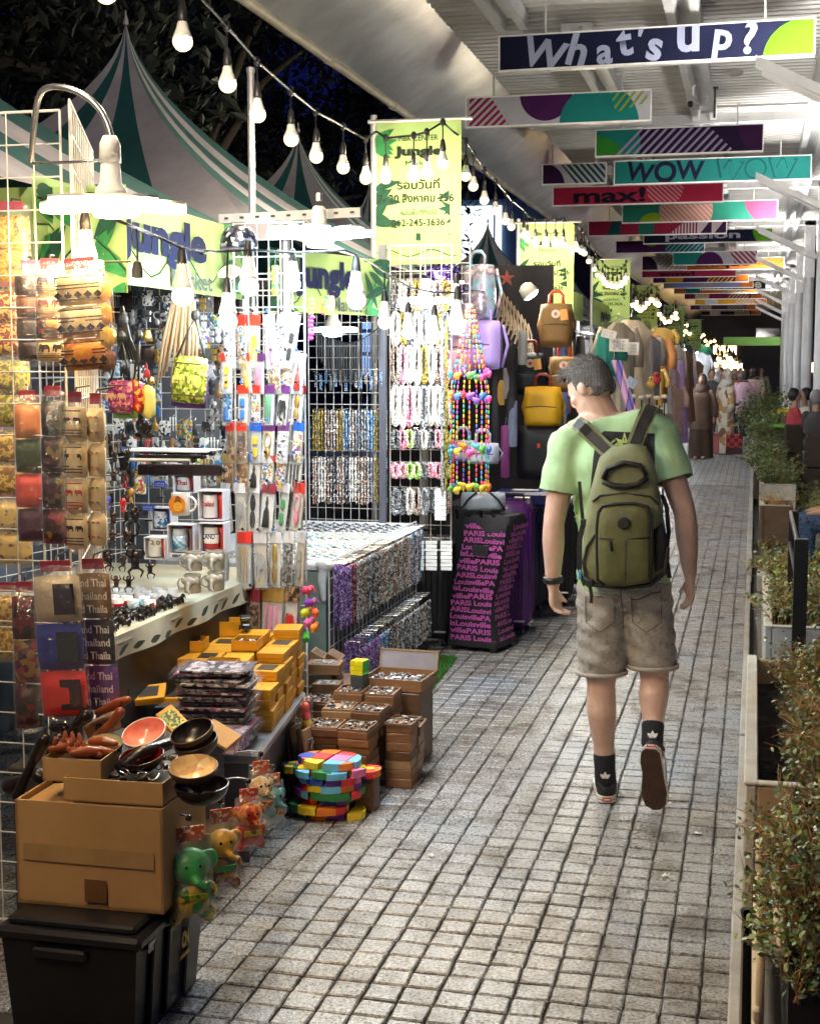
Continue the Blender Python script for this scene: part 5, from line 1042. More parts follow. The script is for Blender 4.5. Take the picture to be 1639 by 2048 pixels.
cloth_bag('yellow-green embroidered elephant shoulder bag with black straps', P(382, 712, Y=4.95), .135, .175, MP('bag_lime', ['#a8b83a', '#7a8a24', '#c9d06a', '#5a6420'], 'voronoi', 90, .6), M('bag_purple', (.14, .03, .26), .5), R_(3), M('bag_gold', (.55, .5, .12), .5), R_(5))
cloth_bag('magenta embroidered bag with gold edging at the left of the stall', P(240, 760, Y=4.55), .095, .115, MP('bag_mag', ['#8a1f6a', '#a8427a', '#6a1450', '#c98a6a'], 'voronoi', 110, .5), M('bag_green', (.15, .3, .04), .6), R_(-6), M('bag_peach', (.6, .36, .2), .5))
cloth_bag('narrow red embroidered bag beside the magenta one', P(272, 758, Y=4.6), .045, .12, MP('bag_red', ['#b81414', '#d8a03a', '#8a0c0c'], 'voronoi', 90, .5), M('bag_gold'), R_(-40))
def bell(label, loc, r, mat):
    t = thing('brass_bell', label, 'bell', loc); MB().lathe([(r*.0, r*1.9), (r*.35, r*1.85), (r*.75, r*1.5), (r*.9, r*.8), (r*1.0, 0), (r*.93, 0), (r*.8, r*.8), (0, r*1.6)], (0, 0, 0), 16).build('bell_body', mat, t, smooth=True); MB().bar((0, 0, r*1.9), (0, 0, r*3.6), .002, n=5).build('cord', M('hook_black'), t); MB().ball((0, 0, -.002), r*.2, 8, 6).build('clapper', mat, t)
BRASS = M('brass', (.55, .36, .1), .3, metal=.85)
bell('brass bell hanging left of the elephant bag', P(293, 682, Y=5.0), .022, BRASS); bell('small brass bell below the larger one', P(302, 768, Y=5.0), .015, BRASS); bell('brass gong bell at the left behind the orange pants', P(222, 680, Y=4.9), .024, BRASS)
t = thing('black_strap_bundle', 'bundle of black straps knotted on a hook', 'straps', P(245, 640, Y=4.7))
for k in range(7): MB().tube([(0, 0, .05), (.004*(k-3), 0, 0), (.010*(k-3)+.01, -.005*k, -.06), (.011*(k-3)+.025, 0, -.14)], .005, 5).build('strap', M('hook_black'), t, smooth=True)
MB().ball((0, 0, .0), (.022, .018, .03), 10, 8).build('knot', M('hook_black'), t)
t = thing('raffia_bundle', 'hanging bundle of tan raffia strips', 'raffia', P(355, 600, Y=5.3))
for k in range(12): MB().tube([(-.02+.008*k, 0, .0), (-.06+.012*k, .01*(k % 3), -.15), (-.10+.015*k, .01, -.34+.02*(k % 4))], [.006, .008, .004], 5).build('strip', M('raffia', (.4, .28, .16), .7, rand=.2), t, smooth=True)
mk = thing('wooden_mask', 'dark carved wooden face mask in the souvenir stall', 'mask', P(286, 852, Y=5.1), R_(-10))
mb = MB(); mb.ball((0, 0, 0), (.028, .02, .042), 14, 12); mb.ball((0, -.02, -.003), (.006, .008, .014), 8, 6); mb.ball((0, -.018, -.022), (.01, .005, .004), 8, 6)
for s in (-1, 1): mb.ball((s*.012, -.017, .012), (.007, .005, .004), 8, 6); mb.ball((s*.03, .006, .0), (.009, .008, .02), 8, 6)
mb.ball((0, .0, .042), (.02, .018, .015), 10, 8); mb.ball((0, .01, -.035), (.05, .01, .015), 10, 6)
link('face', blob(mb, .0035, 2, 'face'), BW, mk); MB().bar((0, .02, .05), (0, .03, .08), .0015, n=4).build('cord', M('hook_black'), mk)
shf = thing('wire_shelf', 'white wire shelf holding black sheaths in the souvenir stall', 'shelf', P(345, 742, Y=5.4)); shf.location = P(345, 900, Y=5.4)
mb = MB(); wire_grid(mb, .36, .16, 14, 4); mb.T = None; me = mb.mesh('wire_mesh'); me.materials.append(WIRE); tag(link('wire_mesh', me, None, shf, (0, -.08, 0), (R_(-90), 0, 0)), kind='stuff'); MB().bar((-.18, -.08, 0), (.18, -.08, 0), .005).build('front_rail', WIRE, shf)
for k, (u, v, l, c) in enumerate(((350, 905, .3, BW), (335, 913, .28, BW), (320, 920, .26, M('cream_wood', (.6, .52, .4), .6)), (360, 940, .34, M('lacq_black')))):
    t = thing('wooden_sword', f'{["thin black", "middle black", "cream", "wide black lacquered"][k]} wooden sheath lying on the wire shelf', 'sheath', P(u, v, Y=5.35-.01*k), R_(3*k)); MB().cbox((0, 0, 0), (l, .03, .014 if k < 3 else .045), .005).build('sheath', c, t); MB().cbox((l/2+.01, 0, 0), (.02, .034, .018), .004).build('cap', BW, t)
def mug(label, loc, r, h_, mat, pr, rz=0, name='souvenir_mug', handle=True, pic=None):
    t = thing(name, label, 'mug', loc, rz); MB().lathe([(r*.93, 0), (r, .004), (r, h_), (r*.93, h_), (r*.9, .006), (0, .006)], (0, 0, 0), 22).build('cup', mat, t, smooth=True, ang=50)
    if handle: MB().tube([(r*.95+r*.75*math.sin(math.pi*k/8), 0, h_*.5+h_*.33*math.cos(math.pi*k/8)) for k in range(9)], r*.13, 8).build('handle', mat, t, smooth=True)
    if pr: 
        if pr == 'disc':
            MB().surf(lambda a, b: ((r+.001)*math.sin((a-.5)*1.5), -(r+.001)*math.cos((a-.5)*1.5), h_*(.1+.8*b)), 8, 6).build('print', pic, t, smooth=True)
        else: MB().lathe([(r+.0008, h_*.15), (r+.0008, h_*.8)], (0, 0, 0), 22).build('print', pic, t, smooth=True)
    return t
CER = M('white_ceramic', (.78, .77, .75), .15)
m1 = mug('white mug with an orange golden-faced statue picture', P(362, 1030, Y=5.05), .036, .085, CER, None, 0)
flat(m1, [circ(0, .043, .034, 24)], M('mug_orange', (.75, .25, .03), .4), -.0375); flat(m1, [circ(.004, .036, .018, 20)], M('mug_gold', (.8, .45, .05), .4), -.0395); tri_flat(m1, [[(-.012, .05), (.02, .05), (.012, .072), (.004, .078), (-.004, .072)]], M('mug_brown', (.25, .09, .02), .4), -.0385)
flat(m1, [circ(.000, .040, .002, 8), circ(.009, .040, .002, 8), [(.001, .028), (.008, .028), (.008, .0295), (.001, .0295)]], M('mug_brown'), -.0405, stuff=True)
SEA = MP('mug_sea', ['#2f7fb8', '#6ab0dc', '#d8ecf4', '#8ac4e4', '#e8f2f6'], 'wave', 6, .2, stretch=(.3, .3, 4)); FLAG = MP('mug_flag', ['#c9202c', '#f2f2f2', '#24307a', '#f2f2f2', '#c9202c'], 'bands', 1.85, .2)
def mug_box(label, loc, w_, h_, pic, word, ink, spoon):
    t = thing('mug_box', label, 'mug box', loc, R_(2)); th = .004; mb = MB()
    mb.box((0, .07, h_/2), (w_, th, h_))
    for s in (-1, 1): mb.box((s*w_/2, .035, h_/2), (th, .08, h_+th))
    for z in (0, h_): mb.box((0, .035, z), (w_-th, .08, th*.9))
    mb.build('box_frame', M('box_white', (.75, .72, .76), .4), t)
    c = MB().lathe([(.028, .008), (.03, .012), (.03, h_*.85), (.027, h_*.85), (.026, .02), (0, .02)], (-w_*.12, .03, 0), 18).build('cup', CER, t, smooth=True, ang=50)
    if pic: MB().lathe([(.0306, h_*.1), (.0306, h_*.62)], (-w_*.12, .03, 0), 18).build('print', pic, t, smooth=True)
    if word: text(word, t, M('ink_'+ink, ink, .5), (-w_*.12, -.002, h_*.55), .05, .02, .03)
    MB().tube([(w_*.32, .02, .012), (w_*.34, .02, h_*.55), (w_*.34, .02, h_*.85)], [.004, .005, .011], 8).build('spoon', spoon, t, smooth=True)
    MB().box((w_*.12, .062, h_/2), (w_*.5, .002, h_*.9)).build('backing', RED, t)
SPR = M('spoon_red', (.7, .03, .04), .3)
mug_box('boxed mug lettered Thailand in red with a red spoon', P(422, 1040, Y=5.25), .10, .115, None, 'Thailand', '#b02a2a', SPR)
mug_box('boxed mug with a blue seascape and beige spoon', P(362, 1108, Y=5.2), .105, .115, SEA, None, '', M('spoon_beige', (.6, .4, .35), .4))
mug_box('boxed mug with red, white and blue flag stripes', P(424, 1105, Y=5.22), .10, .115, FLAG, 'LAND', '#202028', SPR)
mug_box('boxed white mug at the back with a red heart spoon', P(368, 985, Y=5.55), .09, .075, None, 'Thai', '#a02a3a', SPR)
mug_box('boxed small mug behind the price label', P(310, 1118, Y=5.25), .085, .085, None, '', '', SPR)
mug_box('boxed mug with a dark blue lid edge beside the blue signs', P(322, 1060, Y=5.4), .085, .09, BW_, None, '', M('hdr_blue'))
price_card('white price card reading 20 in front of the boxed mugs', P(311, 1085, Y=5.05), .045, .032, (0, 0, 0), '2 0', '#202028')
for k, (u, v) in enumerate(((320, 968), (296, 1015))):
    t = thing('street_sign_model', f'{["upper", "lower"][k]} miniature blue Thai street sign on a stand', 'souvenir', P(u, v, Y=5.3)); pl_ = [(-.028, 0), (-.022, -.013), (.022, -.013), (.028, 0), (.022, .013), (-.022, .013)]
    MB().prism(pl_, -.002, .002).build('plate', M('sign_blue', (.02, .08, .45), .35), t); text('ถนนข้าวสาร', t, PAPER, (0, -.004, .003), .04, .008); text('Khao San Rd', t, PAPER, (0, -.004, -.006), .035, .005); MB().bar((0, .003, -.012), (0, .003, -.05), .002).build('stand', POLE, t); MB().cbox((0, .003, -.053), (.03, .02, .006), .001).build('base', BW, t)
EMUG = M('elephant_ceramic', (.50, .50, .46), .3, var=.3, vs=40)
for k, (u, v) in enumerate(((388, 1140), (432, 1138), (385, 1185), (432, 1180))):
    t = mug(f'elephant-head ceramic mug, {["upper left", "upper right", "lower left", "lower right"][k]} of four', P(u, v, Y=4.95+.05*(k < 2)), .032, .07, EMUG, None, R_(200))
    mb = MB(); mb.ball((0, -.03, .045), (.022, .012, .02), 10, 8); mb.tube([(0, -.04, .04), (0, -.05, .015), (.01, -.052, .0)], [.009, .007, .005], 8)
    for s in (-1, 1): mb.ball((s*.026, -.022, .048), (.014, .004, .018), 10, 6)
    o = link('trunk_face', blob(mb, .004, 2, 'trunk_face'), EMUG, t); o.rotation_euler = (0, 0, -R_(200))
GLS = M('shot_glass', (.8, .85, .9), .05, alpha=.35)
GLS2 = MP('shot_print', ['#f2f2f2', '#c9202c', '#2f6ab8', '#f2f2f2', '#e8a02a', '#f4f4f4'], 'voronoi', 60, .15)
rr = random.Random(31); k = 0
for row in range(5):
    for c_ in range(7):
        x = -2.47+c_*.062+rr.uniform(-.008, .008)+row*.005; y = 4.72+row*.07
        if x > -2.1+0*row: continue
        pr = row < 2 and c_ > 2
        t = thing('shot_glass', f'{"printed" if pr else "clear"} souvenir shot glass, {ORD[c_]} in the {ORD[row]} row on the table', 'shot glass', (x, y, .826), group='shot glasses on the souvenir table')
        MB().lathe([(.017, 0), (.022, .05), (.0205, .05), (.0155, .006), (0, .006)], (0, 0, 0), 12).build('glass', CER if pr else GLS, t, smooth=True)
        if pr: MB().lathe([(.0185, .008), (.0222, .044)], (0, 0, 0), 12).build('print', [GLS2, FLAG, SEA][c_ % 3], t, smooth=True)
FIG = M('figurine_black', (.02, .014, .013), .22); k = 0
def fig_mesh(seed):
    r = random.Random(seed); mb = MB(); mb.ball((0, 0, .016), (.02, .012, .012), 8, 6); mb.ball((.018, 0, .028), .009, 8, 6); mb.tube([(.025, 0, .03), (.034, 0, .022), (.036, 0, .01)], [.005, .004, .003], 6)
    for sx in (-1, 1):
        for sy in (-1, 1): mb.bar((sx*.012, sy*.007, 0), (sx*.012, sy*.007, .014), .0045)
    me = blob(mb, .004, 1, 'figure'); me.materials.append(FIG); return me
fm3 = [fig_mesh(i) for i in range(2)]
rr = random.Random(2)
for row in range(6):
    for c_ in range(16):
        t = (c_+.5)/16; y = 4.12+t*.86+rr.uniform(-.012, .012); x = -2.085-row*.033+rr.uniform(-.008, .008)-.04*(t < .2)
        o = thing('elephant_figurine', f'tiny black elephant figurine, {ORD[c_]} from the camera in the {ORD[row]} row on the table', 'figurine', (x, y, .826), rr.uniform(0, 6.28), group='tiny black elephants on the souvenir table'); link('figure', fm3[(row+c_) % 2], None, o, scl=(1, 1, rr.uniform(.85, 1.2)))
GTR = M('gold_charm', (.6, .42, .08), .25, metal=.85)
gb_ = thing('gold_charm_box', 'clear box heaped with gilded charms on the table', 'charm box', (-2.30, 4.44, .826)); MB().box((0, 0, .045), (.17, .15, .09)).build('clear_box', FILM, gb_); mb = MB(); r = random.Random(8)
for q in range(150): 
    c = (r.uniform(-.075, .075), r.uniform(-.065, .065), r.uniform(.01, .09)); a = r.uniform(0, 6.28); mb.tube([(c[0]+.010*math.cos(a+k_*1.0), c[1]+.010*math.sin(a+k_*1.0), c[2]+.004*math.sin(k_*2)) for k_ in range(5)], .0028, 4)
tag(mb.build('charms', GTR, gb_), kind='stuff')
for k in range(7):
    t = thing('gilded_elephant', f'small gilded elephant, {ORD[k]} from the left behind the black figurines', 'figurine', (-2.31+.022*k, 4.62+.05*k, .826), rr.uniform(0, 6)); me = fm3[0].copy(); me.materials.clear(); me.materials.append(GTR if k < 5 else M('felt_or', (.8, .2, .05), .4)); link('figure', me, None, t)
t = thing('balloon_toys', 'pastel pink, cream and green squeeze toys at the table end', 'toys', (-2.1, 4.22, .84))
for k, (dx, dz, c) in enumerate(((-.03, .02, (.9, .35, .55)), (.0, .03, (.9, .6, .75)), (.03, .02, (.85, .8, .5)), (.035, -.005, (.15, .75, .3)), (-.01, -.005, (.9, .4, .6)))): MB().ball((dx, -.02*k*.3, dz), (.022, .02, .018), 12, 8).build('squeeze_toy', M(f'pastel{k}', c, .3), t, smooth=True)
# chain of carved wooden monkeys and black seated figures
def monkey(label, loc, s, mat, rz):
    t = thing('wooden_monkey', label, 'carving', loc, rz); mb = MB(); mb.ball((0, 0, 0), (s*.5, s*.45, s*.8), 10, 8); mb.ball((0, -s*.1, s*1.1), s*.45, 10, 8)
    for sx in (-1, 1): caps(mb, [(sx*s*.4, 0, s*.5), (sx*s*1.0, -s*.2, s*.9), (sx*s*.7, -s*.2, s*1.6)], [s*.18, s*.15, s*.12], 6); caps(mb, [(sx*s*.3, 0, -s*.6), (sx*s*.8, -s*.4, -s*.9), (sx*s*.5, -s*.3, -s*1.6)], [s*.2, s*.16, s*.13], 6)
    link('carved_body', blob(mb, s*.13, 2, 'carved_body'), mat, t); MB().ball((0, -s*.5, s*1.05), (s*.2, s*.12, s*.15), 8, 6).build('muzzle', M('light_wood'), t)
WDK = M('driftwood_dark', (.045, .028, .02), .45, var=.4, vs=40)
for k in range(16):
    u = (222, 248, 228, 255)[k % 4]+rr.uniform(-6, 6); v = 880+(k//2)*40+rr.uniform(-8, 8)
    monkey(f'dark carved wooden monkey, {ORD[k]} down the hanging chain at the stall side', P(u, v, Y=4.75+.02*(k % 3)), .02, WDK if k % 3 else BW, rr.uniform(-1, 1))
    
for k, (u, v, s) in enumerate(((270, 1035, .03), (262, 1080, .028), (270, 1125, .035), (300, 1140, .02), (210, 1120, .026))):
    monkey(f'glossy black seated figure, {ORD[k]} from the top beside the boxed mugs', P(u, v, Y=4.9), s, M('lacq_black'), .3*k)
for k, (u, v, c, nm) in enumerate(((205, 885, '#b8901e', 'golden'), (216, 1000, '#1f3ab8', 'blue'), (246, 1005, '#c9201c', 'red'), (262, 985, '#a8803a', 'brass'))):
    t = thing('tassel_charm', f'{nm} bead charm hanging among the carved monkeys', 'charm', P(u, v, Y=4.65)); MB().ball((0, 0, 0), (.012, .012, .016), 10, 8).build('bead', M('bead'+c, c, .3), t, smooth=True); MB().bar((0, 0, .012), (0, 0, .04), .0015, n=4).build('cord', M('hook_black'), t); MB().lathe([(.003, -.012), (.008, -.035)], (0, 0, 0), 8).build('tassel', M('bead'+c), t)
# small stock hanging on the rear grid
STK = [WH, WC, GRY, SV, BW_, BRN, RED, WB, M('lacq_black')]; stm = [[puff_mesh(.035+.01*(i % 3), .05+.02*(j % 2), .012, s, 'content') for j in range(2)] for i, s in enumerate(STK)]
rr = random.Random(77); n_ = 0
for rw in range(11):
    for c_ in range(17):
        u = 200+c_*16+rr.uniform(-4, 4); v = 585+rw*36+rr.uniform(-6, 6)
        if 320 < u < 420 and 690 < v < 830: continue
        i = rr.choices(range(9), [4, 4, 4, 3, 2, 2, 1.2, 2, 3])[0]
        o = thing('grid_trinket', f'small hanging trinket, {ORD[c_]} in the {ORD[rw]} row of the rear wire grid', 'trinket', P(u, v, Y=5.98), rr.uniform(-.4, .4), group='trinkets on the rear wire grid'); (link('content', stm[i][c_ % 2], None, o, scl=(1.3, 1, 1.4)) if (rw+c_) % 3 == 0 else link('item', ITM[rr.choice((0, 1, 1, 2, 3, 4, 5, 5, 9, 9))][rr.randrange(6)], None, o, None, None, (.06, .06, .07))); MB().bar((0, 0, 0), (0, .03, .012), .0015, n=4).build('hook', hookm, o)
bkp = thing('rear_sheet', 'pale plastic sheet closing the back of the souvenir stall', 'tarpaulin', (-3.3, 6.3, 0)); MB().surf(lambda a, b: (-.9+1.75*a, .03*math.sin(a*20), 2.2*b), 30, 4).build('sheet', M('tarp_pale', (.16, .18, .21), .5, var=.2, vs=3), bkp, smooth=True)
bkp = thing('side_sheet', 'blue-grey tarpaulin behind the inner wire grid', 'tarpaulin', (-3.35, 4.4, 0)); MB().surf(lambda a, b: (.03*math.sin(a*20), -2.0+4*a, 2.25*b), 30, 4).build('sheet', M('tarp_blue', (.16, .2, .26), .5, var=.3, vs=3), bkp, smooth=True)
# ================================================================== WOODEN PUZZLES AND FOAM PUZZLES ON THE GROUND
WD = [M('puzzle_wood', (.25, .125, .055), .5, var=.25, vs=14, stretch=(1, 8, 8), rand=.2), M('puzzle_wood_dark', (.13, .065, .03), .5, var=.3, vs=14, stretch=(1, 8, 8), rand=.2), M('puzzle_wood_pale', (.36, .22, .11), .55, var=.2, vs=14, stretch=(8, 1, 8), rand=.15)]
def pz_mesh(dx, dy, dz, m):
    mb = MB(); mb.cbox((0, 0, dz/2), (dx, dy, dz), .002); me = mb.mesh('box_body'); me.materials.append(m); return me
PZ = [[pz_mesh(.125, .155, .03, m) for m in WD], [pz_mesh(.11, .11, .036, m) for m in WD]]
def tray_top(dx, dy, m):
    mb = MB(); t = .006
    for s in (-1, 1): mb.box((s*(dx/2-t/2), 0, .004), (t, dy, .008)); mb.box((0, s*(dy/2-t/2), .0044), (dx-2*t, t, .0085))
    me = mb.mesh('tray_rim'); me.materials.append(m); return me
TT = tray_top(.12, .15, WD[0])
PEG = mixm('pegs', ['#e8e4dc', '#8a8a90', '#3a3430', '#c9c4bc', '#6a6a72'], 130, .3, .3); rr = random.Random(44); pid = 0
cols_ = [ # x, y, count, kind
 (-1.50, 5.36, 9, 0), (-1.635, 5.37, 9, 0), (-1.37, 5.36, 0, 0), (-1.375, 5.56, 7, 1), (-1.50, 5.53, 10, 0), (-1.635, 5.54, 10, 0), (-1.375, 5.68, 6, 1), (-1.49, 5.70, 11, 0), (-1.625, 5.71, 11, 0), (-1.76, 5.46, 8, 0), (-1.76, 5.64, 10, 0)]
for ci, (x, y, n_, kd) in enumerate(cols_):
    for k in range(n_):
        top = k == n_-1; front = ci in (0, 1, 3, 6, 9) or k > n_-4
        if not front: continue
        h = .03 if kd == 0 else .036
        t = thing('puzzle_box', f'wooden puzzle box, {ORD[k]} up in the {ORD[ci]} stack beside the low table', 'puzzle box', (x+rr.uniform(-.006, .006), y+rr.uniform(-.006, .006), .002+k*(h+.0015)), rr.uniform(-.07, .07), group='wooden puzzle boxes on the ground'); m_ = rr.choice((0, 0, 1, 1, 2)); link('box_body', PZ[kd][m_], None, t)
        if top:
            link('tray_rim', TT, None, t, (0, 0, h))
            mb = MB()
            for q in range(26): mb.cbox((rr.uniform(-.048, .048), rr.uniform(-.062, .062), h+.007), (rr.uniform(.006, .03), rr.uniform(.004, .012), rr.uniform(.004, .012)), .001, (0, 0, rr.uniform(0, 3)))
            tag(mb.build('puzzle_pieces', PEG, t), kind='stuff')
for k, (u, v, y, dx, dy, rx, ry, nm) in enumerate(((650, 1325, 6.15, .15, .12, 0, 0, 'long lidded domino box on the upper stack'), (655, 1365, 6.05, .12, .1, 0, 0, 'dark lidded box below the domino box'), (635, 1305, 6.25, .07, .1, 0, 28, 'small tilted wooden frame box'), (668, 1308, 6.3, .07, .12, 0, 28, 'pale tilted wooden lid'), (680, 1360, 6.2, .02, .13, 0, -20, 'wooden board leaning behind the cube'))):
    t = thing('puzzle_box', nm, 'puzzle box', P(u, v, Y=y-.28)-Vector((0, 0, .02)), rot=(R_(rx), R_(ry), R_(6))); MB().cbox((0, 0, 0), (dx, dy, .045 if k != 4 else .16), .002).build('box_body', WD[k % 3], t); MB().box((0, -.004, .0235 if k != 4 else .081), (dx*.7, dy*.7, .001)).build('inlay', PEG if k < 2 else WD[1], t)
mb_ = MB()
st = thing('stock_crate', 'cardboard carton of stock under the upper wooden boxes', 'carton', (-1.78, 5.92, 0)); MB().cbox((0, 0, .17), (.26, .30, .34), .004).build('carton', WD[1], st); MB().box((0, -.152, .2), (.06, .002, .34*.8)).build('tape', TAPE, st)
st = thing('stock_crate', 'cardboard carton supporting the tray with the lid', 'carton', (-1.47, 5.95, 0)); MB().cbox((0, 0, .16), (.22, .26, .32), .004).build('carton', WD[1], st); MB().box((0, -.132, .18), (.05, .002, .26)).build('tape', TAPE, st)
rc = thing('cube_puzzle', 'bright yellow and green cube puzzle on a dark stand', 'cube puzzle', P(719, 1348, Y=5.75), R_(-12))
MB().cbox((0, 0, -.03), (.062, .062, .055), .004).build('stand', M('stand_dark', (.06, .07, .07), .4), rc)
fc = M('cube_yellow', (.85, .75, .02), .35), M('cube_green', (.05, .6, .06), .35), M('cube_top', (.9, .55, .03), .35)
MB().cbox((0, 0, .03), (.060, .060, .060), .002).build('core', M('lacq_black'), rc)
for i in range(3):
    for j in range(3):
        MB().box((-.02+.02*i, -.0305, .01+.02*j), (.0188, .002, .0188)).build('tile', fc[0], rc); MB().box((.0305, -.02+.02*i, .01+.02*j), (.002, .0188, .0188)).build('tile', fc[1], rc); MB().box((-.02+.02*i, -.02+.02*j, .0605), (.0188, .0188, .002)).build('tile', fc[2], rc)
ty = thing('lidded_tray', 'large open wooden tray of metal puzzles with raised glass lid', 'tray', (-1.48, 5.95, .325), R_(-4))
mb = MB(); mb.box((0, 0, .003), (.27, .24, .006))
for s in (-1, 1): mb.box((s*.132, 0, .025), (.006, .24, .05)); mb.box((0, s*.117, .0255), (.258, .006, .05))
mb.build('tray_box', WD[0], ty); mb = MB(); rr2 = random.Random(3)
for q in range(60): mb.tube([(rr2.uniform(-.12, .12), rr2.uniform(-.1, .1), .02+rr2.uniform(0, .02)), (rr2.uniform(-.12, .12), rr2.uniform(-.1, .1), .03)], .003, 4) if q % 5 == 0 else mb.cbox((rr2.uniform(-.12, .12), rr2.uniform(-.1, .1), .03), (.025, .01, .008), .002, (0, 0, rr2.uniform(0, 3)))
tag(mb.build('metal_puzzles', SV, ty), kind='stuff')
fr_ = MB()
for s in (-1, 1): fr_.box((s*.132, .135, .08), (.008, .01, .10), (R_(-15), 0, 0)); fr_.box((0, .135+s*.012, .08+s*.047), (.27, .01, .008), (R_(-15), 0, 0))
fr_.build('lid_frame', WD[2], ty); MB().box((0, .135, .08), (.256, .003, .09), (R_(-15), 0, 0)).build('lid_pane', M('pane_glass', (.5, .45, .5), .1, alpha=.5), ty)
for k in range(5):
    t = thing('wooden_board', f'thin wooden board leaning on the low table, {ORD[k]} from the walkway', 'board', (-1.66-.03*k, 5.22+.02*k, 0)); MB().cbox((0, .01, .15), (.012, .09, .3), .002, (R_(-4), R_(-9), 0)).build('panel', WD[(2, 1, 2, 0, 2)[k]], t); MB().cbox((.0135-.0*k, .01, .15), (.004, .06, .22), .001, (R_(-4), R_(-9), 0)).build('inlay', PEG, t)
t = thing('plush_toy_bag', 'long clear bag with a red, yellow and green toy standing by the boards', 'toy', P(610, 1480, Y=5.3))
for k, (z, c) in enumerate(((.13, 'hdr_red'), (.10, 'hdr_red'), (.065, 'toy_yellow'), (.03, 'stand_dark'), (0, 'flw_green'))): MB().ball((.004*k, 0, z), (.02, .018, .025), 10, 8).build('toy_segment', _MC.get(c) or M(c, (.1, .6, .08), .5), t, smooth=True)
MB().pillow((0, 0, .07), (.07, .05, .22), 8, .3, jit=.003).build('bag_film', FILM2, t, smooth=True)
FC = [('red', (.72, .03, .03)), ('yellow', (.85, .62, .02)), ('orange', (.85, .22, .02)), ('purple', (.16, .03, .3)), ('blue', (.04, .1, .55)), ('green', (.03, .22, .06)), ('pink', (.85, .2, .45)), ('sky', (.15, .5, .8))]
FM_ = [M('foam_'+n_, c, .5, var=.1) for n_, c in FC]
def foam_animal(label, loc, s, rz, seed, th=.026):
    t = thing('foam_puzzle', label, 'foam puzzle', loc, rz, group='foam animal puzzles on the ground'); r = random.Random(seed); base = [(x*s, z*s*1.0) for x, z in circ(0, 0, 1, 22)]; base = [(x*1.25*(1+.09*math.sin(3*math.atan2(z, x)+seed)), z) for x, z in base]
    nx, nz = 4, 3
    for i in range(nx):
        for j in range(nz):
            x0, x1 = -1.45*s+2.9*s*i/nx, -1.45*s+2.9*s*(i+1)/nx; z0, z1 = -1.1*s+2.2*s*j/nz, -1.1*s+2.2*s*(j+1)/nz; g = .0006
            q = clipc(base, [(x0+g, z0+g), (x1-g, z0+g), (x1-g, z1-g), (x0+g, z1-g)])
            if len(q) < 3: continue
            n_ = len(q); mb = MB(); dz = r.uniform(-.0015, .0015); ox, oy = r.uniform(-.012, .012)*s*8, r.uniform(-.012, .012)*s*8; dz += (i+j) % 2*.0008; mb.add([(a+ox, b+oy, h) for h in (0, th+dz) for a, b in q], [tuple(range(n_))[::-1], tuple(range(n_, 2*n_))]+[(k, (k+1) % n_, n_+(k+1) % n_, n_+k) for k in range(n_)]); mb.build('puzzle_piece', FM_[r.randrange(8)], t)
z = .002; rr = random.Random(6)
for k in range(8):
    foam_animal(f'multicoloured foam animal puzzle, {ORD[k]} from the ground in the pile', (-1.56+rr.uniform(-.028, .028), 5.12+rr.uniform(-.03, .02), z), .105-.007*(k % 3), rr.uniform(-.4, .4), 60+k, .026); z += .0275
foam_animal('multicoloured foam puzzle lying beside the pile, half under the boxes', (-1.435, 5.21, .135), .055, .3, 99); mm = MB()
foam_animal('red foam puzzle jutting out left of the pile', (-1.69, 5.12, .16), .045, .2, 101)
sup = thing('puzzle_stand', 'low wooden box under the small foam puzzle', 'box', (-1.435, 5.22, 0)); MB().cbox((0, 0, .065), (.09, .08, .13), .003).build('box_body', WD[1], sup); MB().box((0, -.041, .065), (.06, .002, .09)).build('inlay', WD[0], sup)
# ================================================================== JEWELLERY STALL
jt = thing('jewellery_table', 'jewellery table with white top heaped with bracelets', 'table', (-2.32, 7.1, 0)); MB().cbox((0, 0, .79), (.85, 1.75, .04), .01).build('table_top', M('jewel_white', (.66, .68, .7), .4), jt)
for sx in (-1, 1):
    for sy in (-1, 1): MB().bar((sx*.38, sy*.8, 0), (sx*.38, sy*.8, .77), .016).build('leg', POLE, jt)
MB().surf(lambda a, b: (.415, -.87+1.74*a, .77-.76*b), 20, 4).build('back_cloth', M('jewel_cloth', (.10, .12, .14), .8), jt); MB().surf(lambda a, b: (-.42+.84*a, -.875, .77-.76*b), 10, 4).build('end_cloth', M('sage_cloth', (.26, .33, .28), .7, var=.2), jt)
panel('wire panel along the front of the jewellery table', (-1.885, 7.1, .02), R_(90), 1.74, .8, 24, 10)
JM = [mixm('j_purple', ['#6a3a8a', '#a880c0', '#3a1d50', '#d8c8e4', '#8a5aa8'], 220), mixm('j_maroon', ['#6a2430', '#9a4a50', '#3a141c', '#c9a0a0'], 220), mixm('j_brown', ['#6a4a3a', '#b8a898', '#3a2a22', '#d8d0c8', '#8a6a54'], 230), SV, mixm('j_mixed', ['#d8d4cc', '#8a7a6a', '#b06a4a', '#3a3a3e', '#e8e4dc'], 230), mixm('j_blue', ['#2a5a9a', '#7ab0d8', '#16304e', '#c8d8e4'], 220), mixm('j_dark', ['#2c2a2c', '#8c8c90', '#141416', '#c8c8cc', '#4a4a4e'], 200), mixm('j_gold', ['#c9a02a', '#5a5a50', '#e8cc6a', '#7a6a3a'], 200, .3, .5), mixm('j_pearl', ['#f0ece4', '#d8d0c4', '#fffaf4', '#b8b0a4'], 160, .2), mixm('j_pink', ['#e87a9a', '#f4c8d4', '#c94a6a', '#fff0f4'], 160), mixm('j_green', ['#a8d84a', '#d8f09a', '#6a9a2a', '#f4fae4'], 160)]
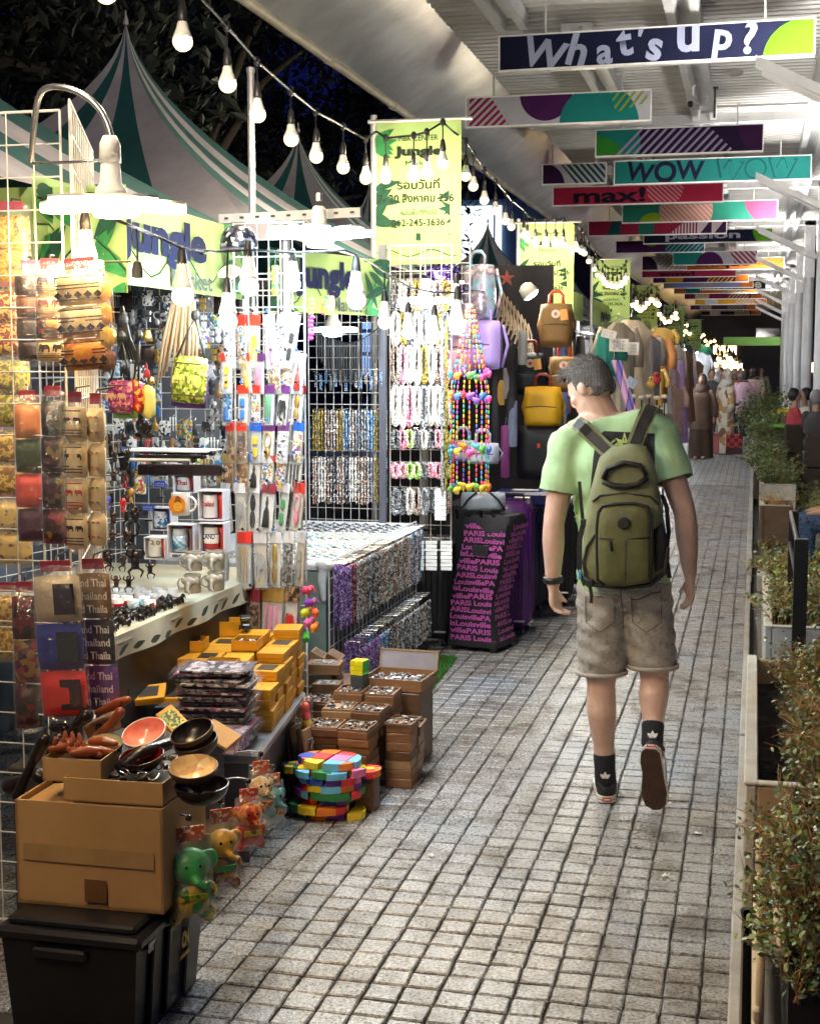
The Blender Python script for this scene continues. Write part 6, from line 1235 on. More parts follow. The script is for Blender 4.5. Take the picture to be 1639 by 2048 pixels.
def strand_mesh(L_, n_, m, seed, spread=.018, r0=.0035):
    r = random.Random(seed); mb = MB()
    for k in range(n_):
        x = (k-(n_-1)/2)*spread/n_*1.6; pts = []; rs = []
        for i in range(15): pts.append((x+r.uniform(-.002, .002), -.006-.004*(k % 2)+r.uniform(-.002, .002), -L_*i/14*(r.uniform(.93, 1) if i == 14 else 1))); rs.append(r0*r.uniform(.7, 1.6) if i % 2 else r0*.6)
        mb.tube(pts, rs, 5)
    me = mb.mesh('strand', True); me.materials.append(m); return me
def loop_mesh(w_, L_, m, seed, r0=.004, n_=3):
    r = random.Random(seed); mb = MB()
    for k in range(n_):
        ww = w_*(1-.22*k); ll = L_*(1-.06*k); pts = [(ww/2*math.sin(t)*(1 if abs(math.sin(t)) < .99 else 1), -.004*k, -ll/2+ll/2*math.cos(t)) for t in [2*math.pi*i/22 for i in range(22)]]
        mb.tube(pts, [r0*(1.3 if i % 2 else .8) for i in range(22)], 5, closed=True)
    me = mb.mesh('loop', True); me.materials.append(m); return me
rr = random.Random(15)
HK = MB().bar((0, .02, .006), (0, -.06, .006), .0022, n=4).mesh('hook'); HK.materials.append(hookm)
sm0 = [[strand_mesh(.30, 5, m, i*3+j) for j in range(2)] for i, m in enumerate(JM[:8])]; sm1 = [[strand_mesh(.22, 4, m, 50+i*3+j, r0=.004) for j in range(2)] for i, m in enumerate(JM[:8])]
jn = ['purple', 'maroon', 'brown beaded', 'silver', 'mixed stone', 'blue', 'dark', 'gold']
nn = 44
for k in range(nn):
    y = 6.27+k*1.68/nn; i = 0 if k < 5 else 1 if k < 7 else rr.choice((2, 3, 4, 2, 4, 3, 6)) if k < 34 else rr.choice((5, 3, 6, 4))
    for q in range(2):
        o = thing('bracelet_bunch', f'{jn[i]} bracelets, {"front" if q else "rear"} of the {ORD[k]} hook along the upper table rail', 'bracelets', (-1.875+.03*q, y+.004*q, .80-.02*q), R_(90)+rr.uniform(-.2, .2), group='bracelets on the upper table rail'); link('strand', sm0[i][q], None, o)
        if q == 0: link('hook', HK, None, o)
for k in range(26):
    y = 6.35+k*1.55/26; i = 0 if k < 7 else 5 if k < 9 else rr.choice((6, 6, 3, 2, 6)) 
    for q in range(2):
        o = thing('bracelet_bunch', f'{jn[i]} chains, {"front" if q else "rear"} of the {ORD[k]} hook along the lower table rail', 'bracelets', (-1.85+.07*q-.0, y+.004*q, .42-.03*q), R_(90)+rr.uniform(-.2, .2), group='chains on the lower table rail'); link('strand', sm1[i][q], None, o)
        if q == 0: link('hook', HK, None, o, (0, -.02, 0))
mb = MB(); r = random.Random(5)
for rw in range(18):
    o = thing('bracelet_row', f'row of laid-out bracelets, {ORD[rw]} from the near end of the jewellery table', 'bracelets', (-2.2, 6.32+rw*.085, .812), group='bracelets laid on the table'); mb = MB()
    for q in range(9): a = r.uniform(-.3, .3); mb.tube([(-.24+q*.062-.03*math.cos(a), -.03*math.sin(a), 0), (-.24+q*.062, .004, .008), (-.24+q*.062+.03*math.cos(a), .03*math.sin(a), 0)], [.003, .007, .003], 5)
    tag(mb.build('bracelets', (JM[8], JM[3], mixm('j_turq', ['#3aa0b8', '#e8f0f0', '#d8c83a', '#fafafa', '#6ac0c8'], 200), JM[8])[rw % 4] if rw < 13 else JM[6], o), kind='stuff')
t = thing('white_cloth_bundle', 'white cloth tied over the corner of the jewellery table', 'cloth', (-1.91, 6.24, .80)); mb = MB(); mb.ball((0, 0, .0), (.05, .035, .03), 10, 8); caps(mb, [(0, 0, 0), (-.01, -.01, -.08), (0, -.015, -.16)], [.03, .022, .014], 8); link('bundle', blob(mb, .007, 4, 'bundle'), M('white_cloth', (.7, .7, .68), .8), t); MB().ball((.02, -.02, .005), (.016, .012, .012), 8, 6).build('knot', M('white_cloth'), t, smooth=True)
# far panels with strips and necklaces
panel('wire panel of long bracelet strips at the back of the jewellery stall', (-2.31, 8.0, .75), R_(-2), .46, 1.35, 9, 20)
panel('wire panel of necklaces beside the dark post', (-1.87, 8.02, .65), R_(2), .36, 1.75, 6, 24)
panel('wire panel behind the first green banner top', (-1.9, 8.35, 1.9), R_(2), .5, .6, 10, 10)
ps = thing('dark_post', 'dark steel post between the bracelet and necklace panels', 'post', (-2.075, 7.95, 0)); MB().box((0, 0, 1.2), (.04, .04, 2.4)).build('post', M('post_dark', (.09, .09, .11), .4), ps); MB().box((0, 0, .01), (.12, .12, .02)).build('foot', M('post_dark'), ps)
lm = [strand_mesh(.30, 3, m, 80+i, .03, .006) for i, m in enumerate(JM)]
for rw, v0 in enumerate((820, 915)):
    for k in range(12):
        u = 632+k*12.3; i = rr.choice((3, 6, 7, 3, 6, 8, 5, 4)); o = thing('bracelet_strip', f'long strip of bracelets, {ORD[k]} from the left in the {["upper", "lower"][rw]} row of the back panel', 'bracelets', P(u, v0, Y=7.96), rr.uniform(-.2, .2), group='bracelet strips on the back panel'); link('strand', lm[i], None, o, scl=(1, 1, .82+.1*rw)); link('hook', HK, None, o)
for k in range(14):
    o = thing('charm_string', f'small hanging charm, {ORD[k]} from the left under the black fringe', 'charm', P(632+k*10, 745+8*math.sin(k*2.4), Y=7.94), group='charms on the back panel'); link('strand', sm1[rr.choice((3, 4, 5, 6))][k % 2], None, o, scl=(.6, 1, .4)); link('hook', HK, None, o)
fr = thing('leather_fringe', 'black fringe of leather cords sagging across the back panel', 'fringe', P(695, 650, Y=7.9))
for k in range(26):
    a = k/25; p = P(632+a*128, 652+34*math.sin(a*math.pi), Y=7.9)-fr.location; MB().tube([p, p+Vector((.003*math.sin(k), -.004, -.09)), p+Vector((0, 0, -.17-.06*math.sin(a*math.pi)))], .0035, 5).build('cord', M('hook_black'), fr)
MB().tube([P(632+a/12*128, 652+34*math.sin(a/12*math.pi), Y=7.9)-fr.location for a in range(13)], .004, 5).build('rail_cord', M('hook_black'), fr)
nk = [loop_mesh(.05, .22, JM[i], i, .005) for i in range(11)]
nnames = ['purple', 'maroon', 'brown bead', 'silver', 'mixed', 'blue', 'dark', 'gold', 'pearl', 'pink', 'green']
for rw, (v0, scz, pal) in enumerate(((560, .8, (6, 8, 4, 7)), (622, .9, (8, 7, 6, 8, 3)), (690, 1.0, (2, 9, 8, 8, 7, 8)), (770, 1.05, (8, 8, 9, 8, 3, 8)), (858, .5, (6, 9, 10, 6, 8)), (925, .4, (9, 9, 10, 10, 6)), (975, .7, (3, 6, 8, 4)))):
    for k in range(8):
        u = 789+k*14.2; i = pal[k % len(pal)]
        for q in range(2):
            o = thing('necklace', f'{nnames[i]} necklace, {"front" if q else "rear"} of the {ORD[k]} hook, {ORD[rw]} necklace panel row', 'necklace', P(u+q*3, v0+q*2, Y=7.98-.025*q), rr.uniform(-.3, .3), group='necklaces on the necklace panel'); link('loop', nk[i], None, o, scl=(1, 1, scz*rr.uniform(.93, 1.05)))
            if q == 0: link('hook', HK, None, o)
for k in range(2): 
    o = thing('chain_strand', f'{["long gold", "braided silver"][k]} chain hanging at the edge of the necklace panel', 'chain', P(893-k*8, 640, Y=7.9)); link('strand', strand_mesh(1.0, 2, (JM[7], JM[3])[k], 7+k, .01, .006), None, o); link('hook', HK, None, o)
for k, (u, v) in enumerate(((836, 1085), (862, 1085), (892, 1085), (880, 985))):
    o = thing('earring_card_stack', f'stack of white earring cards, {["left", "middle", "right", "upper"][k]} of the four below the necklaces', 'earring cards', P(u, v, Y=7.9))
    for q in range(8): MB().cbox((.001*q, -.004*q, -.021*q), (.068-.004*(q % 2), .003, .019), .001, (R_(-12), R_(1.5*(q % 3)-1.5), 0)).build('card', M('card_white', (.8, .8, .8), .4), o)
    MB().bar((0, .03, .03), (0, -.05, .03), .003).build('hook', hookm, o)
for k, (u, v) in enumerate(((950, 880),)): pass
# pompom garland
gar = thing('pompom_garland', 'tall hanging mobile of bright beads and stuffed elephants', 'mobile', P(940, 612, Y=7.75)); rr = random.Random(17)
BC = [M('bead_'+n_, c, .5) for n_, c in (('red', (.75, .05, .05)), ('pink', (.85, .1, .35)), ('orange', (.85, .3, .03)), ('yellow', (.85, .6, .05)), ('teal', (.1, .45, .45)), ('purple', (.3, .1, .5)), ('green', (.15, .45, .1)), ('blue', (.1, .25, .65)))]
for s_ in range(9):
    a = 2*math.pi*s_/9; L_ = 1.02
    mbs = {}
    for i in range(38):
        f = i/37; rad = .02+.085*min(1, f*2.2); z = -L_*f; c = rr.choice((0, 0, 1, 1, 2, 2, 3, 3, 4, 5, 6, 7)); mbs.setdefault(c, MB()); mbs[c].ball((rad*math.cos(a), rad*math.sin(a), z), (.006, .006, .013), 6, 4)
    for c, m_ in mbs.items(): tag(m_.build('beads', BC[c], gar, smooth=True), kind='stuff')
    MB().tube([(.02*math.cos(a), .02*math.sin(a), 0), (.105*math.cos(a), .105*math.sin(a), -.46), (.105*math.cos(a), .105*math.sin(a), -L_)], .002, 4).build('string', M('hook_black'), gar)
    for z in (-.5, -.37, -.79, -1.0):
        mb = MB(); s = .022; mb.ball((0, 0, 0), (s, s*.8, s*.8), 8, 6); mb.ball((s, 0, s*.4), s*.6, 8, 6); mb.ball((-.4*s, 0, -s*.8), s*.4, 6, 5); mb.ball((.5*s, 0, -s*.8), s*.4, 6, 5)
        link('stuffed_elephant' if z != -.37 else 'pompom', blob(mb, .006, 1, 'stuffed_elephant'), BC[rr.randrange(8)], gar, (.108*math.cos(a), .108*math.sin(a), z+rr.uniform(-.02, .02)), (0, 0, a+1.57))
MB().lathe([(.022, -.01), (.022, .0), (.004, .015)], (0, 0, 0), 12).build('top_ring', BC[2], gar)
# turf mat
tm = MB(); r = random.Random(1); vs, fs = [], []
A_, B_, C_, D_ = Vector((-2.1, 6.55, .006)), Vector((-1.60, 6.55, .006)), Vector((-1.66, 8.1, .006)), Vector((-2.1, 8.1, .006))
for i in range(9000):
    a, b = r.random(), r.random(); p = (A_.lerp(B_, a)).lerp(D_.lerp(C_, a), b); an = r.uniform(0, 6.28); d = Vector((math.cos(an), math.sin(an), 0)); k = len(vs); h = r.uniform(.012, .026); w0 = .0022; n_ = Vector((-d.y, d.x, 0))*w0
    vs += [p-n_, p+n_, p+d*.008+Vector((0, 0, h))]; fs.append((k, k+1, k+2))
tf = thing('turf_mat', 'green artificial turf mat below the jewellery racks', 'mat', (0, 0, 0)); tag(MB().add(vs, fs).build('turf_blades', M('turf', (.05, .22, .02), .7, var=.3, vs=20), tf), kind='stuff'); MB().add([A_, B_, C_, D_], [(0, 1, 2, 3)]).build('backing', M('turf_back', (.02, .07, .015), .9), tf)
# ================================================================== LUGGAGE STALL
BKC = M('black_canvas', (.015, .014, .018), .7, bump=.2, bs=80); RUB = M('rubber', (.015, .015, .015), .8)
def wheel(parent, loc, r=.025):
    o = MB().lathe([(r*.5, -.012), (r, -.01), (r, .01), (r*.5, .012)], loc, 14, rot=(0, math.pi/2, 0)).build('wheel', RUB, parent, smooth=True, ang=40); MB().lathe([(r*.5, -.0135), (r*.5, .0135)], loc, 12, rot=(0, math.pi/2, 0)).build('hub', M('hub_grey', (.4, .4, .42), .35), o)
tb_ = thing('trolley_bag', 'black wheeled bag covered in pink Paris and Louisville lettering', 'trolley bag', (-1.585, 8.45, 0), R_(-14))
def bagpt(sx, sy, z):
    w_ = .165-.03*math.sin(z*3.6)+.01*math.sin(z*17); return Vector((sx*w_+.07*z-.03*math.sin(z*6), sy*(.14-.012*math.sin(z*5)), z))
mb = MB(); zs = [.05, .2, .35, .5, .65, .78, .83]; prof = [(-1, -.86), (-.9, -1), (.9, -1), (1, -.86), (1, .86), (.9, 1), (-.9, 1), (-1, .86)]; np_ = len(prof)
vs = [bagpt(a*(1-.12*(z > .8)), b*(1-.25*(z > .8)), z)+Vector((0, .012*math.sin(z*22)*(a > 0), 0)) for z in zs for a, b in prof]
fs = [(k*np_+i, k*np_+(i+1) % np_, (k+1)*np_+(i+1) % np_, (k+1)*np_+i) for k in range(len(zs)-1) for i in range(np_)]+[tuple(range(np_))[::-1], tuple((len(zs)-1)*np_+i for i in range(np_))]
mb.add(vs, fs).build('bag_body', BKC, tb_, smooth=True, ang=50)
PK = M('pink_print', (.55, .10, .42), .5); rr = random.Random(3); ln = ['PARIS Louis', 'villePARIS', 'isLouisville', 'LouisvillePA', 'ARISLouisvi']
for k in range(17):
    z = .085+.0425*k; s_ = ln[k % 5]; text(s_, tb_, PK, (bagpt(0, -1, z).x+.006, -.152+0*k, z), .27, .033, .03, (0, R_(rr.uniform(-2, 2)), 0))
    text(ln[(k+2) % 5][:7], tb_, PK, (bagpt(1, 0, z).x+.012, .0, z), .22, .033, .03, (0, 0, math.pi/2))
MB().box((.06, -.157, .62), (.10, .012, .06)).build('buckle_strap', BKC, tb_)
for s in (-.08, .08): MB().tube([(s-.04, -.1, .8), (s-.02, -.16, .86), (s+.04, -.16, .86), (s+.06, -.1, .80)], .010, 8, sq=.6).build('handle', BKC, tb_, smooth=True)
MB().cbox((0, 0, .05), (.33, .30, .05), .01).build('base_frame', BKC, tb_)
for sx in (-1, 1): wheel(tb_, (sx*.13, .13, .026)); wheel(tb_, (sx*.13, -.12, .026))
t = thing('silver_bag', 'silver patterned bag with black straps lying on the lettered trolley bag', 'bag', (-1.575, 8.42, .90), R_(10)); MB().pillow((0, 0, 0), (.27, .12, .12), 8, .35).build('bag_body', MP('silverbag', ['#a8b0b8', '#5a6470', '#d0d8e0', '#88929c'], 'wave', 40, .25), t, smooth=True)
for s in (-1, 1): MB().tube([(s*.13, -.06, -.04), (s*.09, -.075, .02), (s*.04, -.05, .06)], .014, 6, sq=.4).build('strap', BKC, t, smooth=True)
def hard_case(label, loc, w_, d_, h_, mat, rz, ribs=9):
    t = thing('hard_suitcase', label, 'suitcase', loc, rz); MB().cbox((0, 0, h_/2+.05), (w_, d_, h_), .035).build('shell', mat, t, smooth=True, ang=50)
    for k in range(ribs): x = -w_/2+.04+(w_-.08)*k/(ribs-1); MB().cbox((x, -d_/2-.002, h_/2+.05), (.014, .012, h_*.86), .004).build('rib', mat, t)
    for k in range(5): y = -d_/2+.04+(d_-.08)*k/4; MB().cbox((w_/2+.002, y, h_/2+.05), (.012, .014, h_*.86), .004).build('rib', mat, t)
    MB().tube([(-.07, 0, h_+.05), (-.07, 0, h_+.09), (.07, 0, h_+.09), (.07, 0, h_+.05)], .01, 8).build('handle', BKC, t)
    MB().cbox((w_/2-.06, -d_/2-.006, .10), (.07, .008, .012), .002).build('badge', M('badge_silver', (.6, .6, .62), .3, metal=.6), t)
    for sx in (-1, 1):
        for sy in (-1, 1): wheel(t, (sx*(w_/2-.05), sy*(d_/2-.05), .026))
    return t
hard_case('ribbed purple hard suitcase behind the lettered trolley bag', (-1.50, 9.05, 0), .25, .40, .80, M('case_purple', (.10, .02, .17), .25), R_(4))
hard_case('black ribbed hard suitcase on wheels beside the turf mat', (-1.96, 8.50, 0), .36, .26, .62, M('case_black', (.02, .021, .025), .35), R_(4))
hard_case('dark blue hard suitcase in the shade behind the purple one', (-1.55, 9.75, 0), .3, .3, .72, M('case_navy', (.015, .02, .06), .35), R_(-3))
hard_case('black hard suitcase standing left of the man, half hidden', (-1.42, 10.2, 0), .34, .3, .70, M('case_black'), R_(5))
hard_case('small black hard suitcase farther back by the stall', (-1.36, 10.9, 0), .32, .28, .66, M('case_black'), R_(2))
t = thing('blue_suitcase', 'royal blue suitcase lying flat on the luggage table', 'suitcase', P(1050, 1010, Y=9.6), R_(2)); MB().cbox((0, 0, .05), (.40, .28, .10), .02).build('shell', M('case_royal', (.012, .02, .17), .35), t); MB().tube([(-.06, -.145, .06), (-.05, -.17, .065), (.05, -.17, .065), (.06, -.145, .06)], .008, 6).build('handle', M('chrome'), t); MB().box((0, 0, .103), (.18, .1, .004)).build('leaflet', PAPER, t)
tt = thing('luggage_table', 'dark clothed table of the luggage stall', 'table', (-1.72, 9.75, 0)); MB().cbox((0, 0, .755), (.62, .6, .05), .01).build('table_top', BKC, tt); MB().surf(lambda a, b: (-.31+.62*a, -.3, .75-.74*b), 8, 3).build('cloth', BKC, tt)
dk = thing('luggage_backdrop', 'black cloth backdrop behind the hanging backpacks', 'backdrop', (-2.2, 10.5, 0)); MB().surf(lambda a, b: (-.6+1.35*a, .03*math.sin(a*22), 2.45*b), 24, 4).build('cloth', M('backdrop_black', (.012, .011, .016), .85), dk, smooth=True)
def backpack(label, loc, w_, h_, mat, accent, rz=0, handle_m=None, straps=True):
    t = thing('backpack', label, 'backpack', loc, rz); MB().pillow((0, 0, -h_/2), (w_, .14, h_), 10, .3).build('main_bag', mat, t, smooth=True); MB().pillow((0, -.06, -h_*.70), (w_*.82, .06, h_*.45), 8, .35).build('front_pocket', mat, t, smooth=True)
    MB().tube([(-w_*.4, -.085, -h_*.5), (0, -.096, -h_*.47), (w_*.4, -.085, -h_*.5)], .0035, 5).build('zip', M('zip_dark', (.03, .025, .02), .5), t)
    hm = handle_m or mat; MB().tube([(-w_*.2, .0, -.02), (-w_*.2, 0, .05), (-w_*.1, 0, .075), (w_*.1, 0, .075), (w_*.2, 0, .05), (w_*.2, 0, -.02)], .011, 6, sq=.5).build('carry_handle', hm, t, smooth=True)
    if accent:
        MB().lathe([(.028, -.002), (.028, .003)], (0, -.075, -h_*.25), 18, rot=(R_(90), 0, 0)).build('round_badge', M('badge_cream', (.7, .62, .5), .5), t); MB().lathe([(.012, -.004), (.012, .001)], (0, -.078, -h_*.25), 12, rot=(R_(90), 0, 0)).build('badge_mark', RED, t); MB().cbox((w_*.25, -.08, -h_*.27), (.05, .003, .07), .001, (0, R_(-8), 0)).build('hang_tag', M('tag_orange', (.75, .34, .06), .5), t)
    if straps:
        for s in (-1, 1): MB().tube([(s*w_*.42, .05, -.03), (s*w_*.55, .06, -h_*.5), (s*w_*.4, .05, -h_*.95)], .012, 6, sq=.4).build('strap', mat, t, smooth=True)
    return t
BRNC = M('bag_olive_brown', (.24, .13, .04), .7, var=.15, bump=.15, bs=50); REDH = M('handle_red', (.62, .07, .02), .6)
backpack('tan brown backpack with red handles hanging highest below the second banner', P(1112, 606, Y=9.4), .215, .29, BRNC, True, R_(5), REDH)
backpack('dark navy backpack with round badge beside the lower brown one', P(1062, 705, Y=9.3), .19, .28, M('bag_navy', (.012, .017, .03), .7), True, R_(3), M('handle_maroon', (.2, .03, .02), .6))
backpack('lower brown backpack with round badge next to the man\'s head', P(1128, 712, Y=9.5), .2, .24, BRNC, True, R_(4), REDH)
backpack('bright yellow backpack hanging beside the man\'s face', P(1085, 772, Y=9.2), .245, .27, M('bag_yellow', (.76, .42, .012), .6, var=.1), False, R_(2), M('handle_maroon'))
t = thing('duffel_bag', 'large black duffel bag with white vertical lettering below the yellow backpack', 'bag', P(1088, 905, Y=9.2), R_(4)); MB().pillow((0, 0, 0), (.36, .2, .36), 10, .3).build('bag_body', M('duffel_black', (.01, .011, .018), .6), t, smooth=True); text('URBAN', t, PAPER, (.06, -.106, 0), .2, .035, .02, (0, R_(-90), 0)); text('MOTION', t, PAPER, (.1, -.106, 0), .2, .03, .01, (0, R_(-90), 0)); MB().box((-.03, -.104, .05), (.02, .003, .03)).build('red_tab', RED, t)
backpack('lavender quilted plush backpack below the holographic one', P(968, 640, Y=8.55), .24, .30, M('bag_lavender', (.36, .26, .62), .6, var=.1), False, R_(-25))
MB().ball((0, 0, 0), .01, 6, 4)
backpack('grey and holographic backpack above the lavender one', P(955, 528, Y=8.6), .24, .34, MP('holo', ['#9a98a8', '#c8b8d8', '#8ac8d8', '#b0a8b8', '#7a7488', '#d8c0c8'], 'noise', 9, .25, .3, const=False), False, R_(-20))
backpack('purple sequinned backpack hanging from the white rail', P(885, 530, Y=8.3), .2, .27, MP('sequin', ['#3a1d5a', '#7a4ab0', '#1a1030', '#5a6ad0', '#a878d8', '#2a1840'], 'voronoi', 90, .15, .6), False, R_(4), M('handle_grey', (.4, .38, .45), .5))
backpack('pink plush backpack half hidden behind the bead mobile', P(915, 640, Y=8.5), .2, .34, M('bag_pink', (.62, .36, .46), .6), False, R_(10))
backpack('white and blue canvas bag below the bead mobile', P(965, 885, Y=8.4), .2, .13, M('bag_whiteblue', (.5, .53, .68), .6), False, R_(0))
backpack('pale blue canvas bag behind the lower beads', P(925, 880, Y=8.5), .2, .13, M('bag_paleblue', (.42, .5, .66), .6), False, R_(-5))
for k, (u, v, c, l) in enumerate(((1015, 735, (.35, .33, .36), .2), (1000, 760, (.5, .3, .05), .16), (1025, 800, (.25, .28, .42), .3), (1010, 850, (.28, .05, .22), .34), (1022, 690, (.03, .03, .035), .5), (990, 700, (.02, .02, .028), .6), (1045, 660, (.28, .29, .3), .22))):
    t = thing('hanging_strap', f'{["grey glove pair", "mustard strap", "steel blue bag strap", "magenta striped strap", "long black strap", "long dark garment bag", "grey folded jacket"][k]} hanging in the luggage stall', 'strap', P(u, v, Y=9.0)); MB().pillow((0, 0, -l/2), (.06, .03, l), 6, .3).build('cloth', M(f'strapc{k}', c, .6), t, smooth=True); MB().bar((0, 0, -.01), (0, .02, .05), .003, n=5).build('hook', hookm, t)
t = thing('clip_lamp', 'white clip lamp glowing beside the second banner', 'lamp', P(1062, 590, Y=9.5)); MB().lathe([(.02, .09), (.05, .07), (.062, .0)], (0, 0, 0), 16, rot=(R_(0), R_(-38), 0)).build('shade', LBODY, t, smooth=True); MB().lathe([(0, -.018), (.04, -.012), (.058, .004), (.0, .006)], (0, 0, 0), 16, rot=(0, R_(-38), 0)).build('glow', EM('bulb_neutral2', (1, .92, .8), 45.), t, smooth=True)
rl = thing('white_rail', 'white rail with upright post carrying the sequinned backpack', 'rail', P(885, 565, Y=8.2)); MB().box((0, 0, 0), (.26, .02, .02)).build('bar', WIRE, rl); MB().box((.0, 0, -.28), (.022, .018, .55)).build('upright', WIRE, rl)
t = thing('paper_star', 'red paper star ornament above the clip lamp', 'ornament', P(1013, 556, Y=9.6)); pts = [(.06*(1 if k % 2 == 0 else .35)*math.cos(k*math.pi/5+.3), .06*(1 if k % 2 == 0 else .35)*math.sin(k*math.pi/5+.3)) for k in range(10)]; MB().prism(pts, -.008, .008).build('star', M('star_red', (.3, .05, .04), .6), t); MB().bar((0, 0, .05), (0, 0, .12), .002, n=4).build('string', M('hook_black'), t)
for k in range(9):
    t = thing('dried_reed', f'dry reed bundle, {ORD[k]} along the beam behind the star', 'reeds', P(1000+k*7, 575+k*9, Y=9.8)); mb = MB()
    for q in range(6): mb.tube([(0, 0, 0), (.02*math.sin(q*2), .01*q, -.08), (.05*math.sin(q*2.3), .01, -.2)], .004, 4)
    tag(mb.build('stalks', M('reed', (.35, .28, .2), .8), t), kind='stuff')
# ================================================================== CLOTHES STALLS FARTHER ON
def garment(label, loc, w_, h_, mat, rz, kind='dress'):
    t = thing('hanging_garment', label, 'garment', loc, rz); r = random.Random(int(abs(loc[1])*977+abs(loc[0])*131)); ph = r.uniform(0, 6)
    prof = {'dress': [(0, .35), (.03, .95), (.15, .9), (.35, .72), (1, 1.15)], 'shirt': [(0, .3), (.05, 1.1), (.3, 1.0), (1, .9)], 'scarf': [(0, .25), (.2, .4), (.6, .6), (1, .75)], 'pants': [(0, .6), (.2, .7), (1, .8)]}[kind]
    def wd(f):
        for (a, b), (c, d) in zip(prof, prof[1:]):
            if a <= f <= c: return b+(d-b)*(f-a)/(c-a)
        return prof[-1][1]
    n_ = 20
    def fn(a, b):
        th = 2*math.pi*a; x = math.cos(th)*w_/2*wd(b); y = math.sin(th)*(.04+.05*b)+.018*math.sin(th*7+ph)*(.3+b); return (x, y, -h_*b)
    MB().surf(fn, n_, 8).build('cloth', mat, t, smooth=True)
    MB().tube([(-w_*.35, 0, -.01), (0, 0, .03), (0, 0, .07), (.012, 0, .085)], .004, 5).build('hanger', hookm, t)
    if kind == 'shirt':
        for s in (-1, 1): MB().tube([(s*w_*.45, 0, -h_*.06), (s*w_*.62, 0, -h_*.3), (s*w_*.6, 0, -h_*.5)], [.04, .05, .05], 8, sq=.6).build('sleeve', mat, t, smooth=True)
    return t
gm = {n_: M('gar_'+n_, c, .8, var=.2, vs=6) for n_, c in (('beige', (.50, .42, .32)), ('taupe', (.32, .27, .22)), ('cream', (.62, .56, .46)), ('rust', (.42, .17, .05)), ('brown', (.20, .10, .055)), ('lilac', (.40, .26, .52)), ('pinkish', (.55, .36, .40)), ('white', (.68, .66, .64)), ('mustard', (.55, .34, .08)), ('charcoal', (.06, .055, .06)), ('teal', (.03, .30, .26)), ('blush', (.65, .42, .34)), ('grey', (.30, .29, .30)), ('navy', (.04, .05, .12)), ('crimson', (.45, .04, .06)))}
G = [(1262, 640, 12.6, .4, .8, 'beige', 'dress'), (1236, 645, 12.2, .3, .75, 'taupe', 'shirt'), (1290, 668, 13.6, .35, .6, 'grey', 'shirt'), (1240, 705, 12.0, .25, .5, 'cream', 'dress'), (1309, 670, 15, .3, .7, 'rust', 'shirt'), (1300, 735, 14.6, .3, .4, 'mustard', 'shirt'), (1328, 690, 16, .22, .75, 'white', 'scarf'), (1342, 735, 16.5, .35, .75, 'pinkish', 'dress'), (1360, 722, 17, .3, .95, 'lilac', 'scarf'), (1340, 770, 16.2, .3, .5, 'blush', 'shirt'), (1385, 700, 20, .3, .9, 'white', 'scarf'), (1376, 690, 19, .3, .9, 'charcoal', 'dress'), (1398, 705, 22, .4, .9, 'grey', 'shirt'), (1410, 710, 24, .3, 1.0, 'cream', 'dress'), (1420, 705, 26, .4, 1.0, 'navy', 'dress'), (1430, 712, 29, .4, 1.0, 'white', 'shirt'), (1438, 715, 32, .4, 1.0, 'crimson', 'dress'), (1446, 716, 36, .5, 1.0, 'charcoal', 'dress'), (1368, 700, 18.4, .3, .9, 'brown', 'dress'), (1352, 690, 17.6, .3, .8, 'cream', 'shirt'), (1320, 655, 15.6, .3, .35, 'mustard', 'shirt'), (1280, 735, 13.0, .25, .6, 'taupe', 'pants'), (1225, 690, 11.6, .16, .25, 'teal', 'shirt'), (1205, 665, 11.4, .16, .3, 'teal', 'scarf'), (1392, 745, 21, .3, .9, 'brown', 'dress'), (1404, 690, 23, .3, .5, 'teal', 'shirt')]
for k, (u, v, y, w_, h_, c, kd) in enumerate(G):
    q = P(u, v, Y=y)
    if u > 1370: q = P(u, min(v, 722), X=-1.8); w_ *= q.y/y*.8; h_ *= q.y/y*.62
    garment(f'{c} {kd} hanging at the clothes stalls, {ORD[k]} counted from the stall front', q, w_, h_, gm[c], R_(10+17*(k % 4)), kd)
rr = random.Random(91); cn = list(gm)
for k in range(40):
    y = 13+k*.85; c = cn[rr.randrange(len(cn))]; side = ['near', 'inner'][k % 2]
    garment(f'{c} garment hanging {ORD[k]} from the near end of the long clothes rail', (-1.95-.25*(k % 2), y, 1.95+.2*(k % 3)*.5), .34, rr.uniform(.7, 1.0), gm[c], R_(90)+rr.uniform(-.4, .4), ('dress', 'shirt', 'scarf')[k % 3])
lr = thing('clothes_rail', 'long steel clothes rail running along the far stalls', 'rail', (-2.05, 30, 0)); MB().bar((0, -17.4, 2.12), (0, 18, 2.12), .015).build('bar', POLE, lr)
for k in range(12): MB().bar((0, -17.3+3.2*k, 0), (0, -17.3+3.2*k, 2.12), .018).build('upright', POLE, lr)
wall = thing('stall_backdrop', 'dark cloth closing the back of the clothes stalls', 'backdrop', (-2.5, 30, 0)); MB().surf(lambda a, b: (.04*math.sin(a*160), -17+38*a, 2.3*b), 120, 2).build('cloth', M('backdrop_warm', (.10, .08, .07), .9), wall)
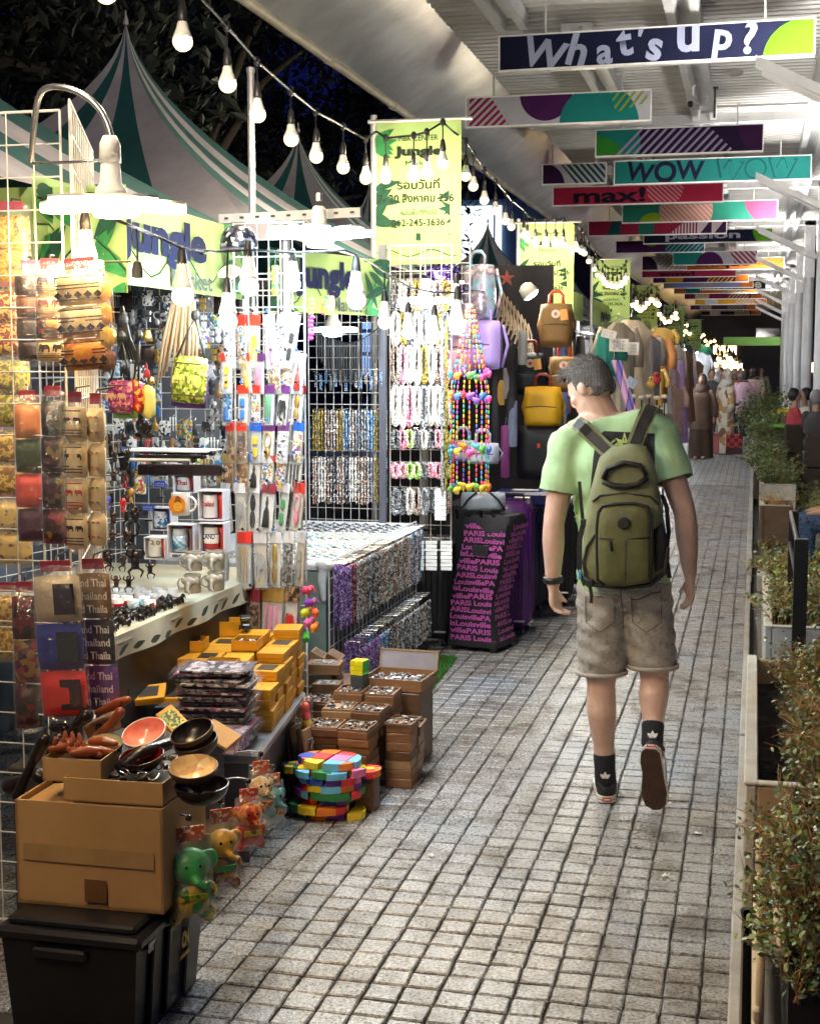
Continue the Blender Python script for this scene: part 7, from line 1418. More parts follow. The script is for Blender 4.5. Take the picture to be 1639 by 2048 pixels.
for k in range(9):
    t = thing('far_stall_banner', f'green banner over the clothes stalls, {ORD[k]} along the row', 'banner', (-1.9, 14.5+4.2*k, 2.2), group='green banners over the far stalls'); MB().surf(lambda a, b: (.01*math.sin(a*8), -1.6+3.2*a, .3*b), 10, 2).build('cloth', BAN, t); text('Jungle Market', t, M('banner_navy'), (.02, -.2, .14), 1.2, .16, .03, (0, 0, math.pi/2))
    l = thing('stall_tube_lamp', f'white tube lamp in the clothes stall, {ORD[k]} along the row', 'tube lamp', (-1.85, 13.8+4.2*k, 2.12), group='tube lamps in the far stalls'); MB().bar((0, -.28, 0), (0, .28, 0), .018, n=8).build('tube', EM('stall_tube', (.85, .93, 1), 60.), l); MB().box((0, 0, .03), (.05, .6, .025)).build('housing', LBODY, l)
for k, (u, v, y, w_, h_, s_, r) in enumerate(((1217, 668, 11.2, .115, .065, '1 = 180\n2 = 350', 14), (1237, 690, 11.3, .15, .10, 'SALE', 2), (1266, 697, 11.5, .085, .10, '199\n250\n290', 2), (1262, 765, 11.0, .08, .07, 'A180', 35))):
    t = thing('price_board', f'{["tilted white price board with two prices", "blank-looking white board", "white board listing three prices", "pale blue tilted price ticket"][k]} above the clothes stall', 'price sign', P(u, v, Y=y), rot=(0, R_(r), 0)); MB().box((0, 0, 0), (w_, .006, h_)).build('board', PAPER if k < 3 else M('ticket_blue', (.45, .6, .8), .5), t); text(s_, t, M('ink_grey', (.35, .38, .5), .6), (0, -.005, 0), w_*.6, h_*.7)
t = thing('draped_scarf', 'lilac and peach striped scarf hanging by the man\'s neck', 'scarf', P(1235, 720, Y=10.5), R_(0)); MB().surf(lambda a, b: (-.05+.07*a+.13*b, .02*math.sin(a*9), -.4*b), 8, 10).build('cloth', MP('scarfm', ['#8a7ac8', '#6a5ab0', '#e8b0a0', '#c9a8d8'], 'wave', 3, .7), t, smooth=True); MB().bar((-.03, 0, 0), (-.03, .02, .06), .003).build('hook', hookm, t)
t = thing('display_stand', 'rack of cream shoes and charms on black stands beside the man', 'display', P(1290, 800, Y=11.5))
for k in range(6): MB().bar((-.15+.06*k, 0, -.9), (-.15+.06*k, 0, .02), .006).build('stand_rod', M('matt_black'), t); MB().cbox((-.15+.06*k, -.02, .02+.01*(k % 2)), (.05, .10, .03), .01).build('shoe', gm['cream'], t)
for k in range(5): MB().pillow((-.12+.06*k, -.03, -.12-.03*(k % 2)), (.04, .03, .1), 5, .4).build('charm_pouch', gm[('blush', 'grey', 'brown', 'cream', 'charcoal')[k]], t, smooth=True)
for k, c in enumerate(('mustard', 'crimson')):
    t = thing('stuffed_toy', f'{["yellow", "red"][k]} stuffed toy on the rack of shoes', 'toy', P(1302+10*k, 768-8*k, Y=11.5)); mb = MB(); mb.ball((0, 0, 0), (.04, .03, .035), 10, 8); mb.ball((0, -.01, .04), .025, 8, 6); link('body', blob(mb, .008, 3, 'body'), gm[c], t); MB().ball((.0, -.034, .042), .008, 6, 4).build('nose', M('lacq_black'), t)
# ================================================================== PLANTERS AND SHRUBS ON THE RIGHT
PLW = M('planter_white', (.56, .53, .46), .7, var=.25, vs=5, bump=.25, bs=30); PLT = M('planter_tan', (.42, .30, .16), .7, var=.3, vs=4, bump=.2, bs=30); SOIL = M('soil', (.03, .022, .016), .95, var=.4, vs=30, bump=.6, bs=60); PLB = M('planter_brown', (.14, .09, .055), .7, var=.4, vs=4)
def planter(label, x0, x1, y0, y1, h_, mat, recess=True, endm=None):
    t = thing('planter_box', label, 'planter', ((x0+x1)/2, (y0+y1)/2, 0)); w_, d_ = x1-x0, y1-y0; th = .035; z0 = .06
    for nm, c, d in (('side_wall', (-(w_-th)/2, 0, (h_+z0)/2), (th, d_, h_-z0)), ('side_wall', ((w_-th)/2, 0, (h_+z0)/2), (th, d_, h_-z0)), ('end_wall', (0, -(d_-th)/2, (h_+z0)/2), (w_-2*th, th-.004, h_-z0-.004)), ('end_wall', (0, (d_-th)/2, (h_+z0)/2), (w_-2*th, th-.004, h_-z0-.004))):
        MB().cbox(c, d, .006).build(nm, (endm or mat) if nm == 'end_wall' else mat, t)
    MB().box((0, 0, z0+.01), (w_-.02, d_-.02, .02)).build('floor_plate', mat, t); MB().surf(lambda a, b: ((a-.5)*(w_-2*th), (b-.5)*(d_-2*th), h_-.10+.012*math.sin(a*9+b*23)), 6, 16).build('soil', SOIL, t)
    for sx in (-1, 1):
        for sy in (-1, 1): MB().box((sx*(w_/2-.06), sy*(d_/2-.06), z0/2), (.06, .06, z0)).build('foot', mat, t)
    MB().cbox((-(w_-th)/2, 0, h_+.006), (th+.008, d_+.006, .012), .004).build('rim', PLW, t); MB().cbox((0, -(d_-th)/2, h_+.0055), (w_-th-.012, th, .011), .004).build('rim', PLW, t)
    if recess:
        for q in range(2):
            mb = MB(); z = .12+.17*q
            for s in (-1, 1): mb.cbox((s*.075, -d_/2-.004, z+.07), (.022, .012, .15), .004)
            for s in (-1, 1): mb.cbox((0, -d_/2-.004, z+.07+s*.064), (.128, .0115, .022), .004)
            mb.build('moulding', PLW, t); MB().box((0, -d_/2-.0012, z+.07), (.128, .002, .106)).build('recess', M('recess_shade', (.012, .011, .01), .9), t)  # flat dark plate: shade of a hollow put into its colour
    return t
planter('near cream planter box with tan end and square mouldings', -.0, .40, 4.34, 6.3, .45, PLW, True, PLT)
planter('grey concrete planter box behind the black rail frame', .075, .5, 7.05, 9.4, .45, M('planter_grey', (.42, .43, .42), .75, var=.3, vs=4), False)
planter('small brown planter box farther along the walkway', .075, .37, 13.55, 14.2, .42, PLB, False)
planter('pale concrete planter box behind the brown one', .08, .45, 15.6, 18, .45, PLW, False)
planter('long hedge planter far along the walkway', .02, .45, 18.2, 30, .4, PLB, False)
# plastic lattice planter in the near corner
lp = thing('lattice_planter', 'cream plastic lattice planter in the near right corner', 'planter', (.2, 3.75, 0)); CP = M('cream_plastic', (.62, .50, .32), .45, var=.1)
for y in (-.42, -.14, .14, .40): MB().tube([(-.155, y, .02), (-.155, y, .20), (-.155, y, .345)], .011, 8).build('upright_bar', CP, lp, smooth=True)
for z in (.06, .2): MB().cbox((-.16, 0, z), (.02, .9, .035), .006).build('rail', CP, lp)
MB().cbox((-.11, 0, .36), (.03, .9, .03), .008).build('top_rail', CP, lp); MB().box((.06, 0, .17), (.3, .88, .30)).build('liner', M('liner_black', (.01, .01, .011), .8), lp)
MB().surf(lambda a, b: (-.09+.3*a, -.44+.88*b, .325+.01*math.sin(a*9+b*23)), 6, 12).build('soil', SOIL, lp)
TWIG = M('twig', (.5, .26, .09), .7, var=.3, vs=12, rand=.2); LF1 = M('shrub_leaf', (.14, .22, .06), .4, var=.6, vs=9); LF2 = M('shrub_leaf_blue', (.15, .21, .14), .4, var=.5, vs=9); LF3 = M('shrub_leaf_lime', (.22, .32, .05), .4, var=.5, vs=9)
def shrub(label, loc, lx, ly, h_, nst, nlf, seed, leafr=.014, spread=.22, mats=(LF1, LF2, LF3)):
    """leggy shrub: many branching twigs with small oval leaves"""
    r = random.Random(seed); t = thing('shrub', label, 'shrub', loc, group='leggy shrubs in the planters'); tw = MB(); tips = []
    def grow(p, d, L_, rad, depth):
        q = p; pts = [p]; rs = [rad]
        for i in range(3):
            d = (d+Vector((r.uniform(-.4, .4), r.uniform(-.4, .4), r.uniform(-.22, .25)))).normalized(); q = q+d*L_/3; pts.append(q); rs.append(rad*(1-.22*(i+1)))
            if depth > 0:
                for _ in range(2 if r.random() < .6 else 1):
                    dd = (d+Vector((r.uniform(-1, 1), r.uniform(-1, 1), r.uniform(-.5, .6)))).normalized(); grow(q, dd, L_*r.uniform(.45, .75), rad*.6, depth-1)
            if depth < 2: tips.append((q, d))
        tw.tube(pts, rs, 4)
    for k in range(nst): grow(Vector((r.uniform(-lx, lx), r.uniform(-ly, ly), 0)), Vector((r.uniform(-.7, .6), r.uniform(-.7, .7), 1)).normalized(), h_*r.uniform(.7, 1.15), .0042, 2)
    tag(tw.build('branches', TWIG, t), kind='stuff')
    lf = [MB() for _ in mats]
    for k in range(nlf):
        p, d = tips[r.randrange(len(tips))]; s = leafr*r.uniform(.6, 1.25); m = Euler((r.uniform(-.9, .9), r.uniform(-.9, .9), r.uniform(0, 6.28))).to_matrix(); p = p+Vector((r.gauss(0, .012), r.gauss(0, .012), r.gauss(0, .012)))
        vs = [p+m @ Vector(q) for q in ((-s, 0, 0), (-s*.3, -s*.5, .12*s), (s*.5, -s*.45, .12*s), (s, 0, -.1*s), (s*.5, s*.45, .12*s), (-s*.3, s*.5, .12*s))]; lf[r.choices(range(len(mats)), [5, 3, 2][:len(mats)])[0]].add(vs, [(0, 1, 2, 5), (2, 3, 4, 5)])
    for m, b in zip(mats, lf):
        if b.f: tag(b.build('leaves', m, t, smooth=True), kind='stuff')
shrub('near twiggy shrub with small green leaves at the lower right corner', (.23, 3.72, .33), .09, .34, .18, 60, 5200, 1, .0105)
shrub('low leafy shrub spilling over the lattice planter at the bottom edge', (.17, 3.5, .24), .08, .2, .14, 34, 3000, 21, .0105)
shrub('twiggy orange-lit shrub in the near cream planter', (.29, 4.85, .36), .08, .36, .16, 54, 2600, 2, .0105)
shrub('leggy shrub at the far end of the near cream planter', (.29, 5.8, .36), .08, .36, .17, 48, 2300, 3, .0105)
shrub('green shrub in the grey planter behind the rail frame', (.29, 7.8, .36), .15, .65, .16, 66, 3400, 4, .014)
shrub('dry twiggy shrub at the rear of the grey planter', (.3, 9.0, .36), .14, .3, .16, 26, 1800, 5, .014)
shrub('nearly bare shrub in the small brown planter', (.22, 13.87, .32), .1, .2, .14, 10, 60, 6)
shrub('fluffy green shrub in the pale planter', (.26, 16.8, .36), .14, 1.1, .16, 80, 7500, 7, .017)
shrub('low green shrub behind the fluffy one, by the dark seats', (.75, 15.5, .1), .2, 1.6, .2, 60, 5000, 8, .018)
shrub('orange and green hedge in the long planter', (.2, 20.5, .33), .15, 1.9, .2, 90, 8000, 9, .02)
shrub('tall leafy shrub at the far planter', (.22, 25.5, .36), .15, 2.2, .3, 80, 6000, 10, .028)
shrub('dark shrub farthest along the walkway', (.2, 29, .36), .15, 1.0, .5, 40, 3000, 11, .04)
# black rail frame between the planters
rf = thing('black_rail_frame', 'black steel post and rails standing between the planters', 'rail', (.215, 6.45, 0)); MBK = M('rail_black', (.012, .012, .014), .35)
MB().cbox((0, 0, .48), (.06, .06, .96), .003).build('post', MBK, rf); MB().cbox((-.018, .62, .945), (.016, 1.2, .03), .003).build('rail', MBK, rf); MB().cbox((-.018, .62, .79), (.016, 1.2, .025), .003).build('rail', MBK, rf); MB().cbox((-.0, 1.24, .48), (.05, .05, .96), .003).build('post', MBK, rf)
for k, (u, v, nm) in enumerate(((1474, 1383, 'white cigarette end on the paving beside the planters'), (1330, 1752, 'small pale paper scrap behind the man'), (862, 1712, 'torn white paper scrap on the paving near the foam puzzles'), (1395, 1668, 'tiny crumpled wrapper behind the lifted shoe'))):
    t = thing('litter', nm, 'litter', P(u, v, Z=.003), k*1.1)
    if k == 0: MB().bar((0, 0, .005), (.03, 0, .005), .004, n=8).build('stub', PAPER, t)
    else: MB().surf(lambda a, b: ((a-.5)*.028, (b-.5)*.018, .004+.004*math.sin(a*7+k)*math.cos(b*5)), 5, 4).build('scrap', PAPER, t)
# terrace furniture
WK = M('wicker_dark', (.045, .03, .022), .7, var=.4, vs=60, bump=.6, bs=90)
for k, (x, y, lab) in enumerate(((.95, 19.2, 'dark wicker armchair nearest the column'), (.75, 22.2, 'dark wicker armchair behind the first'), (1.35, 17.5, 'dark wicker armchair at the right edge'))):
    t = thing('wicker_chair', lab, 'chair', (x, y, 0)); MB().cbox((0, 0, .22), (.62, .62, .40), .03).build('seat', WK, t); MB().cbox((0, -.28, .62), (.62, .08, .45), .03).build('backrest', WK, t)
    for s in (-1, 1): MB().cbox((s*.28, .02, .5), (.07, .56, .2), .02).build('armrest', WK, t)
t = thing('ledge_block', 'low concrete block in front of the brown planter', 'block', (.2, 11.3, 0)); MB().cbox((0, 0, .06), (.3, .5, .12), .01).build('block', CONC, t); MB().cbox((0, 0, .135), (.22, .4, .03), .006).build('cap', CONC, t)
t = thing('terrace_table', 'small green table with yellow flowers on the terrace', 'table', (.55, 24, 0)); MB().lathe([(.35, .72), (.36, .74), (.36, .76), (0, .76)], (0, 0, 0), 20).build('table_top', M('green_paint'), t); MB().bar((0, 0, 0), (0, 0, .72), .03).build('leg', MBK, t)
fp = thing('flower_pot', 'pot of yellow flowers on the terrace table', 'plant pot', (.5, 24, .76)); MB().lathe([(.05, 0), (.08, .12), (.07, .12)], (0, 0, 0), 12).build('pot', PLB, fp); mb = MB()
for k in range(60): mb.ball((random.gauss(0, .08), random.gauss(0, .08), .16+abs(random.gauss(0, .05))), .018, 5, 4)
tag(mb.build('flowers', M('flower_yellow', (.7, .55, .03), .6), fp), kind='stuff')
# ================================================================== PEOPLE
def skin_mat(name, c):
    return M(name, c, .5, var=.10, vs=25, bump=.05, bs=200, sss=.12)
SKIN = skin_mat('skin_fair', (.66, .44, .345)); SKIN2 = skin_mat('skin_tan', (.42, .24, .15))
def cutr(me, co, no, pred):
    """trim only the region given by pred at a plane (cuff or hem)"""
    bm = bmesh.new(); bm.from_mesh(me); co, no = Vector(co), Vector(no).normalized()
    fs = [f for f in bm.faces if pred(f.calc_center_median())]
    g = list({v for f in fs for v in f.verts})+list({e for f in fs for e in f.edges})+fs
    bmesh.ops.bisect_plane(bm, geom=g, plane_co=co, plane_no=no)
    kill = [f for f in bm.faces if pred(f.calc_center_median()) and (f.calc_center_median()-co).dot(no) > 0]
    bmesh.ops.delete(bm, geom=kill, context='FACES'); bm.to_mesh(me); bm.free(); me.update(); return me
def thicken(o, t):
    m = o.modifiers.new('hem', 'SOLIDIFY'); m.thickness = t; m.offset = -1; return o
def extract(me, pred, off, name):
    bm = bmesh.new(); bm.from_mesh(me); bm.normal_update()
    bmesh.ops.delete(bm, geom=[f for f in bm.faces if not pred(f.calc_center_median(), f.normal)], context='FACES'); bm.normal_update()
    for v in bm.verts: v.co += v.normal*off
    out = bpy.data.meshes.new(name); bm.to_mesh(out); bm.free(); out.materials.clear(); return out
def wrinkle(me, f):
    n = len(me.vertices); a = np.empty(n*3, np.float32); me.vertices.foreach_get('co', a); a = a.reshape(-1, 3); nr = np.empty(n*3, np.float32); me.vertices.foreach_get('normal', nr); nr = nr.reshape(-1, 3)
    a += nr*f(a[:, 0], a[:, 1], a[:, 2])[:, None]; me.vertices.foreach_set('co', a.ravel()); me.update(); return me
def finger(mb, p, d, bend, L_, r, c=1.):
    """three joints curling towards bend"""
    p = Vector(p); d = Vector(d).normalized(); bend = Vector(bend); pts = [p]; 
    for k in range(3): d = (d+bend*c*(.35+.3*k)).normalized(); p = p+d*L_*(.42, .33, .25)[k]; pts.append(p)
    caps(mb, pts, [r, r*.95, r*.88, r*.78], 8)
man = thing('person', 'man walking away in pale green T-shirt and grey denim shorts, head bowed', 'person', (-.50, 5.6, 0))
O = Vector((-.50, 5.6, 0)); V = lambda x, y, z: Vector((x, y, z))-O
mb = MB()
mb.ball(V(-.53, 5.60, 1.36), (.165, .105, .17), 18, 12); mb.ball(V(-.518, 5.605, 1.12), (.145, .10, .17), 18, 12); mb.ball(V(-.505, 5.60, .90), (.155, .11, .13), 18, 12)
caps(mb, [V(-.545, 5.60, 1.44), V(-.572, 5.615, 1.54), V(-.60, 5.63, 1.60)], [.075, .058, .056], 12)
shL, elL, wrL = V(-.715, 5.60, 1.458), V(-.775, 5.575, 1.13), V(-.785, 5.60, .885); shR, elR, wrR = V(-.36, 5.60, 1.468), V(-.262, 5.535, 1.175), V(-.245, 5.54, .945)
for a, b, c in ((shL, elL, wrL), (shR, elR, wrR)):
    caps(mb, [V(-.54, 5.6, 1.49), a.lerp(V(-.54, 5.6, 1.5), .5)+Vector((0, 0, .03)), a], [.066, .062, .06], 10); caps(mb, [a, a.lerp(b, .5), b, b.lerp(c, .3), b.lerp(c, .75), c], [.060, .052, .043, .046, .035, .029], 12)
hipL, knL, anL = V(-.59, 5.60, .87), V(-.598, 5.60, .48), V(-.588, 5.63, .09); hipR, knR, anR = V(-.42, 5.60, .87), V(-.388, 5.635, .50), V(-.39, 5.495, .285)
for a, b, c in ((hipL, knL, anL), (hipR, knR, anR)):
    caps(mb, [a, a.lerp(b, .5), b, b.lerp(c, .28)+V(-.50, 5.58, 0), b.lerp(c, .62), c], [.092, .078, .057, .060, .044, .036], 14)
# left hand, loosely closed; right hand open with the palm turned back
def hand(w_, dn, side, palm, c):
    """dn: direction of the hand, palm: where the palm looks, side: thumb side"""
    dn, palm, side = Vector(dn).normalized(), Vector(palm).normalized(), Vector(side).normalized(); base = w_+dn*.055
    for k in range(3): mb.ball(w_+dn*(.028+.024*k)+side*.004, (.026 if abs(side.x) > .5 else .017, .026 if abs(side.y) > .5 else .017, .026), 10, 8)
    for k in range(4):
        off = side*(.027-.0185*k); mb.bar(w_+dn*.015+off*.6, w_+dn*.088+off, .0145, .0125, 8)
        finger(mb, w_+dn*.086+off, dn, palm, (.064, .072, .068, .054)[k], .0098, c)
    finger(mb, w_+dn*.03+side*.024, (dn*1.1+side*.22+palm*.4), palm*.3, .06, .0115)
hand(wrL, (.08, .05, -1), (.3, .95, 0), (.95, -.3, 0), 1.9); hand(wrR, (.02, .06, -1), (-.35, .94, 0), (-.75, -.6, .1), .8)
HM = Matrix.Translation(V(-.632, 5.62, 1.668)) @ Matrix.Rotation(R_(58), 4, 'Z') @ Matrix.Rotation(R_(-30), 4, 'X')
mb.T = HM
mb.ball((0, -.005, .012), (.074, .094, .098), 20, 14); mb.ball((0, .030, -.058), (.056, .066, .062), 16, 10); mb.ball((0, .074, -.098), (.022, .018, .018), 10, 8); mb.ball((0, .066, .008), (.05, .03, .03), 12, 8)
mb.tube([(0, .086, .008), (0, .104, -.022), (0, .108, -.034)], [.010, .013, .014], 8); mb.ball((.010, .098, -.037), .009, 8, 6); mb.ball((-.010, .098, -.037), .009, 8, 6); mb.ball((0, .088, -.066), (.022, .010, .007), 10, 6); mb.ball((0, .086, -.078), (.018, .010, .007), 10, 6)
for s in (-1, 1): mb.ball((s*.074, -.008, -.020), (.009, .017, .028), 10, 8, rot=(R_(-12), 0, R_(s*-18))); mb.ball((s*.078, -.018, -.012), (.005, .013, .02), 10, 8); mb.ball((s*.045, .06, -.03), (.022, .02, .02), 10, 8)
mb.T = None
caps(mb, [V(-.572, 5.615, 1.54), V(-.622, 5.605, 1.63)], [.058, .056], 12)
body = link('body', blob(mb, .0068, 5, 'body'), SKIN, man)
# face and hair
for s in (-1, 1): MB().ball(HM @ Vector((s*.03, .083, .004)), .0095, 10, 8).build('eye', M('eye_dark', (.05, .04, .035), .15), man, smooth=True)
hb = MB(); hb.T = HM; hb.ball((0, -.009, .020), (.0800, .0985, .1035), 22, 16); hb.ball((0, .058, .088), (.055, .034, .022), 12, 8); hb.ball((0, .078, .082), (.042, .022, .018), 10, 8); hb.ball((0, -.06, -.03), (.064, .038, .05), 14, 10)
hm_ = blob(hb, .006, 3, 'hair'); inv = HM.inverted()
bm = bmesh.new(); bm.from_mesh(hm_)
def isface(p):
    q = inv @ p; side = abs(q.x) > .055
    if q.y > .015 and q.z < (.075 if not side else .04): return True
    if side and q.z < -.022 and q.y > -.045: return True
    if q.z < -.068-.2*(q.y < -.2): return True
    return side and q.y > -.03 and q.z < -.012
bmesh.ops.delete(bm, geom=[f for f in bm.faces if isface(f.calc_center_median())], context='FACES'); bm.to_mesh(hm_); bm.free()
HAIR = MP('hair_grey_brown', ['#3f3b39', '#524e4b', '#68635f', '#4a4643', '#7a7571'], 'wave', 55, .6, bump=.8, stretch=(1, 1, .35)); hr = link('hair', hm_, HAIR, man); thicken(hr, .004)
hs = MB(); r = random.Random(4); hv = [v.co.copy() for v in hm_.vertices]; hn = [v.normal.copy() for v in hm_.vertices]
fwd = (HM.to_3x3() @ Vector((0, .4, -1))).normalized(); frw = (HM.to_3x3() @ Vector((0, 1, .5))).normalized()
for k in range(5200):
    i = r.randrange(len(hv)); p, n_ = hv[i], hn[i]; q = inv @ p; d = (n_*.55+(frw if q.z > .06 else fwd)*.8+Vector((r.gauss(0, .25), r.gauss(0, .25), r.gauss(0, .25)))).normalized(); L_ = (.020 if q.z > .05 else .008)*r.uniform(.6, 1.2)*(1.5 if q.y > .04 else 1); w_ = n_.cross(d).normalized()*.0006; hs.add([p-w_, p+w_, p+d*L_], [(0, 1, 2)], 0 if r.random() < (.85 if q.z > .03 else .6) else 1)
tag(hs.build('hair_strands', [M('hair_dark', (.085, .076, .07), .55), M('hair_grey', (.36, .35, .34), .5)], man), kind='stuff')
# T-shirt
sb = MB()
sb.ball(V(-.53, 5.60, 1.36), (.182, .125, .185), 20, 14); sb.ball(V(-.516, 5.605, 1.12), (.172, .122, .20), 20, 14); sb.ball(V(-.508, 5.60, .93), (.182, .132, .20), 20, 14)
caps(sb, [V(-.545, 5.60, 1.45), V(-.565, 5.61, 1.525)], [.092, .075], 12)
for a, b in ((shL, elL), (shR, elR)): caps(sb, [V(-.54, 5.6, 1.49), a.lerp(V(-.54, 5.6, 1.5), .5)+Vector((0, 0, .03)), a+Vector((0, 0, .004))], [.082, .078, .076], 12); caps(sb, [a, a.lerp(b, .4), a.lerp(b, .82)], [.077, .079, .083], 14)
sm_ = blob(sb, .0095, 8, 't_shirt')
axL, axR = (elL-shL).normalized(), (elR-shR).normalized()
cutr(sm_, shL.lerp(elL, .62), axL, lambda p: p.x < -.188 and p.z > 1.0); cutr(sm_, shR.lerp(elR, .58), axR, lambda p: p.x > .118 and p.z > 1.0)
cutr(sm_, (0, 0, .865), (0, .0, -1), lambda p: p.z < 1.0); cutr(sm_, V(-.565, 5.605, 1.538), (-.25, .12, 1), lambda p: p.z > 1.46)
wrinkle(sm_, lambda x, y, z: (.005*np.sin(z*24+x*26)*np.cos(x*13-z*9)+.004*np.sin(z*15-x*40+1))*np.clip((1.36-z)*8, .15, 1)+.003*np.sin(x*30+z*55)*(np.abs(x) > .12)+.003*np.sin(z*70+x*8)*np.clip((1.15-z)*3, 0, 1))
TSH = M('tshirt_green', (.40, .60, .33), .85, var=.12, vs=10, bump=.45, bs=14); ts = link('t_shirt', sm_, TSH, man); thicken(ts, .003)
pm_ = sm_.copy()
for co, no in (((-.105, 0, 1.4), (-1, 0, .12)), ((.125, 0, 0), (1, 0, 0)), ((0, 0, 1.16), (0, 0, -1)), ((0, 0, 1.49), (.06, 0, 1)), ((-.06, 0, 1.5), (-1, 0, 1.2))): cut(pm_, co, no)
pm_ = extract(pm_, lambda p, n: p.y < 0 and n.y < -.1, .0016, 'back_print'); link('back_print', pm_, M('print_black', (.018, .018, .022), .8, var=.3, vs=30), ts)
def on_back(polys, mat, nm):
    mb = MB(); from mathutils.bvhtree import BVHTree
    bv = BVHTree.FromPolygons([v.co for v in sm_.vertices], [tuple(p.vertices) for p in sm_.polygons])
    for q in polys:
        pts = []
        for a, b in q:
            h = bv.ray_cast(Vector((a, -1, b)), Vector((0, 1, 0)))[0]; pts.append((a, (h.y if h else -.12)-.0035, b))
        c = (sum(p[0] for p in pts)/len(pts), sum(p[1] for p in pts)/len(pts)-.001, sum(p[2] for p in pts)/len(pts)); n = len(pts); mb.add(pts+[c], [(i, (i+1) % n, n) for i in range(n)])
    o = mb.build(nm, mat, ts); 
    if len(polys) > 1: o['kind'] = 'stuff'
cxp, czp = .012, 1.44
on_back([[(cxp+r_*math.sin(a), czp+r_*math.cos(a)) for a, r_ in ((0, .05), (.45, .022), (.9, .045), (1.3, .02), (2.2, .03), (3.14, .034), (4.1, .03), (4.98, .02), (5.4, .045), (5.85, .022))]], M('print_lime', (.5, .66, .22), .8), 'print_emblem')
for rr_ in (.062, .078): on_back([[(cxp+rr_*math.cos(a), czp-.045+rr_*math.sin(a)), (cxp+(rr_-.008)*math.cos(a), czp-.045+(rr_-.008)*math.sin(a)), (cxp+(rr_-.008)*math.cos(a+.26), czp-.045+(rr_-.008)*math.sin(a+.26)), (cxp+rr_*math.cos(a+.26), czp-.045+rr_*math.sin(a+.26))] for a in [.5+.26*k for k in range(9)] if abs(a-1.57) > .35 or rr_ < .07], M('print_lime'), 'print_arc')
# shorts
pb = MB(); pb.ball(V(-.505, 5.60, .90), (.172, .128, .12), 20, 12)
for a, b in ((hipL, knL), (hipR, knR)): caps(pb, [a+Vector((0, 0, .02)), a.lerp(b, .5), a.lerp(b, 1.02)], [.102, .098, .094], 16)
pm2 = blob(pb, .0095, 7, 'shorts'); cutr(pm2, (0, 0, .525), (0, 0, -1), lambda p: p.z < .7 and p.x < -.005); cutr(pm2, (0, 0, .55), (0, -.2, -1), lambda p: p.z < .7 and p.x >= -.005); cutr(pm2, (0, 0, .955), (0, 0, 1), lambda p: p.z > .9)
wrinkle(pm2, lambda x, y, z: .004*np.sin(z*45+np.sign(x)*x*30)*np.cos(x*22+y*10)+.003*np.sin(z*95+x*31))
DEN = MP('acid_denim', ['#827e78', '#938f88', '#a7a29b', '#9a958e', '#afaaa3', '#8b8780'], 'noise', 30, .85, bump=.25, const=False); so = link('shorts', pm2, DEN, man); thicken(so, .004)
def tubepart(nm, pts, r, mat, parent=so, sq=1.): return MB().tube(pts, r, 6, sq=sq).build(nm, mat, parent, smooth=True)
DST = M('denim_stitch', (.16, .13, .1), .8); DLT = M('denim_worn', (.42, .38, .32), .85)
def backpts(px, me):
    from mathutils.bvhtree import BVHTree
    bv = BVHTree.FromPolygons([v.co for v in me.vertices], [tuple(p.vertices) for p in me.polygons]); out = []
    for a, b in px:
        h = bv.ray_cast(Vector((a, -1, b)), Vector((0, 1, 0)))[0]; out.append((a, (h.y if h else -.12)-.002, b))
    return out
for s, c in ((-1, -.09), (1, .09)):
    tubepart('pocket_edge', backpts([(c-.055+.011*k, .855-.012*s+.006*math.sin(k*.6)*-1+.0022*k*s) for k in range(11)], pm2), .0028, DST if s > 0 else DLT); tubepart('pocket_seam', backpts([(c-.055, .85), (c-.057, .80), (c-.055, .745), (c-.025, .725), (c, .71), (c+.025, .725), (c+.055, .745), (c+.057, .80), (c+.055, .85)], pm2), .002, DST)
tubepart('centre_seam', backpts([(-.004, .95-.02*k) for k in range(13)], pm2), .0022, DST)
for cx, z in ((-.095, .532), (.105, .558)): tubepart('hem_cuff', [(cx+.1*math.cos(t), .0+.096*math.sin(t)+(.02 if cx > 0 else 0), z) for t in [2*math.pi*k/20 for k in range(21)]], .006, DLT, sq=1.6)
# socks and shoes
SOX = M('sock_black', (.016, .017, .022), .9, var=.2); SUE = M('shoe_black', (.015, .015, .017), .75); FOX = M('shoe_white', (.68, .65, .58), .5, var=.12); OUT = M('outsole_brown', (.075, .036, .022), .65, var=.3, vs=30, bump=.5, bs=120)
def trefoil(parent, loc, rot, s):
    o = flat(parent, [rot2(leafp(s, s*.28, 6), math.pi/2, 0, 0), rot2(leafp(s*.9, s*.26, 6), math.pi/2+.85, -.1*s, 0), rot2(leafp(s*.9, s*.26, 6), math.pi/2-.85, .1*s, 0), [(-.5*s, -.12*s), (.5*s, -.12*s), (.5*s, -.05*s), (-.5*s, -.05*s)]], M('logo_white', (.75, .75, .75), .7), 0, 'logo'); o.location = loc; o.rotation_euler = rot
for nm, b, c in (('left', knL, anL), ('right', knR, anR)):
    d = (c-b).normalized(); mbk = MB(); caps(mbk, [b.lerp(c, .76), b.lerp(c, .9), c+d*(.03 if nm == 'left' else .008)], [.0455, .043, .044], 14); me = blob(mbk, .006, 3, 'sock'); cutr(me, b.lerp(c, .73), -d, lambda p: True); so_ = link('sock', me, SOX, man); back = Vector((0, -1, 0)); pitch = math.atan2(d.y, -d.z)
    trefoil(so_, c+Vector((.004, -.047 if nm == 'left' else -.046, .012 if nm == 'left' else .026)), (pitch*.6, 0, 0), .026)
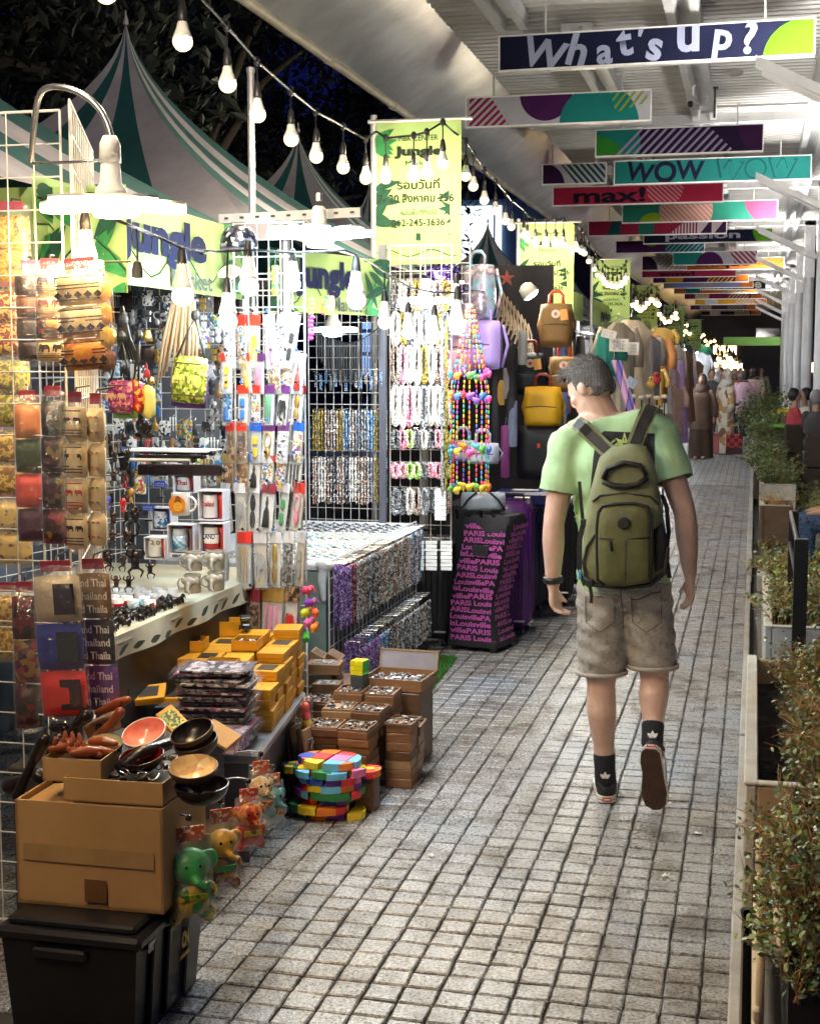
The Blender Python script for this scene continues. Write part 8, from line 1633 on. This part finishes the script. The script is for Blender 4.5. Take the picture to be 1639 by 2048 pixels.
def shoe(root_m):
    s = thing.__call__ if False else None
    T = root_m; out = [( -.036, -.075), (-.043, -.03), (-.038, .03), (-.046, .09), (-.05, .14), (-.038, .185), (-.01, .205), (.02, .2), (.043, .17), (.05, .12), (.044, .05), (.04, -.02), (.036, -.075), (.02, -.092), (-.02, -.092)]
    out = out[::-1]; n = len(out)
    def slab(z0, z1, k): m = MB(); m.T = T; m.add([(x*k, .05+(y-.05)*k, z) for z in (z0, z1) for x, y in out], [tuple(range(n)), tuple(range(n, 2*n))[::-1]]+[((i+1) % n, i, n+i, n+(i+1) % n) for i in range(n)]); return m
    slab(0, .006, .985).build('outsole', OUT, man); slab(.006, .031, 1.0).build('midsole', FOX, man, smooth=True, ang=40); slab(.016, .019, 1.006).build('foxing_stripe', M('foxing_line', (.3, .05, .04), .6), man)
    m = MB(); m.ball((0, -.045, .05), (.038, .048, .045), 14, 10); m.ball((0, .05, .045), (.042, .09, .035), 14, 10); m.ball((0, .12, .038), (.044, .075, .028), 14, 10); m.bar((0, -.035, .03), (0, -.035, .085), .041, .043, 14)
    me = blob(m, .006, 4, 'upper'); me.transform(T); cutr(me, T @ Vector((0, -.03, .088)), T.to_3x3() @ Vector((0, -.35, 1)), lambda p: True); up = link('upper', me, SUE, man); thicken(up, .004)
    for sx in (-1, 1): q = MB(); q.T = T; q.tube([(sx*.041, -.05, .045), (sx*.044, .0, .055), (sx*.046, .05, .045), (sx*.047, .09, .035)], .0032, 6).build('side_stripe', FOX, man, smooth=True)
    q = MB(); q.T = T; q.box((0, -.0945, .02), (.034, .003, .017)).build('heel_label', M('heel_red', (.5, .07, .05), .5), man); q = MB(); q.T = T; q.box((0, -.0965, .02), (.024, .002, .006)).build('heel_text', FOX, man)
shoe(Matrix.Translation(V(-.588, 5.655, 0)) @ Matrix.Rotation(R_(8), 4, 'Z'))
shoe(Matrix.Translation(V(-.385, 5.45, .205)) @ Matrix.Rotation(R_(-6), 4, 'Z') @ Matrix.Rotation(R_(-68), 4, 'X') @ Matrix.Translation((0, 0, -.03)))
# watch
wp = elL.lerp(wrL, .93); wt = MB().tube([wp+Vector((.034*math.cos(t), .034*math.sin(t), .004*math.sin(t))) for t in [2*math.pi*k/18 for k in range(18)]], .0085, 6, sq=1.6, closed=True).build('watch', M('watch_black', (.012, .012, .013), .4), man, smooth=True); MB().cbox(wp+Vector((-.036, .012, 0)), (.012, .034, .036), .004).build('watch_face', M('lacq_black'), wt)
# ---- his backpack
man.location = (-.452, 5.53, 0); man.rotation_euler = (0, -R_(1.4), 0); man.scale = (.985,)*3
bp = thing('backpack', 'olive green backpack with black trim worn by the walking man', 'backpack', (-.495, 5.53, 0)); OLV = M('bag_olive', (.115, .12, .045), .7, var=.25, vs=12, bump=.4, bs=22); OLD = M('bag_olive_light', (.20, .215, .11), .7, var=.2, vs=12, bump=.4, bs=22); TRM = M('bag_trim_black', (.014, .014, .016), .6); BPX = lambda u, v, y=5.42: P(u, v, Y=y)-O
def bagshape(px, y0, y1, bul, nm, mat, parent=bp, n=10):
    """closed bag from a photo-traced outline, rounded towards the viewer"""
    pts = [BPX(u, v, (y0+y1)/2) for u, v in px]; c = sum(pts, Vector())/len(pts); k = len(pts); vs, fs = [], []
    rings = [(0, 1.0, y1), (1, 1.02, y1*.6+y0*.4), (2, .98, y1*.2+y0*.8), (3, .86, y0), (4, .55, y0-bul*.6), (5, .2, y0-bul)]
    for _, s, y in rings:
        for p in pts: q = c+(p-c)*s; vs.append((q.x, y-5.6, q.z))
    for r_ in range(5):
        for i in range(k): fs.append((r_*k+i, r_*k+(i+1) % k, (r_+1)*k+(i+1) % k, (r_+1)*k+i))
    fs += [tuple(range(k))[::-1], tuple(5*k+i for i in range(k))]
    return MB().add(vs, fs).build(nm, mat, parent, smooth=True)
mainpx = [(1200, 915), (1225, 893), (1260, 888), (1290, 893), (1305, 920), (1318, 990), (1328, 1060), (1330, 1120), (1318, 1155), (1280, 1168), (1230, 1170), (1180, 1165), (1165, 1140), (1170, 1060), (1182, 980)]
bagshape(mainpx[::-1], 5.37, 5.455, .01, 'main_bag', OLD)
pockpx = [(1197, 1020), (1205, 1008), (1230, 1004), (1270, 1003), (1295, 1010), (1302, 1030), (1303, 1100), (1300, 1150), (1290, 1160), (1250, 1166), (1210, 1166), (1196, 1155), (1194, 1100), (1194, 1050)]
bagshape(pockpx[::-1], 5.315, 5.38, .006, 'front_pocket', OLV)
tubeb = lambda nm, px, y, r, mat=TRM, sq=1.: MB().tube([BPX(u, v, y) for u, v in px], r, 8, sq=sq).build(nm, mat, bp, smooth=True)
tubeb('pocket_piping', pockpx[-4:]+pockpx[:8], 5.325, .0055); tubeb('base_trim', [(1168, 1150), (1190, 1164), (1250, 1170), (1300, 1164), (1328, 1140), (1334, 1090)], 5.37, .009); tubeb('zip_flap', [(1200, 1072), (1250, 1074), (1300, 1071)], 5.312, .003); tubeb('zip_pull', [(1219, 1076), (1224, 1097)], 5.306, .005); tubeb('pocket_seam', [(1251, 1076), (1250, 1160)], 5.307, .0012); tubeb('upper_zip', [(1186, 1000), (1200, 988), (1250, 983), (1300, 990), (1316, 1005)], 5.365, .004)
MB().lathe([(.023, -.003), (.023, .003), (.018, .005)], BPX(1247, 1042, 5.303), 20, rot=(R_(90), 0, 0)).build('round_patch', TRM, bp); tubeb('carry_handle', [(1206, 955), (1214, 935), (1248, 922), (1280, 928), (1292, 948)], 5.352, .009, TRM, 1.8); tubeb('handle_grip', [(1206, 960), (1225, 968), (1250, 970), (1275, 966), (1294, 952)], 5.348, .011, TRM)
def strap(px, ys, w_, nm, mat):
    pts = [P(u, v, Y=y)-O for (u, v), y in zip(px, ys)]; k = len(pts); vs, fs = [], []
    for i, p in enumerate(pts):
        t = pts[min(i+1, k-1)]-pts[max(i-1, 0)]; x = Vector((abs(t.z)+.25*abs(t.y)+1e-4, 0, -t.x*(1 if t.z > 0 else -1))).normalized()*w_; n_ = t.cross(x).normalized()*.005
        if n_.y > 0 and i < k-3: n_ = -n_
        vs += [p-x+n_, p+x+n_, p+x-n_, p-x-n_]
    for i in range(k-1): fs += [(i*4+q, i*4+(q+1) % 4, i*4+4+(q+1) % 4, i*4+4+q) for q in range(4)]
    MB().add(vs, fs+[(3, 2, 1, 0), tuple((k-1)*4+q for q in range(4))]).build(nm, mat, bp)
strap([(1222, 905), (1195, 880), (1168, 853), (1155, 845), (1152, 848), (1152, 875)], [5.43, 5.452, 5.462, 5.49, 5.56, 5.66], .030, 'shoulder_strap', OLD); strap([(1222, 905), (1193, 879), (1166, 852), (1154, 844), (1151, 848)], [5.426, 5.444, 5.452, 5.48, 5.55], .018, 'strap_webbing', TRM)
strap([(1262, 905), (1275, 870), (1288, 838), (1300, 812), (1303, 812), (1305, 850)], [5.43, 5.452, 5.462, 5.49, 5.56, 5.66], .030, 'shoulder_strap', OLD); strap([(1262, 903), (1276, 868), (1289, 836), (1301, 811), (1304, 815)], [5.426, 5.444, 5.452, 5.48, 5.55], .018, 'strap_webbing', TRM)
strap([(1170, 1035), (1160, 1075), (1160, 1130), (1172, 1165)], [5.42]*4, .010, 'side_strap', TRM); strap([(1192, 1065), (1175, 1090), (1168, 1120), (1172, 1150)], [5.37]*4, .005, 'cord', TRM); strap([(1322, 985), (1332, 1010), (1336, 1060), (1330, 1110), (1338, 1150)], [5.44]*5, .008, 'side_strap', TRM); strap([(1180, 1165), (1184, 1185), (1183, 1200)], [5.4]*3, .006, 'loose_strap', TRM); strap([(1168, 1050), (1163, 1000), (1160, 960)], [5.44]*3, .006, 'side_strap', TRM)
MB().cbox(BPX(1168, 1042, 5.40), (.022, .02, .03), .004).build('buckle', TRM, bp); MB().cbox(BPX(1180, 1160, 5.36), (.03, .02, .03), .005).build('buckle', TRM, bp); MB().cbox(BPX(1161, 1144, 5.40), (.012, .012, .036), .003).build('blue_tag', M('tag_blue', (.05, .35, .6), .5), bp)
bagshape([(1306, 1050), (1326, 1040), (1334, 1090), (1326, 1130), (1308, 1140)], 5.36, 5.43, .004, 'mesh_pocket', TRM)
# ---- people down the walkway
def robed(label, u, v, H, robe, scarf, rz, skin=SKIN2, bag=None, coat=None, name='person'):
    g = P(u, v, Z=0); t = thing(name, label, 'person', g, rz); k = H/1.62; r = random.Random(int(u))
    def fn(a, b):
        th = 2*math.pi*a; z = .02+1.32*b; w_ = .235-.075*b if b < .75 else .18+.035*math.sin((b-.75)*6) if b < .92 else .19-(b-.92)*1.5; d = w_*.72; f = .022*math.sin(th*6+b*3+u)*(1-b); return Vector((math.cos(th)*(w_+f)*k, math.sin(th)*(d+f)*k, z*k))
    MB().surf(fn, 28, 18).build('robe', robe, t, smooth=True)
    if coat:
        MB().surf(lambda a, b: fn(a, .42+.56*b)*1.0+Vector((math.cos(6.283*a)*.015, math.sin(6.283*a)*.015, 0)), 28, 10).build('tunic', coat, t, smooth=True)
    mb = MB(); mb.ball((0, .0, 1.49*k), (.078*k, .09*k, .11*k), 14, 10); mb.tube([(0, -.085*k, 1.50*k), (0, -.10*k, 1.475*k)], [.010, .013], 6); mb.bar((0, 0, 1.3*k), (0, 0, 1.42*k), .055*k, .05*k, 10)
    for s in (-1, 1):
        caps(mb, [(s*.17*k, 0, 1.27*k), (s*.25*k, -.02, 1.0*k), (s*.255*k, -.06, .80*k), (s*.25*k, -.07, .72*k)], [.055*k, .045*k, .033*k, .03*k], 8)
        for q in range(4): caps(mb, [(s*(.25)*k, -.07+.014*(q-1.5), .72*k), (s*.25*k, -.07+.016*(q-1.5), .66*k)], [.0105, .009], 6)
        mb.bar((s*.07, -.0, .01), (s*.07, -.14, .02), .04, .03, 8)
    link('body', blob(mb, .014, 3, 'body'), skin, t)
    for s in (-1, 1): MB().tube([(s*.17*k, 0, 1.285*k), (s*.26*k, -.02, 1.0*k), (s*.262*k, -.055, .80*k)], [.075*k, .07*k, .065*k], 10).build('sleeve', coat or robe, t, smooth=True)
    if scarf:
        mb = MB(); mb.ball((0, .012, 1.505*k), (.098*k, .105*k, .125*k), 16, 12); mb.ball((0, .02, 1.34*k), (.15*k, .11*k, .12*k), 14, 10); mb.ball((0, -.03, 1.3*k), (.12*k, .11*k, .10*k), 12, 8); me = blob(mb, .014, 4, 'headscarf'); cutr(me, (0, -.045*k, 1.5*k), (0, -1, 0), lambda p: abs(p.x) < .07*k and 1.42*k < p.z < 1.59*k and p.y < 0); link('headscarf', me, scarf, t)
    else:
        mb = MB(); mb.ball((0, .015, 1.51*k), (.09*k, .10*k, .118*k), 16, 12); mb.ball((0, .05, 1.44*k), (.08*k, .06*k, .09*k), 12, 8); me = blob(mb, .012, 3, 'hair'); cutr(me, (0, -.03*k, 1.53*k), (0, -1, -.3), lambda p: True); link('hair', me, M('hair_black', (.012, .011, .012), .5), t)
    for s in (-1, 1): MB().cbox((s*.07, -.10, .03), (.07, .16, .06), .015).build('shoe', M('shoe_sand', (.35, .3, .26), .7), t)
    return t
BRAB = M('abaya_brown', (.085, .05, .035), .85, var=.2, vs=4); FLOR = MP('floral_robe', ['#cfc4b4', '#d8cfc0', '#c9bba8', '#7a5a48', '#d4cabb', '#b08a5a', '#cfc4b4'], 'voronoi', 9, .8); WHS = M('white_scarf', (.66, .62, .56), .8)
robed('woman in a long brown robe and headscarf walking towards the camera', 1400, 918, 1.56, BRAB, M('scarf_brown', (.10, .065, .05), .85), R_(-8), coat=M('tunic_brown', (.14, .085, .06), .85))
robed('woman in a pale floral robe and white headscarf carrying a red bag', 1448, 908, 1.66, FLOR, WHS, R_(-60))
robed('woman in a pink blouse and black trousers walking away', 1487, 873, 1.62, M('trousers_black', (.012, .012, .015), .8), None, R_(175), coat=M('blouse_pink', (.48, .30, .36), .8))
for k, (u, v, c, sc, nm) in enumerate(((1465, 850, 'rust', None, 'person in a rust top half hidden behind the pink blouse'), (1432, 860, 'charcoal', 'white', 'distant person in dark clothes and a white scarf'), (1420, 868, 'charcoal', None, 'distant person in black beside the stall'), (1505, 850, 'beige', None, 'distant person in beige near the hedge'), (1500, 828, 'charcoal', None, 'distant dark-haired person in the crowd at the far end'), (1478, 822, 'grey', 'pinkish', 'distant person in grey with a pink scarf'), (1520, 826, 'taupe', None, 'distant person in taupe by the columns'), (1455, 824, 'navy', None, 'distant person in navy at the far end'), (1440, 818, 'crimson', None, 'distant person in red at the far end'))):
    robed(nm, u, v, 1.62, gm['charcoal'], gm[sc] if sc else None, R_(170 if k % 2 else 10), coat=gm[c])
def tote(label, u, v, y, w_, h_, mat, band=None):
    t = thing('shopping_bag', label, 'bag', P(u, v, Y=y)); MB().cbox((0, 0, h_/2), (w_, .14, h_), .02).build('bag_body', mat, t)
    for s in (-1, 1): MB().tube([(-w_*.28, s*.06, h_-.01), (-w_*.2, s*.03, h_+.16), (w_*.2, s*.03, h_+.16), (w_*.28, s*.06, h_-.01)], .010, 6).build('handle', M('bag_handle', (.5, .4, .36), .6), t, smooth=True)
    if band: MB().box((0, -.0725, h_*.18), (w_*.96, .004, h_*.3)).build('band', band, t)
tote('red plaid shopping bag with pale handles held by the woman in floral robe', 1467, 908, 26.4, .30, .36, MP('plaid_red', ['#7c1a26', '#a02a34', '#641420', '#b8484a'], 'checker', 14, .7), M('band_dark', (.07, .02, .03), .7))
tote('red plastic bag between the two women in headscarves', 1428, 905, 26.8, .16, .34, M('red_plastic', (.6, .16, .16), .4))
def seated(label, loc, rz, top, bot, hair, scarf=None):
    t = thing('person', label, 'person', loc, rz); mb = MB(); mb.ball((0, 0, .72), (.16, .11, .22), 14, 10); mb.ball((0, 0, .5), (.17, .13, .11), 12, 8); mb.bar((0, 0, .9), (0, -.01, 1.04), .055, .05, 10); mb.ball((0, -.01, 1.13), (.078, .09, .108), 14, 10); mb.ball((0, -.1, 1.11), (.013, .016, .02), 6, 5)
    for s in (-1, 1):
        caps(mb, [(s*.16, 0, .88), (s*.2, -.08, .66), (s*.13, -.3, .58)], [.05, .042, .03], 8); mb.ball((s*.12, -.34, .58), (.03, .045, .022), 8, 6)
        for q in range(4): caps(mb, [(s*.12+.014*(q-1.5), -.36, .58), (s*.12+.015*(q-1.5), -.42, .57)], [.009, .008], 6)
        caps(mb, [(s*.09, 0, .48), (s*.11, -.42, .49), (s*.11, -.40, .08)], [.09, .06, .04], 10); mb.bar((s*.11, -.40, .04), (s*.11, -.55, .035), .038, .03, 8)
    link('body', blob(mb, .013, 3, 'body'), SKIN2, t)
    mb = MB(); mb.ball((0, 0, .72), (.178, .128, .24), 14, 10)
    for s in (-1, 1): caps(mb, [(s*.16, 0, .88), (s*.19, -.06, .72)], [.068, .062], 8)
    link('shirt', blob(mb, .014, 3, 'shirt'), top, t); mb = MB(); mb.ball((0, 0, .5), (.18, .14, .12), 12, 8)
    for s in (-1, 1): caps(mb, [(s*.09, 0, .48), (s*.11, -.42, .495), (s*.11, -.40, .14)], [.102, .074, .058], 10)
    link('trousers', blob(mb, .014, 3, 'trousers'), bot, t); mb = MB(); mb.ball((0, .015, 1.15), (.092, .10, .112), 14, 10); me = blob(mb, .012, 3, 'hair'); cutr(me, (0, -.03, 1.15), (0, -1, -.4), lambda p: True); link('hair' if not scarf else 'headscarf', me, hair, t)
    for s in (-1, 1): MB().cbox((s*.11, -.47, .035), (.085, .24, .07), .02).build('shoe', M('shoe_black'), t)
    return t
JEAN = MP('jeans', ['#24344e', '#2f4262', '#3f5678', '#1d2a40'], 'noise', 30, .85, const=False)
q = P(1612, 1010, Y=11.6); bench = thing('terrace_bench', 'dark bench under the seated person in jeans', 'bench', (q.x+.42, 11.6, 0)); MB().cbox((0, 0, .36), (.4, 1.2, .06), .01).build('seat', WK, bench)
for sy in (-.5, .5): MB().cbox((0, sy, .165), (.34, .06, .33), .006).build('leg', WK, bench)
seated('seated person in blue jeans cut off by the right edge', (q.x+.42, 11.6, 0), R_(-90), gm['navy'], JEAN, M('hair_black'))
t = thing('orange_packet', 'orange packet on the lap of the person in jeans', 'packet', (q.x+.12, 11.52, .575), R_(20)); MB().pillow((0, 0, 0), (.14, .03, .09), 6, .4, rot=(R_(70), 0, 0)).build('packet', MP('snack', ['#d85a1e', '#e8902a', '#8aa03a', '#d84a1e'], 'voronoi', 25, .35), t, smooth=True); MB().box((0, -.02, .02), (.05, .004, .02)).build('label', PAPER, t)
seated('seated person in a red and dark top on the terrace', (.62, 23.6, .1), R_(100), gm['crimson'], gm['charcoal'], M('hair_black')); seated('seated person in black with a grey headscarf by the column', (.86, 21.2, .12), R_(150), gm['charcoal'], gm['charcoal'], gm['grey'], True); seated('seated person in pale clothes beside the one in red', (.8, 24.2, .1), R_(-80), gm['cream'], gm['grey'], M('hair_black'))
for k, (x, y, z) in enumerate(((.62, 23.6, .1), (.86, 21.2, .12), (.8, 24.2, .1))):
    t = thing('stool', f'dark terrace stool, {ORD[k]} of the three under seated people', 'stool', (x, y, 0)); MB().cbox((0, 0, z+.34), (.36, .34, .06), .015).build('seat', WK, t)
    for sx in (-1, 1):
        for sy in (-1, 1): MB().bar((sx*.14, sy*.13, 0), (sx*.14, sy*.13, z+.32), .016).build('leg', MBK, t)
bpy.data.scenes.remove(_TS)
